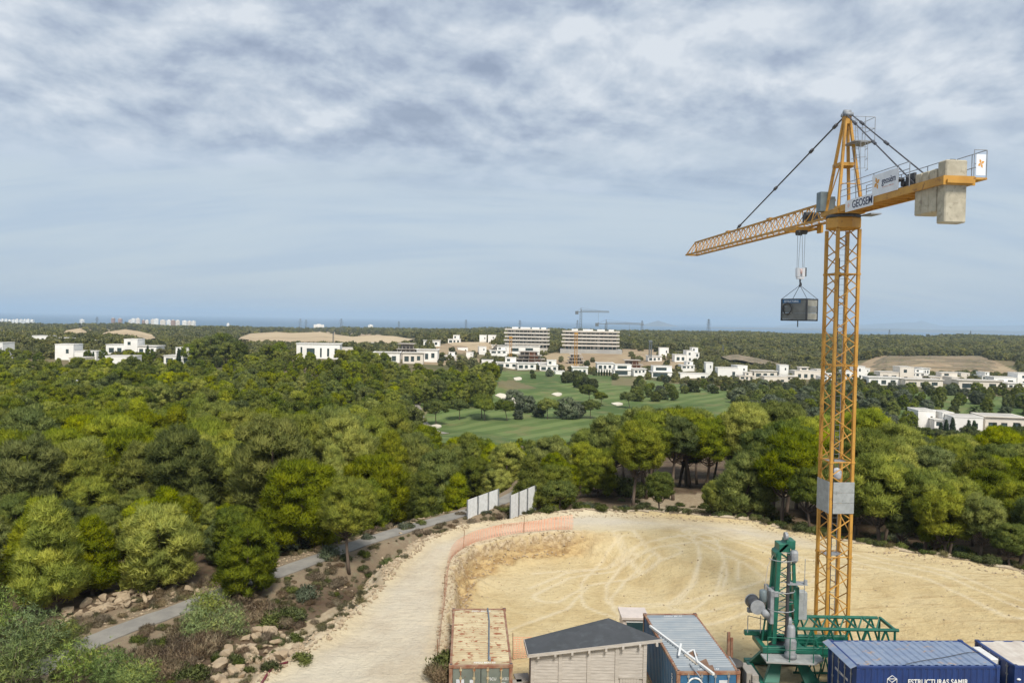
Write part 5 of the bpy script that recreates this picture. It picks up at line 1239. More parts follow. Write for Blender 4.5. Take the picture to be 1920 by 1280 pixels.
m = MB(); a, b_ = L_(SA), L_(SD); m.add([a + Vector((-.035, 0, -.05)), b_ + Vector((-.035, 0, -.05)), b_ + Vector((-.035, 0, .09)), a + Vector((-.035, 0, .09)), a + Vector((-.004, 0, -.05)), b_ + Vector((-.004, 0, -.05)), b_ + Vector((-.004, 0, .09)), a + Vector((-.004, 0, .09))], [(3, 2, 1, 0), (2, 3, 7, 6), (1, 2, 6, 5), (3, 0, 4, 7)]); m.build('verge_board', M_['wood'], SH)
yf = 32.05
for k in range(8):
    x = 1.35 + k*.72; MB().box(x - .045 - shc.x, x + .045 - shc.x, -.80, -.35, fz(x) - .16, fz(x) - .02).build('rafter_end', M_['wood'], SH)
edges = [1.12, 2.30, 3.52, 4.72, 5.92]
for k, x in enumerate(edges):
    w_ = .075; MB().box(x - w_ - shc.x, x + w_ - shc.x, yf - shc.y - .07, yf - shc.y, 0, fz(x) - .06).build('post', M_['wood'], SH)
for k in range(4):
    x0, x1 = edges[k] + .077, edges[k + 1] - .077; zmax = fz(x0) - .12; z = 1.42 if k == 3 else 0.0
    while z < zmax - .05:
        z1 = min(z + .135, zmax + (x1 - x0)*.0); m = MB(); y0 = yf - shc.y
        m.add([(x0 - shc.x, y0 - .032, z), (x1 - shc.x, y0 - .032, z), (x1 - shc.x, y0 - .016, z1), (x0 - shc.x, y0 - .016, z1), (x0 - shc.x, y0, z), (x1 - shc.x, y0, z), (x1 - shc.x, y0, z1), (x0 - shc.x, y0, z1)], [(0, 1, 2, 3), (3, 2, 6, 7), (0, 4, 5, 1)])
        m.build('board', M_['wood'], SH); z += .138
    m = MB(); m.add([(x0 - shc.x, y0 - .01, zmax - .06), (x1 - shc.x, y0 - .01, zmax - .06), (x1 - shc.x, y0 - .01, fz(x1) - .03), (x0 - shc.x, y0 - .01, fz(x0) - .03)], [(0, 1, 2, 3)]); m.build('top_board', M_['wood'], SH)
MB().box(4.80 - shc.x, 5.84 - shc.x, yf - shc.y - .06, yf - shc.y, 1.33, 1.42).build('door_lintel', M_['wood'], SH)
dr_ = MB().box(4.86 - shc.x, 5.70 - shc.x, yf - shc.y - .02, yf - shc.y, 0, 1.329).build('door', M_['wood'], SH)
for k in range(7): MB().box(4.87 + k*.118 - shc.x, 4.978 + k*.118 - shc.x, yf - shc.y - .04, yf - shc.y - .021, .05, 1.31).build('board', M_['wood'], dr_)
m = MB(); wl_ = [(1.06, yf + .01), (5.98, yf + .01), (5.4, 32.9), (4.5, 33.85), (1.0, 33.2)]; n5 = len(wl_)
zt5 = [fz(1.06) - .05, fz(5.98) - .05, fz(5.6) - .05, 2.95, 2.25]
m.add([(x - shc.x, y - shc.y, 0) for x, y in wl_] + [(x - shc.x, y - shc.y, z) for (x, y), z in zip(wl_, zt5)], [(i, (i + 1) % n5, n5 + (i + 1) % n5, n5 + i) for i in range(n5)]); m.build('inner_wall', M_['wood'], SH)

# ------------------------------------------------------------------ small things of the yard
p0 = at_d(1190, 1195, 37.9); o = thing('site_cabin', 'small pinkish white kiosk with dark window behind the shed', 'cabin', (p0.x, p0.y, 0))
o.scale = (1, 1, .77); MB().box(-.62, .62, 0, 1.1, 0, 2.0).build('wall', M_['cabin'], o); MB().box(-.70, .70, -.12, 1.25, 2.002, 2.2).build('roof', M_['cabin'], o, bevel=.02)
wn_ = MB().box(-.42, .46, -.03, -.005, .9, 1.82).build('window', M_['glass'], o); MB().box(-.46, .5, -.045, -.031, 1.82, 1.9).build('window_frame', M_['white_metal'], wn_); MB().box(.46, .54, -.045, -.006, .5, 1.82).build('window_frame', M_['white_metal'], wn_)
p0 = at_d(1371, 1318, 32.6); o = thing('mixing_drum', 'dark round drum with divided lid beside the grey blue container', 'drum', (p0.x, p0.y, 0))
MB().lathe([(.40, 0), (.42, .05), (.42, 1.75), (.46, 1.78), (.46, 1.84), (.43, 1.86)], 24).build('drum_body', M_['drum'], o, True); MB().box(-.03, .03, -.45, .45, 1.861, 1.90).build('lid_bar', M_['galv'], o)
p0 = at_d(1366, 1205, 34.2); o = thing('rusty_post', 'rusty steel profile standing behind the dark drum', 'post', (p0.x, p0.y, 0)); MB().box(-.06, .06, -.05, .05, 0, 2.5).build('profile', M_['rust'], o); MB().box(.09, .2, -.04, .04, 0, 2.25).build('profile', M_['rust'], o)
for k, (px, dd_, h, lean) in enumerate([(1397, 32.3, 1.75, 0), (1409, 32.2, 1.70, .02), (1424, 32.0, 1.5, .22)]):
    p0 = at_d(px, 1340, dd_); o = thing('concrete_panel', ['grey concrete panel leaning by the drum', 'grey concrete panel with dark slot by the green stand', 'tilted grey concrete panel against the green stand'][k], 'panel', (p0.x, p0.y, 0)); M = Matrix.Rotation(-lean, 4, 'Y')
    MB().box(-.14, .14, -.5, .5, 0, h, M).build('panel', M_['slab'], o, bevel=.02); MB().box(-.02, .02, -.52, -.501, .2, h - .3, M).build('slot', M_['dark'], o)
# rear white board and rubble beside the beige container
p0 = at_d(836, 1330, 31.8); o = thing('leaning_pipe', 'grey blue pipe leaning beside the rusty beige container', 'pipe', (p0.x - .35, p0.y - .6, .2)); bar('pipe', (0, 0, 0), (.75, 1.1, 2.15), .07, M_['pvc'], o); bar('collar', (.73, 1.07, 2.1), (.76, 1.11, 2.18), .085, M_['pvc'], o)
for px, lab in ((968, 'dark board leaning by the shed corner'), (980, 'grey concrete slab lying between container and shed')):
    p0 = at_d(px, 1290, 32.5 + (px - 968)*.05); o = thing('site_board', lab, 'board', (p0.x, p0.y, 0), R(10)); MB().box(-.35, .3, -.4, .4, .7, .78).build('slab', M_['slab'], o, bevel=.01); MB().box(-.3, .25, -.3, .3, 0, .69).build('stack', M_['brownboard'], o)

# ------------------------------------------------------------------ orange safety net
def netting(name, label, path, h, sag=.1, posts=None):
    pts = resample(path, .10); P = np.array([(p.x, p.y) for p in pts]); zb = H(P[:, 0], P[:, 1]) + .04; c = pts[0]
    o = thing(name, label, 'fence', (c.x, c.y, 0)); g = np.random.default_rng(4); m = MB(); n = len(pts)
    hh = h*(1 - sag*np.abs(np.sin(np.linspace(0, n*.1/2.4*math.pi, n)))) + fbm(np.arange(n)*.03, np.zeros(n), 3)*.22
    base = fbm(np.arange(n)*.05, np.ones(n)*7, 3)*.12
    V_ = []; Q = []
    wob = fbm(np.arange(n)*.04, np.ones(n)*3, 3)*.22
    rows = 11
    for i in range(n):
        t_ = (pts[min(i+1, n-1)] - pts[max(i-1, 0)]).normalized(); nx_, ny_ = -t_.y, t_.x
        for k in range(rows):
            u = k/(rows - 1); ww = wob[i]*math.sin(u*math.pi)*1.2
            V_.append((P[i, 0] - c.x + nx_*ww, P[i, 1] - c.y + ny_*ww, zb[i] + base[i]*(1-u) + u*hh[i]))
    V_ = np.array(V_).reshape(n, rows, 3); verts = []; faces = []
    def quad(a, b_, cc, d_): verts.extend((a, b_, cc, d_)); faces.append((len(verts)-4, len(verts)-3, len(verts)-2, len(verts)-1))
    hw_ = np.array([0, 0, .014])
    for i in range(n - 1):
        for k in range(rows): quad(V_[i, k] - hw_, V_[i+1, k] - hw_, V_[i+1, k] + hw_, V_[i, k] + hw_)
        for k in range(rows - 1):
            e = (V_[i+1, k] - V_[i, k])*.17; e2 = (V_[i+1, k+1] - V_[i, k+1])*.17; off = np.array([0, 0, .0])
            quad(V_[i, k], V_[i, k] + e, V_[i, k+1] + e2, V_[i, k+1])
    add_obj('net', mesh_np('net', np.array(verts), np.array(faces), M_['net']), o)
    for i in range(0, n, 26): bar('stake', (P[i, 0] - c.x, P[i, 1] - c.y, zb[i] - .3), (P[i, 0] - c.x + g.normal()*.05, P[i, 1] - c.y, zb[i] + h*1.3), .018, M_['post'], o)
    return o
net = [(p[0] - .35*(i < 6), p[1] + .45*(i >= 5)) for i, p in enumerate(PITL[1:])]
netting('safety_net', 'sagging orange plastic safety net along the pit edge', net, .9)
p0, p1 = at_d(962, 1236, 36.5), at_d(1000, 1232, 36.8)
netting('safety_net', 'short piece of orange net behind the shed corner', [(p0.x, p0.y), ((p0.x + p1.x)/2, p0.y + .1), (p1.x, p1.y)], 1.0)
# ------------------------------------------------------------------ white hoarding panels by the lane
def hoarding(label, ax, ay, bx2, by2, top, zb):
    a = at(ax, ay, top); b_ = at(bx2, by2, top); L0 = (b_ - a).length; o = thing('hoarding_fence', label, 'fence', (a.x, a.y, 0), math.atan2(b_.y - a.y, b_.x - a.x))
    n = 3; st = L0/n
    for k in range(n):
        m = MB(); nr_ = 14; vs_ = []
        for i in range(nr_*2 + 1): x = .05 + (st - .1)*i/(nr_*2); vs_ += [(k*st + x, -.02 if i % 2 else .02, zb + .08), (k*st + x, -.02 if i % 2 else .02, top)]
        m.add(vs_, [(2*i, 2*i + 2, 2*i + 3, 2*i + 1) for i in range(nr_*2)]); m.build('panel', M_['white_metal'], o)
    for k in range(n + 1): MB().box(k*st - .05, k*st + .05, -.1, -.03, zb - .3, top + .04).build('post', M_['galv'], o)
    return o
hoarding('white ribbed hoarding panels left of the lane gap', 875.5, 937, 934, 916, -.42, -2.75)
hoarding('white ribbed hoarding panels right of the lane gap', 956, 929, 1004, 909, -.36, -2.9)
# ------------------------------------------------------------------ rocks
def rock_mesh(seed, sub=2):
    bm = bmesh.new(); bmesh.ops.create_icosphere(bm, subdivisions=sub, radius=1); g = np.random.default_rng(seed)
    pl = [(unit(g.normal(size=3)), g.uniform(.42, .78)) for _ in range(15)]
    for v_ in bm.verts:
        c = np.array(v_.co)
        for nn, d_ in pl:
            s_ = c @ nn
            if s_ > d_: c = c - nn*(s_ - d_)
        c = c*np.array([1.15, .9, .75]) + g.normal(size=3)*.012
        v_.co = c
    me = bpy.data.meshes.new('rock'); bm.to_mesh(me); bm.free(); me.materials.append(M_['rock']); return me
RK = [rock_mesh(i) for i in range(8)]
g = np.random.default_rng(9)
def rocks(n, poly, Zg, smin, smax, label, group, pw=2.2):
    xs_ = [p[0] for p in poly]; ys_ = [p[1] for p in poly]; got = []
    for _ in range(n*6):
        if len(got) >= n: break
        px, py = g.uniform(min(xs_), max(xs_)), g.uniform(min(ys_), max(ys_))
        if inpoly(np.array([px]), np.array([py]), poly)[0]:
            p = at(px, py, Zg)
            for _ in range(3): p = at(px, py, Hs(p.x, p.y))
            got.append(p)
    for p in got:
        s = smin + (smax - smin)*g.random()**pw; o = tag(add_obj('boulder', RK[g.integers(8)]), label, 'boulder', group)
        o.location = (p.x, p.y, Hs(p.x, p.y) + s*.30); o.scale = (s*g.uniform(.8, 1.25), s*g.uniform(.8, 1.2), s*g.uniform(.75, 1.1)); o.rotation_euler = (g.normal()*.3, g.normal()*.3, g.uniform(0, 6.28))
rocks(100, [(395, 1255), (440, 1210), (475, 1185), (510, 1180), (545, 1200), (570, 1215), (540, 1240), (470, 1262), (430, 1275), (400, 1280)], 1.0, .12, .60, 'pale limestone boulder in the heap beside the haul road', 'boulder heap beside the haul road')
rocks(16, [(268, 1270), (330, 1246), (390, 1232), (400, 1250), (330, 1270)], 0, .14, .32, 'small pale boulder in the line below the heap', 'small boulders below the heap')
rocks(90, [(105, 1150), (180, 1128), (260, 1105), (372, 1096), (375, 1110), (300, 1118), (220, 1142), (120, 1178)], -2.0, .18, .55, 'tan boulder in the row along the lane under the pines', 'boulder row along the lane', 1.6)
rocks(60, [(560, 1080), (620, 1062), (700, 1040), (760, 1026), (800, 1012), (880, 990), (890, 998), (800, 1024), (745, 1064), (690, 1090), (620, 1120)], 0, .06, .22, 'small pale stone on the bank below the haul road', 'stones on the bank')
def rubble(name, label, n, poly_world, smin, smax, lift=.3):
    """uncountable crushed stone: one joined mesh of small angular stones"""
    xs_ = [p[0] for p in poly_world]; ys_ = [p[1] for p in poly_world]; x = g.uniform(min(xs_), max(xs_), n*8); y = g.uniform(min(ys_), max(ys_), n*8); k = inpoly(x, y, poly_world); x = x[k][:n]; y = y[k][:n]; z = H(x, y)
    base = np.array([(1, 0, 0), (-1, 0, 0), (0, 1, 0), (0, -1, 0), (0, 0, 1), (0, 0, -1)], float); f = np.array([(0, 2, 4), (2, 1, 4), (1, 3, 4), (3, 0, 4), (2, 0, 5), (1, 2, 5), (3, 1, 5), (0, 3, 5)])
    n = len(x); s = smin + (smax - smin)*g.random(n)**3; Vv = base[None]*s[:, None, None]*g.uniform(.6, 1.3, (n, 6, 3)); a = g.uniform(0, 6.28, n); ca_, sa_ = np.cos(a)[:, None], np.sin(a)[:, None]
    Vr = np.stack([Vv[..., 0]*ca_ - Vv[..., 1]*sa_, Vv[..., 0]*sa_ + Vv[..., 1]*ca_, Vv[..., 2]*.7], -1) + np.stack([x, y, z + s*lift], -1)[:, None]
    me = mesh_np(name, Vr.reshape(-1, 3), (f[None] + np.arange(n)[:, None, None]*6).reshape(-1, 3), M_['rock']); tag(add_obj(name, me), label, None, None, 'stuff')
def band(pix, Z, o0, o1):
    """world ribbon polygon either side of a pixel polyline"""
    P = [Vector(xy(at(*p, Z))) for p in pix]; A_ = []; B_ = []
    for i, p in enumerate(P):
        t_ = (P[min(i+1, len(P)-1)] - P[max(i-1, 0)]).normalized(); n_ = Vector((-t_.y, t_.x)); A_.append(tuple(p + n_*o0)); B_.append(tuple(p + n_*o1))
    return A_ + B_[::-1]
rubble('bank_rubble', 'loose pale rubble on the bank beside the haul road', 5200, band(trk_left[::-1], ZP, -.3, 4.6), .02, .14)
rubble('edge_rubble', 'crushed stone along the far edge of the plot', 3200, band(far_edge, ZP, -1.2, 2.0), .015, .10)
rubble('pit_rubble', 'broken rock along the rim of the pit cut', 1500, [(p[0] - .55, p[1] + .1) for p in PITL[1:]] + [(p[0] + 1.1, p[1] - .5) for p in PITL[::-1][:-1]], 0.02, .11)
rubble('floor_stones', 'scattered small stones on the plot floor', 2600, PIT, .02, .075)
rubble('lane_verge_stones', 'stones on the lane verge', 1500, band([(215, 1186), (330, 1145), (430, 1108), (515, 1077), (690, 1014), (870, 962)], ZR, 1.2, 2.6), .03, .13)
# red hose
hp = [at(px, py, ZP + .05) for px, py in [(488, 1285), (500, 1270), (510, 1258), (522, 1250), (540, 1246)]]; o = thing('red_hose', 'dark red hose lying on the bank beside the haul road', 'hose', tuple(hp[0])); m = MB(); m.path([(p.x - hp[0].x, p.y - hp[0].y, Hs(p.x, p.y) + .06 - hp[0].z) for p in hp], .05, 8); m.build('hose', M_['hose'], o, True)
# ------------------------------------------------------------------ bushes and weeds
B_ac = [bush_mesh(200 + i, 1.5, 2.7, M_['acacia'], (.20, .030), 26, 190, .3, 4, 20, M_['barkpale'], 1.0, .8) for i in range(3)]
B_dry = [bush_mesh(210 + i, .9, .9, M_['drybush'], (.22, .018), 16, 900, 1.0, 3, 8) for i in range(3)]
B_grn = [bush_mesh(220 + i, .8, .8, M_['bushgreen'], (.14, .05), 14, 620, .7, 3, 4) for i in range(3)]
B_gry = [bush_mesh(230 + i, .9, 1.0, M_['olive'], (.15, .05), 14, 560, .6, 3, 4) for i in range(2)]
B_grs = [bush_mesh(240 + i, .55, .5, M_['drygrass'], (.36, .02), 10, 700, 1.6, 3) for i in range(2)]
def bush(ms, px, py, Zg, s, label, name, group=None, sz=1.0):
    p = at(px, py, Zg)
    for _ in range(4): p = at(px, py, Hs(p.x, p.y))
    o = thing(name, label, 'bush', (p.x, p.y, Hs(p.x, p.y) - .05), random.uniform(0, 6.28), group); o.scale = (s, s, s*sz)
    if ms[0]: add_obj('stem', ms[0], o)
    add_obj('foliage', ms[1], o)
for px, py, s in [(60, 1235, 1.25), (150, 1275, 1.05), (30, 1290, 1.3), (215, 1290, .9), (-20, 1200, 1.4), (120, 1215, .8), (260, 1300, .8)]: bush(B_ac[random.randrange(3)], px, py, -1.5, s, 'feathery grey green acacia bush in front of the lane', 'acacia_bush', 'acacia bushes before the lane')
for px, py, s in [(395, 1165, 1.0), (430, 1190, .8), (370, 1200, .9)]: bush(B_ac[random.randrange(3)], px, py, -1.0, s, 'yellowish feathery bush between lane and boulder heap', 'acacia_bush', 'yellowish bushes by the heap')
for _ in range(26):
    u = random.random(); px, py = 230 + 300*u + random.gauss(0, 25), 1262 - 120*u + random.gauss(0, 16)
    bush(B_dry[random.randrange(3)], px, py, -.8, random.uniform(.7, 1.35), 'dry brown twiggy bush on the slope beside the boulder heap', 'dry_bush', 'dry brown bushes on the slope')
for px, py, s in [(520, 1165, 1.5), (545, 1160, 1.2), (500, 1172, 1.1), (360, 1275, 1.2), (340, 1262, 1.0), (565, 1240, .7), (615, 1190, .7)]: bush(B_grn[random.randrange(3)], px, py, 0, s, 'low dark green shrub on the bank among brown bushes', 'green_shrub', 'green shrubs on the bank', .75)
for px, py, s in [(620, 1045, 1.1), (575, 1120, 1.0), (690, 1010, .6), (760, 990, .7), (470, 1110, .8)]: bush(B_gry[random.randrange(2)], px, py, -2, s, 'grey green broad leaved bush at the lane verge', 'verge_bush', 'grey green bushes at the lane verge')
for _ in range(70):
    u = random.random(); px, py = 480 + 420*u + random.gauss(0, 14), 1140 - 165*u**.8 + random.gauss(0, 11)
    k = random.random(); ms, lab, nm = ((B_dry[random.randrange(3)], 'small brown weed tuft on the stony bank', 'weed') if k < .35 else (B_grn[random.randrange(3)], 'small green weed on the stony bank', 'weed') if k < .55 else (B_grs[random.randrange(2)], 'straw coloured grass tuft on the stony bank', 'grass_tuft'))
    bush(ms, px, py, -.5, random.uniform(.35, .8), lab, nm, 'weeds on the stony bank', .8)
for _ in range(90):
    u = random.random(); px = 900 + 1040*u; e = np.interp(px, [p[0] for p in far_edge], [p[1] for p in far_edge]); py = e - random.uniform(2, 26)
    k = random.random(); ms, lab, nm = ((B_grn[random.randrange(3)], 'green weed along the far plot edge', 'weed') if k < .5 else (B_gry[random.randrange(2)], 'grey green weed along the far plot edge', 'weed') if k < .75 else (B_grs[random.randrange(2)], 'straw grass tuft along the far plot edge', 'grass_tuft'))
    bush(ms, px, py, -.2, random.uniform(.4, 1.0), lab, nm, 'weeds along the far plot edge', .75)
for px, py, s in [(1165, 925, 2.6), (1195, 930, 2.2), (1140, 915, 2.0), (1368, 955, 1.4), (1460, 985, 1.8), (1340, 960, 1.3), (985, 945, 1.1), (925, 968, 1.0), (952, 962, .8), (990, 958, 1.0), (1085, 950, 1.0), (1840, 1062, 1.4), (1760, 1030, 1.3), (1690, 1000, 1.8)]: bush(B_grn[random.randrange(3)], px, py, -1, s, 'large dark green bush under the pines behind the plot', 'green_shrub', 'bushes under the pines')
for px, py, s in [(555, 1000, 3.6), (590, 1010, 3.0), (530, 1030, 2.6), (745, 975, 2.2), (800, 950, 3.0), (855, 930, 2.8)]: bush(B_gry[random.randrange(2)], px, py, -2.3, s, 'tall grey leaved shrub at the wood edge beside the lane', 'wood_edge_shrub', 'grey shrubs at the wood edge', 1.1)
for px, py, s in [(835, 1260, 1.1), (850, 1275, .8), (815, 1275, .9)]: bush(B_dry[random.randrange(3)] if s < 1 else B_grn[0], px, py, .5, s, 'scrubby bush beside the rusty beige container', 'scrub_bush', 'scrub beside the beige container')

# ground litter: dry grass and low scrub nobody could count
g = np.random.default_rng(77)
def litter(name, label, poly, n, meshes, smin, smax, keep=None):
    xs_ = [p[0] for p in poly]; ys_ = [p[1] for p in poly]; x = g.uniform(min(xs_), max(xs_), n*5); y = g.uniform(min(ys_), max(ys_), n*5)
    k = inpoly(x, y, poly) & ~inpoly(x, y, SITE) & (polydist(x, y, ROADC, False) > 1.25)
    if keep is not None: k &= keep(x, y)
    k &= fbm(x/2.5, y/2.5, 3) > -.18
    x = x[k][:n]; y = y[k][:n]; scatter_gn(name, label, np.stack([x, y, H(x, y) - .03], -1), g.uniform(smin, smax, len(x)), meshes)
bankp = [xy(at(*p, ZR)) for p in [(60, 1250), (330, 1150), (515, 1082), (690, 1020), (870, 968), (960, 940)]] + [xy(at(*p, ZP)) for p in [(1000, 968), (880, 990), (748, 1060), (640, 1180), (480, 1290), (250, 1400)]] + [(-24, 30), (-30, 40)]
litter('bank_scrub', 'low dry grass and scrub covering the bank', bankp, 1000, [B_dry[0], B_grs[0], B_grs[1], B_grs[0], B_grs[1], B_grn[1]], .2, .6)
edgep = band(far_edge, ZP, -.2, 9.0); edgep2 = band(far_edge, ZP, .2, -9.0)
litter('wood_edge_scrub', 'low grass and scrub along the wood edge', edgep, 800, [B_grn[0], B_grs[0], B_grs[1], B_grn[2]], .2, .7)
litter('wood_edge_scrub', 'low grass and scrub along the wood edge', edgep2, 800, [B_grn[0], B_grs[0], B_grs[1], B_grn[2]], .2, .7)
lanep = band([(60, 1262), (215, 1186), (330, 1145), (430, 1108), (515, 1077), (690, 1014), (870, 962)], ZR, 1.3, 4.5)
litter('lane_verge_grass', 'dry grass along the lane verge under the pines', lanep, 500, [B_grs[0], B_grs[1], B_dry[2]], .25, .6)
# ------------------------------------------------------------------ villas
def wall_holes(m, W, Ht, holes, M, depth=.22):
    """front wall in local x/z with rectangular openings and their reveals"""
    xs = sorted({-W/2, W/2} | {h[0] for h in holes} | {h[1] for h in holes}); zs = sorted({0, Ht} | {h[2] for h in holes} | {h[3] for h in holes})
    for x0, x1 in zip(xs, xs[1:]):
        for z0, z1 in zip(zs, zs[1:]):
            cx, cz = (x0 + x1)/2, (z0 + z1)/2
            if any(h[0] < cx < h[1] and h[2] < cz < h[3] for h in holes): continue
            m.add([(x0, 0, z0), (x1, 0, z0), (x1, 0, z1), (x0, 0, z1)], [(0, 1, 2, 3)], M)
    for a, b_, c, d in holes:
        q = [(a, c), (b_, c), (b_, d), (a, d)]
        for i in range(4):
            (x0, z0), (x1, z1) = q[i], q[(i + 1) % 4]
            m.add([(x0, 0, z0), (x1, 0, z1), (x1, depth, z1), (x0, depth, z0)], [(0, 1, 2, 3)], M)
def volume(parent, W, D, z0, Ht, x, y, holes, mat, roofmat, wname='wall', found=0.0, over=.12, sides=()):
    """one cubic volume: walls with openings, panes, flat roof with parapet edge"""
    M = Matrix.Translation((x, y, z0)); m = MB()
    wall_holes(m, W, Ht, holes, M)
    m.add([(-W/2, 0, 0), (-W/2, D, 0), (W/2, D, 0), (W/2, 0, 0), (-W/2, 0, Ht), (-W/2, D, Ht), (W/2, D, Ht), (W/2, 0, Ht)],
          [(1, 0, 4, 5), (2, 1, 5, 6), (3, 2, 6, 7)], M)
    if found: m.box(-W/2 + .05, W/2 - .05, .05, D - .05, -found, -.001, M)
    m.build(wname, mat, parent)
    for a, b_, c, d in holes:
        p = MB(); p.box(a, b_, .19, .24, c, d, M); wn = p.build('window', M_['vglass'], parent)
        fr = MB(); nb = max(1, int(round((b_ - a)/1.6)))
        for i in range(1, nb): fx = a + (b_ - a)*i/nb; fr.box(fx - .05, fx + .05, .15, .188, c + .05, d - .05, M)
        fr.box(a, b_, .15, .188, d - .07, d, M); fr.box(a, b_, .15, .188, c, c + .05, M)
        fr.build('frame', M_['dark'], wn)
    r_ = MB(); o = over
    r_.box(-W/2 - o, W/2 + o, -o, D + o, Ht + .002, Ht + .22, M); rf = r_.build('roof', mat, parent)
    r2 = MB(); r2.box(-W/2 + .25, W/2 - .25, .25, D - .25, Ht + .222, Ht + .26, M); r2.build('roof_gravel', roofmat, rf)
VBOX = []
def villa(px0, px1, yt, yb, d, style, label, yaw=0.0, mat='villa', name='villa', group='white villas among the trees'):
    p0 = at_d(px0, yb, d); p1 = at_d(px1, yb, d); W = p1.x - p0.x; Ht = (yb - yt)/F*d - .2; c = (p0 + p1)/2
    VBOX.append((px0, px1, yt, yb, d)); zt = Hs(c.x, c.y)
    z = c.z if abs(c.z - zt) < 2.0 else zt + (1.5 if c.z > zt else -1.5)
    Ht += (c.z - z)
    o = thing(name, label, 'house', (c.x, c.y, z), R(yaw), group); m = M_[mat]; rm = M_['roofgravel']; fd = 4.0
    if style == 'cube':
        volume(o, W, 9, 0, Ht, 0, 0, [(W*.08, W*.24, Ht*.45, Ht*.72)], m, rm, found=fd)
    elif style == 'plain':
        volume(o, W, 8, 0, Ht, 0, 0, [(W*.2, W*.34, Ht*.3, Ht*.65)], m, rm, found=fd)
    elif style == 'slits':
        volume(o, W*.98, 10, 0, Ht, 0, 0, [(-W*.40, -W*.36, Ht*.2, Ht*.8), (-W*.26, -W*.08, Ht*.1, Ht*.72), (W*.04, W*.08, Ht*.15, Ht*.75), (W*.20, W*.25, Ht*.2, Ht*.72), (W*.37, W*.43, Ht*.2, Ht*.72)], m, rm, found=fd, over=.3)
    elif style == 'glass2':
        volume(o, W, 9, 0, Ht*.5, 0, 0, [(-W*.44, W*.28, Ht*.06, Ht*.42)], m, rm, found=fd, over=.4)
        volume(o, W*.92, 8, Ht*.5 + .26, Ht*.5 - .3, W*.04, .6, [(-W*.34, W*.20, Ht*.08, Ht*.36)], m, rm, 'upper_wall')
    elif style == 'step':
        volume(o, W, 9, 0, Ht*.52, 0, 0, [(-W*.42, -W*.16, Ht*.1, Ht*.4), (-W*.06, W*.1, Ht*.1, Ht*.4), (W*.24, W*.4, Ht*.12, Ht*.4)], m, rm, found=fd, over=.25)
        volume(o, W*.5, 7, Ht*.52 + .26, Ht*.48 - .3, W*.16, .9, [(-W*.17, -W*.02, Ht*.1, Ht*.34)], m, rm, 'upper_wall')
    elif style == 'stepr':
        volume(o, W*.62, 9, 0, Ht*.62, -W*.19, 0, [(-W*.22, -W*.06, Ht*.1, Ht*.42), (W*.04, W*.18, Ht*.1, Ht*.42)], m, rm, found=fd, over=.2)
        volume(o, W*.42, 10, 0, Ht, W*.29, -.6, [(-W*.1, W*.0, Ht*.62, Ht*.84), (-W*.08, W*.02, Ht*.1, Ht*.34)], m, rm, 'tower_wall', found=fd)
    elif style == 'long':
        volume(o, W, 9, 0, Ht, 0, 0, [(-W*.42, -W*.2, Ht*.12, Ht*.66), (-W*.1, W*.06, Ht*.12, Ht*.66), (W*.2, W*.36, Ht*.25, Ht*.7)], m, rm, found=fd, over=.5)
    elif style == 'lantern':
        volume(o, W, 10, 0, Ht*.68, 0, 0, [(-W*.36, -W*.24, Ht*.12, Ht*.44), (-W*.12, W*.02, Ht*.12, Ht*.44), (W*.14, W*.26, Ht*.12, Ht*.44)], m, rm, found=fd)
        volume(o, W*.34, 5, Ht*.68 + .26, Ht*.3 - .3, -W*.05, 3, [(-W*.1, W*.1, Ht*.05, Ht*.18)], m, rm, 'lantern_wall', over=.5)
    return o
V = villa
V(60, 90, 629, 645, 480, 'cube', 'small white cube house with one window, left of the tan terraces')
V(101, 141, 633, 645, 475, 'long', 'low white house with long flat roof behind the tall white cube')
V(104, 137, 645, 676, 330, 'cube', 'tall white cube villa with a narrow window above the pines', 6)
V(140, 180, 658, 682, 328, 'plain', 'low white wing with dark cypresses beside the tall cube', 4)
V(129, 157, 670, 690, 312, 'plain', 'small white garden house with garage below the tall cube', 0, 'villa2')
V(171, 186, 637, 648, 470, 'plain', 'tiny white house between the low roof and the large villa')
V(200, 257, 635, 664, 380, 'stepr', 'large bright white villa with tall blank right block', 6)
V(258, 293, 648, 664, 378, 'long', 'low white side wing with deep terrace beside the large white villa')
V(199, 251, 667, 690, 300, 'plain', 'pale blue white flat roofed box half sunk in the pines', 8)
V(307, 357, 651, 684, 320, 'step', 'stepped white villa behind a single dark cypress')
V(-8, 5, 642, 660, 330, 'plain', 'white house end cut by the picture edge')
V(556, 637, 644, 674, 330, 'slits', 'wide white villa with narrow upright window slits', 7)
V(639, 666, 652, 668, 345, 'plain', 'cream low annex right of the slit window villa', 4, 'villa2')
V(701, 749, 660, 682, 380, 'long', 'white villa with grey glazed corner at the wood edge', 5)
V(755, 793, 661, 680, 378, 'long', 'cream villa with flat roof next to the unfinished house', 3, 'villa2')
V(781, 820, 655, 676, 402, 'long', 'white glazed villa with thin roof slab', 0)
V(794, 824, 638, 649, 610, 'long', 'low white hilltop house left of the earth slope')
V(840, 863, 628, 644, 680, 'step', 'stepped white hilltop house above the earth slope')
V(899, 912, 628, 639, 700, 'plain', 'small white hilltop cube with a blind front')
V(915, 930, 628, 640, 690, 'cube', 'small white hilltop cube with right hand window')
V(903, 924, 675, 686, 458, 'plain', 'small white villa at the fairway head, end of the row')
V(930, 971, 670, 690, 455, 'step', 'stepped white villa with glazed ground floor at the fairway head')
V(970, 1005, 680, 692, 450, 'long', 'low white villa between the stepped villa and the cube villa')
V(1012, 1046, 675, 696, 450, 'step', 'white cube villa with upper storey left of the orange mast')
V(1074, 1102, 688, 703, 445, 'long', 'low white villa with wide terrace roof under the brick shell')
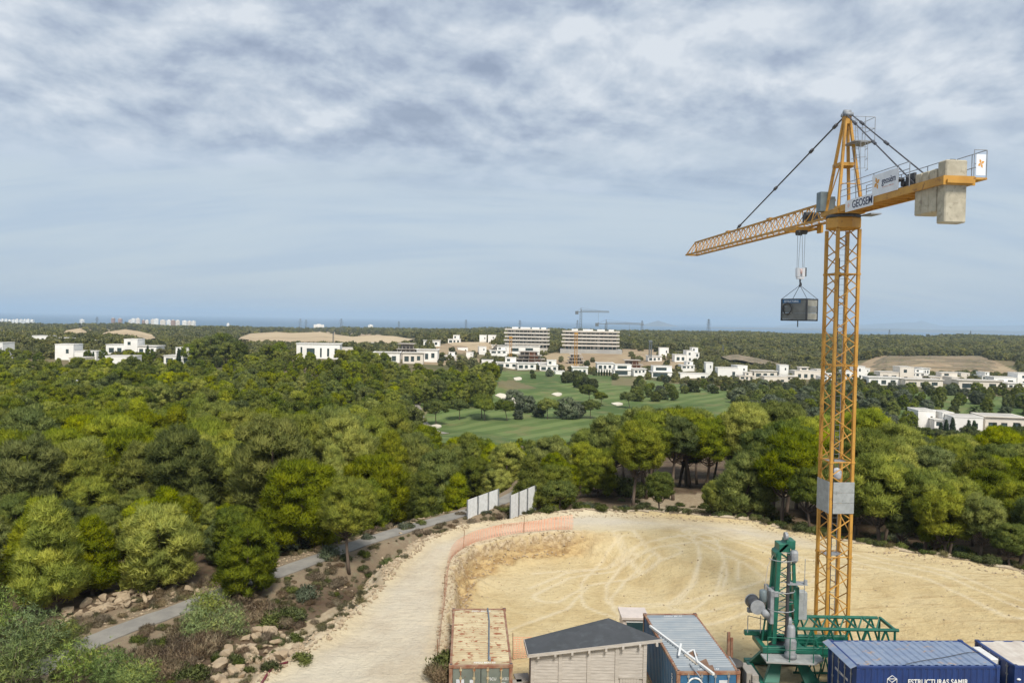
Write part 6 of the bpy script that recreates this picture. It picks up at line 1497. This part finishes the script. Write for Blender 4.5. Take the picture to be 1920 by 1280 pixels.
V(1151, 1184, 683, 704, 440, 'glass2', 'two storey white villa with green glass front beside the cypress hedge')
V(1222, 1260, 686, 708, 435, 'glass2', 'two storey white villa with green glass front beside the tiled pergola')
V(1215, 1241, 667, 677, 520, 'long', 'round topped white pavilion on the bare slope')
V(1265, 1302, 657, 678, 510, 'stepr', 'white villa with dark stair tower below the pine hill')
V(1276, 1330, 700, 712, 425, 'plain', 'long white garden wall building with sloped end', -4)
V(1346, 1384, 689, 709, 430, 'plain', 'blank white villa with grey flat roof behind the hedge', -3)
V(1414, 1457, 695, 708, 430, 'long', 'low cream villa behind the clipped trees', 0, 'villa2')
V(1433, 1477, 706, 720, 405, 'plain', 'long grey white terrace house in front of the cream villa', 0, 'villa2')
V(1490, 1536, 688, 711, 425, 'lantern', 'cream villa with roof lantern left of the crane mast', -3, 'villa2')
V(1584, 1620, 686, 711, 420, 'stepr', 'white villa with tall blank block right of the crane mast', -4)
V(1651, 1711, 687, 715, 405, 'stepr', 'large cream villa with tall right block below the terraces', -6, 'villa2')
V(1630, 1686, 707, 722, 380, 'long', 'low white pool house in front of the large cream villa', -5)
V(1744, 1800, 698, 716, 400, 'step', 'cream villa with arched terrace windows below the terraces', -6, 'villa2')
V(1699, 1766, 711, 726, 372, 'long', 'long low white terrace house with flat roof', -6, 'villa2')
V(1800, 1876, 713, 730, 365, 'long', 'long low cream house with wide windows above the bunkers', -8, 'villa2')
V(1866, 1935, 699, 722, 378, 'stepr', 'bright white villa with blue glass at the right end', -8)
V(1722, 1753, 769, 792, 232, 'plain', 'white house with flat roof peeping over the right wood', -6)
V(1753, 1793, 773, 796, 228, 'step', 'white house with chimney and roof terrace over the right wood', -6)
V(1788, 1840, 781, 812, 222, 'plain', 'white gabled house behind dark cypresses over the right wood', -10)
V(1850, 1918, 781, 812, 222, 'long', 'long white house behind a row of cypresses over the right wood', -10, 'villa2')
# smaller houses filling the estate
gv = np.random.default_rng(88)
KL = {'plain': 'small plain white estate house with one window', 'cube': 'small white cube estate house with high window', 'long': 'low white estate house with three windows', 'step': 'small stepped white estate house'}
fill = [(862, 682), (880, 668), (843, 674), (868, 660), (905, 662), (935, 662), (890, 690), (1000, 668), (1022, 690), (1050, 704), (1135, 688), (1200, 700), (1290, 690), (1330, 694), (1392, 700), (1470, 696), (1400, 712), (1540, 700), (1555, 712), (1625, 702), (1720, 706), (1810, 706), (1850, 712), (1790, 722), (1905, 728), (1690, 722), (1735, 700), (1480, 712), (700, 650), (655, 690), (690, 672), (655, 668), (1245, 660), (1300, 664)]
for px, py in fill:
    d = float(np.interp(py, [640, 655, 672, 690, 710, 730], [690, 600, 500, 460, 415, 365])) if px > 640 else 350.
    st = ['plain', 'cube', 'long', 'step'][gv.integers(4)]; w_ = gv.uniform(16, 34) if st in ('long', 'step') else gv.uniform(11, 20); h_ = gv.uniform(7, 11) if st in ('long', 'plain') else gv.uniform(11, 15)
    V(px - w_/2, px + w_/2, py - h_, py, d, st, KL[st], gv.uniform(-10, 10), 'villa' if gv.random() < .65 else 'villa2', 'house', 'small houses of the estate')
# ------------------------------------------------------------------ unfinished shells
def shell(px0, px1, yt, yb, d, floors, label, brick=True):
    p0 = at_d(px0, yb, d); p1 = at_d(px1, yb, d); W = p1.x - p0.x; Ht = (yb - yt)/F*d; c = (p0 + p1)/2
    VBOX.append((px0, px1, yt, yb, d)); o = thing('unfinished_house', label, 'building shell', tuple(c), 0, None)
    fh = Ht/floors; D_ = 10
    MB().box(-W/2 + .5, W/2 - .5, .5, D_, -5, 0).build('footing', M_['apt2'], o)
    for f in range(floors):
        w0 = W*(.5 + .0*f); off = (-.6 if f % 2 else 0)
        MB().box(-W/2 + f*W*.06, W/2 - f*W*.10, off, D_, (f + 1)*fh - .3, (f + 1)*fh).build('slab', M_['apt2'], o)
        for k in range(5):
            x = -W/2 + .6 + f*W*.06 + k*(W*.84 - f*W*.1)/4
            MB().box(x - .15, x + .15, .4, .7, f*fh + .001, (f + 1)*fh - .301).build('column', M_['apt2'], o)
        if brick:
            MB().box(-W*.05, W*.34 - f*W*.08, 1.6, 1.8, f*fh + .002, (f + 1)*fh - .302).build('brick_infill', M_['brick'], o)
        MB().box(-W/2 + 1 + f*W*.06, W/2 - 1 - f*W*.1, 5, 5.2, f*fh + .002, (f + 1)*fh - .302).build('back_wall', M_['apt2'], o)
shell(966, 1022, 659, 680, 515, 3, 'unfinished concrete and red brick house shell under the apartment hill')
shell(1064, 1097, 664, 682, 518, 3, 'unfinished grey concrete frame house beside the orange mast', False)
shell(1168, 1206, 675, 692, 488, 2, 'unfinished orange brick house shell above the glass villa')
shell(743, 780, 644, 664, 415, 2, 'dark unfinished flat roofed house above the cream villa', False)
# ------------------------------------------------------------------ apartment blocks
def apartments(px0, px1, yt, yb, d, floors, label, mat, mat2, yaw):
    p0 = at_d(px0, yb, d); p1 = at_d(px1, yb, d); W = p1.x - p0.x; Ht = (yb - yt)/F*d; c = (p0 + p1)/2; D_ = 17
    o = thing('apartment_block', label, 'building', (c.x, c.y, c.z), R(yaw)); fh = Ht/(floors + .35)
    VBOX.append((px0, px1, yt, yb, d)); g = np.random.default_rng(int(px0))
    for f in range(floors):
        z = f*fh; m = MB(); W2 = W - 4
        nwin = int(W2/3.2); hs = [(-W2/2 + (k + .12)*W2/nwin, -W2/2 + (k + (.9 if g.random() < .8 else .5))*W2/nwin, .15, fh - .75) for k in range(nwin)]
        Mt = Matrix.Translation((0, 2.2, z)); wall_holes(m, W2, fh, hs, Mt, .3)
        m.box(-W2/2, W2/2, .31, D_ - 4, 0.001, fh - .001, Mt)
        m.build('storey_wall', M_[mat2], o)
        p = MB()
        for h in hs: p.box(h[0], h[1], .25, .30, h[2], h[3], Mt)
        tag(p.build('window_row', M_['vglass'], o), None, None, None, 'stuff')
        # balcony tray: slab with upstand, alternating reach
        b_ = MB(); off = (-.7 if f % 2 else 0.0); zt = z + fh
        b_.box(-W/2 + off, W/2 + off*.3, off, D_, zt - .32, zt - .02)
        b_.box(-W/2 + off, W/2 + off*.3, off, off + .2, zt - .019, zt + .95); b_.box(W/2 + off*.3 - .2, W/2 + off*.3, off + .201, D_, zt - .019, zt + .95); b_.box(-W/2 + off, -W/2 + off + .2, off + .201, D_, zt - .019, zt + .95)
        b_.build('balcony', M_[mat], o)
        for k in range(5):
            x = -W/2 + 2.5 + k*(W - 5)/4; MB().box(x - .12, x + .12, 1.0, 2.18, z + .96 if f else z, zt - .33).build('party_wall', M_[mat2], o)
    MB().box(-W/2 - 1.5, W/2 + 2, -1.8, D_ + 2, -7, -.02).build('podium', M_['villa3'] if mat2 == 'apt2' else M_['apt'], o)
    for k, (x, w_) in enumerate([(-W*.28, 5), (-W*.05, 8), (W*.18, 6), (W*.36, 4)]):
        MB().box(x - w_/2, x + w_/2, 5, 10, Ht - fh*.3, Ht + 1.3 - fh*.1).build('roof_house', M_['villa'], o)
    return o
apartments(946, 1030, 616, 652, 620, 5, 'finished cream apartment block with stacked white balconies on the hill', 'apt', 'apt', -4)
apartments(1054, 1161, 620, 655, 600, 5, 'wider half finished apartment block of raw concrete on the hill', 'apt', 'apt2', -4)
V(922, 1012, 648, 660, 580, 'long', 'long white garden wall building at the foot of the cream apartments', 0)
# ------------------------------------------------------------------ far town, pylons, cranes
g = np.random.default_rng(3)
town = [(px, px + 6, 599.5 + g.uniform(-1, .6), 'villa') for px in range(0, 58, 7)] + [(148, 156, 599, 'villa'), (208, 214, 596.5, 'townpink'), (221, 228, 597.5, 'townpink'), (240, 246, 600, 'town'), (245, 253, 597.5, 'villa'), (254, 262, 597, 'town'),
        (266, 271, 600, 'townpink'), (272, 278, 600.5, 'town'), (282, 289, 598.8, 'town'), (289, 297, 598, 'villa'), (300, 310, 600, 'town'), (312, 320, 600, 'villa'), (320, 328, 600.4, 'townpink'), (329, 337, 600.8, 'town'), (341, 350, 601.5, 'villa'), (351, 358, 602, 'town'), (358, 365, 602, 'villa'),
        (425, 430, 606.5, 'villa'), (588, 608, 608.6, 'villa'), (690, 700, 609.4, 'villa')]
TL = {'villa': 'far white tower block on the coast', 'town': 'far cream tower block on the coast', 'townpink': 'far terracotta tower block on the coast'}
for a, b_, yt, mt in town:
    d = 4000 + g.uniform(-150, 150); p0 = at_d(a, yt, d); p1 = at_d(b_, yt, d); c = (p0 + p1)/2; z0 = Hs(c.x, c.y) - 2
    o = thing('tower_block', TL[mt], 'building', (c.x, c.y, z0), R(g.uniform(-20, 20)), 'tower blocks along the coast'); w_ = (p1.x - p0.x)*.95; hh = c.z - z0
    m = MB(); nf = max(4, int(hh/3.2))
    for f in range(nf):
        m.box(-w_/2, w_/2, 0, 13, f*hh/nf, (f + .62)*hh/nf); m.box(-w_/2 + .8, w_/2 - .8, .8, 12.2, (f + .62)*hh/nf + .002, (f + 1)*hh/nf - .002)
    m.build('tower', M_[mt], o); MB().box(-w_*.2, w_*.2, 4, 8, hh + .01, hh + 3).build('roof_house', M_['town'], o)
def lattice(m, h, w0, w1, n, r):
    for k in range(n):
        z0, z1 = h*k/n, h*(k + 1)/n; a, b_ = w0 + (w1 - w0)*k/n, w0 + (w1 - w0)*(k + 1)/n
        cs = [(1, 1), (-1, 1), (-1, -1), (1, -1)]
        for i in range(4):
            (x, y), (x2, y2) = cs[i], cs[(i + 1) % 4]
            m.tube((x*a, y*a, z0), (x*b_, y*b_, z1), r, 4); m.tube((x*a, y*a, z0), (x2*b_, y2*b_, z1), r*.7, 4)
for px, yt, d in [(182, 594, 1900), (563, 597, 2050), (574, 599, 2250), (640, 597, 1950), (748, 602, 2300), (874, 599, 2100), (975, 600, 2100), (1083, 600, 2150), (1204, 601, 1900), (1329, 598, 1500), (1668, 618, 2100), (1820, 620, 2200)]:
    p = at_d(px, yt, d); z0 = Hs(p.x, p.y) - 1; h = p.z - z0
    o = thing('power_pylon', 'lattice power pylon on the wooded ridge', 'pylon', (p.x, p.y, z0), R(20), 'power pylons along the ridge')
    m = MB(); lattice(m, h, h*.10, h*.018, 7, .22); m.build('lattice_tower', M_['pylon'], o)
    for k, (zf, w_) in enumerate([(.72, .17), (.83, .14), (.93, .11)]):
        a = MB(); a.tube((-h*w_, 0, h*zf), (h*w_, 0, h*zf), .25, 4); a.tube((-h*w_, 0, h*zf), (0, 0, h*(zf + .05)), .15, 4); a.tube((h*w_, 0, h*zf), (0, 0, h*(zf + .05)), .15, 4); a.build('cross_arm', M_['pylon'], o)
for px, yt, yb, d, lab in [(625, 622, 646, 560, 'thin lattice mast behind the slit window villa'), (1356, 646, 672, 640, 'thin grey mast on the pine hill'), (3, 617, 640, 700, 'pale mast at the left edge of the ridge')]:
    p = at_d(px, yt, d); z0 = Hs(p.x, p.y) - 1; o = thing('lattice_mast', lab, 'mast', (p.x, p.y, z0)); m = MB(); lattice(m, p.z - z0, .5, .3, 9, .1); m.build('lattice_tower', M_['pylon'], o)
def far_crane(px, yt, yj, ja, jb, d, yb, mat, label, head=True):
    b_ = at_d(px, yb, d); top = at_d(px, yt, d).z - b_.z; zj = at_d(px, yj, d).z - b_.z
    o = thing('distant_crane', label, 'crane', tuple(b_)); m = MB(); lattice(m, zj if head else top, .8, .8, 14, .16); m.build('mast', mat, o)
    if head:
        xa, xb = (ja - px)/F*d, (jb - px)/F*d
        m = MB(); m.tube((xa, 0, zj), (xb, 0, zj), .28, 5); m.tube((0, 0, zj + 1.4), (xb*.98, 0, zj + 1.0), .2, 5); n = 18
        for k in range(n): m.tube((xb*k/n, 0, zj), (xb*(k + .5)/n, 0, zj + 1.2), .12, 4); m.tube((xb*(k + .5)/n, 0, zj + 1.2), (xb*(k + 1)/n, 0, zj), .12, 4)
        m.build('jib', mat, o); m = MB(); m.box(xa - .3, xa + 2.4, -.7, .7, zj - 2.2, zj + .6); m.build('counterweight', mat, o)
        m = MB(); m.tube((0, 0, zj), (0, 0, top), .45, 5, .2); m.tube((0, 0, top), (xb*.7, 0, zj + 1.2), .08, 4); m.tube((0, 0, top), (xa*.8, 0, zj), .08, 4); m.build('tower_head', mat, o)
        m = MB(); xk = xb*.62; m.tube((xk, 0, zj), (xk, 0, zj - 9), .08, 4); m.box(xk - .5, xk + .5, -.4, .4, zj - 10, zj - 9); m.build('hook', mat, o)
    else: MB().box(-1.1, 1.1, -1.1, 1.1, top, top + 1.2).build('slewing_head', mat, o)
far_crane(1088, 577, 584.5, 1078, 1141, 650, 655, M_['farcrane'], 'grey tower crane with raised jib behind the apartment blocks')
far_crane(1135.5, 599, 607, 1116, 1206, 640, 655, M_['farcrane'], 'grey tower crane with long low jib behind the apartment blocks')
far_crane(957, 634, 0, 0, 0, 508, 676, M_['crane'], 'thin orange crane mast below the cream apartment block', False)
far_crane(1079, 627, 0, 0, 0, 480, 692, M_['crane'], 'thin orange crane mast below the raw concrete apartment block', False)
far_crane(1219, 641, 0, 0, 0, 515, 670, M_['farcrane'], 'thin grey crane mast on the bare slope', False)
# ------------------------------------------------------------------ trees between the villas
g = np.random.default_rng(12)
bz = H(belt[:, 0], belt[:, 1])
for (x, y, px), z in zip(belt, bz):
    if not villa_clear(px, y): continue
    if inpoly(np.array([px]), np.array([project(np.array([x, y, z]))[1]]), [(1015, 684), (1030, 662), (1240, 655), (1300, 690), (1180, 694), (1060, 694)])[0] and g.random() < .7: continue
    ms = (ROUND[g.integers(4)] if g.random() < .55 else MIDL[2 if g.random() < .5 else 4]) if y < 370 else ROUND[g.integers(1, 4)]
    s = (g.uniform(.7, 1.05) if 1380 < px < 1720 and y < 302 else g.uniform(.5, .85)) if y < 370 else g.uniform(.35, .65)
    if y < 370 and ms in MIDL: s *= .72
    if y < 370 : tree('garden_tree', ('grey green' if ms in ROUND[:2] else 'dark green') + ' rounded tree in the belt between fairway and villas', 'tree', 'tree belt before the villas', ms, x, y, z - .2, s, g.uniform(0, 6.28))
    else: tree('garden_tree', ('grey green' if ms in ROUND[:2] else 'deep green') + ' small rounded garden tree among the white villas', 'tree', 'garden trees of the villas', ms, x, y, z - .2, s, g.uniform(0, 6.28))
def cypress_mesh(seed):
    g = np.random.default_rng(seed); n = 26; C = []; Rc = []
    for i in range(n):
        u = i/(n - 1); r_ = .62*(math.sin(math.pi*min(1, .12 + u*.88))**.7)*(1 - .35*u); a = i*2.4
        C.append((math.cos(a)*r_*.45, math.sin(a)*r_*.45, .4 + u*6.3)); Rc.append(.25 + r_*.75)
    P, Dr, Nm, T = clumps_to_leaves(np.array(C), np.array(Rc), np.clip(g.normal(.5, .2, n), 0, 1), g, 190, up=1.4, flat=1.1, ctr=np.array([0, 0, 3.]))
    m = MB(); m.path([(0, 0, 0), (0, 0, 3), (0, 0, 6)], [.12, .09, .04], 6)
    return m.mesh('trunk', M_['bark'], True), leaf_mesh('crown', P, Dr, Nm, T, .4, .2, M_['cypress'], g, .35, 2)
CY = [cypress_mesh(i) for i in range(3)]
for px, py, d, h in [(335, 683, 316, 7.2), (277, 663, 372, 5.5), (161, 680, 324, 4.6), (167, 680, 324, 4.2), (175, 681, 324, 4.4), (1764, 806, 214, 5.2), (1774, 808, 213, 6.2), (1786, 806, 214, 6.6), (1816, 812, 210, 6.4), (1826, 812, 210, 6.2), (1864, 810, 210, 5.4), (1875, 810, 212, 4.6), (1890, 810, 210, 4.2), (1901, 808, 212, 4.8), (1912, 808, 212, 5),
                      (1118, 702, 436, 4), (1123, 702, 436, 4), (1128, 702, 436, 4.3), (1133, 702, 436, 4), (1138, 702, 436, 4.2), (1143, 702, 436, 4)]:
    put(px, py, d, h, CY[random.randrange(3)], 'slim dark cypress standing beside a white villa', 'cypress_tree', 'cypresses beside the villas')
g2 = np.random.default_rng(61)
for k in range(16):
    put(1715 + k*14 + g2.uniform(-5, 5), 812, g2.uniform(196, 210), g2.uniform(3.6, 5.6), ROUND[2 + k % 2], 'leafy garden tree before the white houses over the right wood', 'garden_tree', 'garden trees over the right wood')
# palm
p = at_d(1826, 800, 236); zp = Hs(p.x, p.y)
o = thing('palm_tree', 'shaggy palm among the gardens over the right wood', 'tree', (p.x, p.y, zp)); m = MB(); m.path([(0, 0, 0), (.1, 0, 3), (0, .1, 6)], [.32, .26, .22], 8); m.build('trunk', M_['bark'], o)
for k in range(22):
    a = k*2.4; el = 1.2 - (k/22)*1.7; m = MB(); L0 = 2.6
    pts = [Vector((math.cos(a)*L0*u*math.cos(el*(1 - .3*u)), math.sin(a)*L0*u*math.cos(el*(1 - .3*u)), 6 + L0*u*math.sin(el) - 1.3*u*u)) for u in (0, .25, .5, .75, 1)]
    sd_ = Vector((-math.sin(a), math.cos(a), 0)); ws = [.08, .4, .45, .3, .03]
    vs_ = []
    for q, w_ in zip(pts, ws): vs_ += [q + sd_*w_ - Vector((0, 0, w_*.5)), q, q - sd_*w_ - Vector((0, 0, w_*.5))]
    m.add(vs_, [f for i in range(4) for f in ((i*3, i*3+1, i*3+4, i*3+3), (i*3+1, i*3+2, i*3+5, i*3+4))]); m.build('frond', M_['bushgreen'], o)
# street lamps poking out of the wood
for px, py, d in [(110, 694, 250), (125, 699, 240), (144, 714, 205)]:
    p = at_d(px, py, d); z0 = Hs(p.x, p.y); o = thing('street_lamp', 'white street lamp showing above the pines left', 'lamp', (p.x, p.y, z0), 0, 'street lamps in the wood')
    h = p.z - z0; MB().tube((0, 0, 0), (0, 0, h), .06, 6).build('pole', M_['white_metal'], o); MB().lathe([(.05, -.1), (.3, 0), (.34, .12), (.1, .3)], 10, (0, 0, h)).build('lamp_head', M_['white_metal'], o, True)
# ------------------------------------------------------------------ woods running to the ridge
g = np.random.default_rng(33); n = 230000
lr = np.exp(g.uniform(math.log(335), math.log(2450), n)); pp = g.uniform(-330, 2250, n); x = (pp - 960)/F*lr; y = lr; z = H(x, y); qx, qy = project(np.stack([x, y, z], -1))
ok = ~(inpoly(qx, qy, FAIR[0]) & (y < 470))
for pl in BARE: ok &= ~(inpoly(qx, qy, pl) & (g.random(n) < .985))
ok &= ~((pp > 436) & (pp < 786) & (y > 560) & (y < 1000)); ok &= ~((pp > 105) & (pp < 300) & (y > 560) & (y < 830)); ok &= ~((pp > 780) & (pp < 940) & (y > 520) & (y < 690) & (g.random(n) < .93))
for a, b_, yt, yb, dv in VBOX: ok &= ~((pp > a - 2 - 0.0) & (pp < b_ + 2) & (y > dv - 30) & (y < dv + 14))
ok &= ~((pp > 1590) & (pp < 1912) & (y > 468) & (y < 676)); lowv = (y < 520) & (pp > 690) & (pp < 2000); ok &= ~(lowv & (g.random(n) < .72))
ok &= ~((y < 420) & (pp <= 690) & (g.random(n) < .75)); ok &= ~((y < 520) & (pp <= 690) & (g.random(n) < .4))
ok &= ~((y < 372) & (pp > 640))
patch = fbm(x/160, y/160, 3); ok &= patch > np.where(y > 900, -.30, -.5)
I = np.where(ok)[0]; I = I[np.argsort(g.random(len(I)))]
mdist = np.clip(y[I]*.0062, 3.6, 13)*g.uniform(.8, 1.3, len(I)); kp = I[darts(np.stack([x[I], y[I]], -1), mdist)]
S = np.clip(y[kp]*.0007 + .42, .58, 1.3)*g.uniform(.7, 1.2, len(kp)); S = np.where((y[kp] < 620) & (pp[kp] > 900), S*.62, S); S = np.where((y[kp] < 420) & (pp[kp] <= 900), S*.7, S)
print('far wood', len(kp))
scatter_gn('distant_wood', 'far pine woods covering the hills to the coast', np.stack([x[kp], y[kp], z[kp] - .4], -1), S, LOW)
# ------------------------------------------------------------------ air
m = MB(); m.box(-61000, 61000, -800, 63000, -101, 200)
hz_ = m.mesh('haze', None)
hm = bpy.data.materials.new('haze_air'); hm.use_nodes = True; t = hm.node_tree; t.nodes.clear()
pv = t.nodes.new('ShaderNodeVolumePrincipled'); pv.inputs['Color'].default_value = (.62, .78, .95, 1); pv.inputs['Density'].default_value = HAZE
pv.inputs['Anisotropy'].default_value = 0.0
mo = t.nodes.new('ShaderNodeOutputMaterial'); t.links.new(pv.outputs[0], mo.inputs['Volume'])
hz_.materials.append(hm); tag(add_obj('haze', hz_), 'pale sea haze filling the air', None, None, 'stuff')
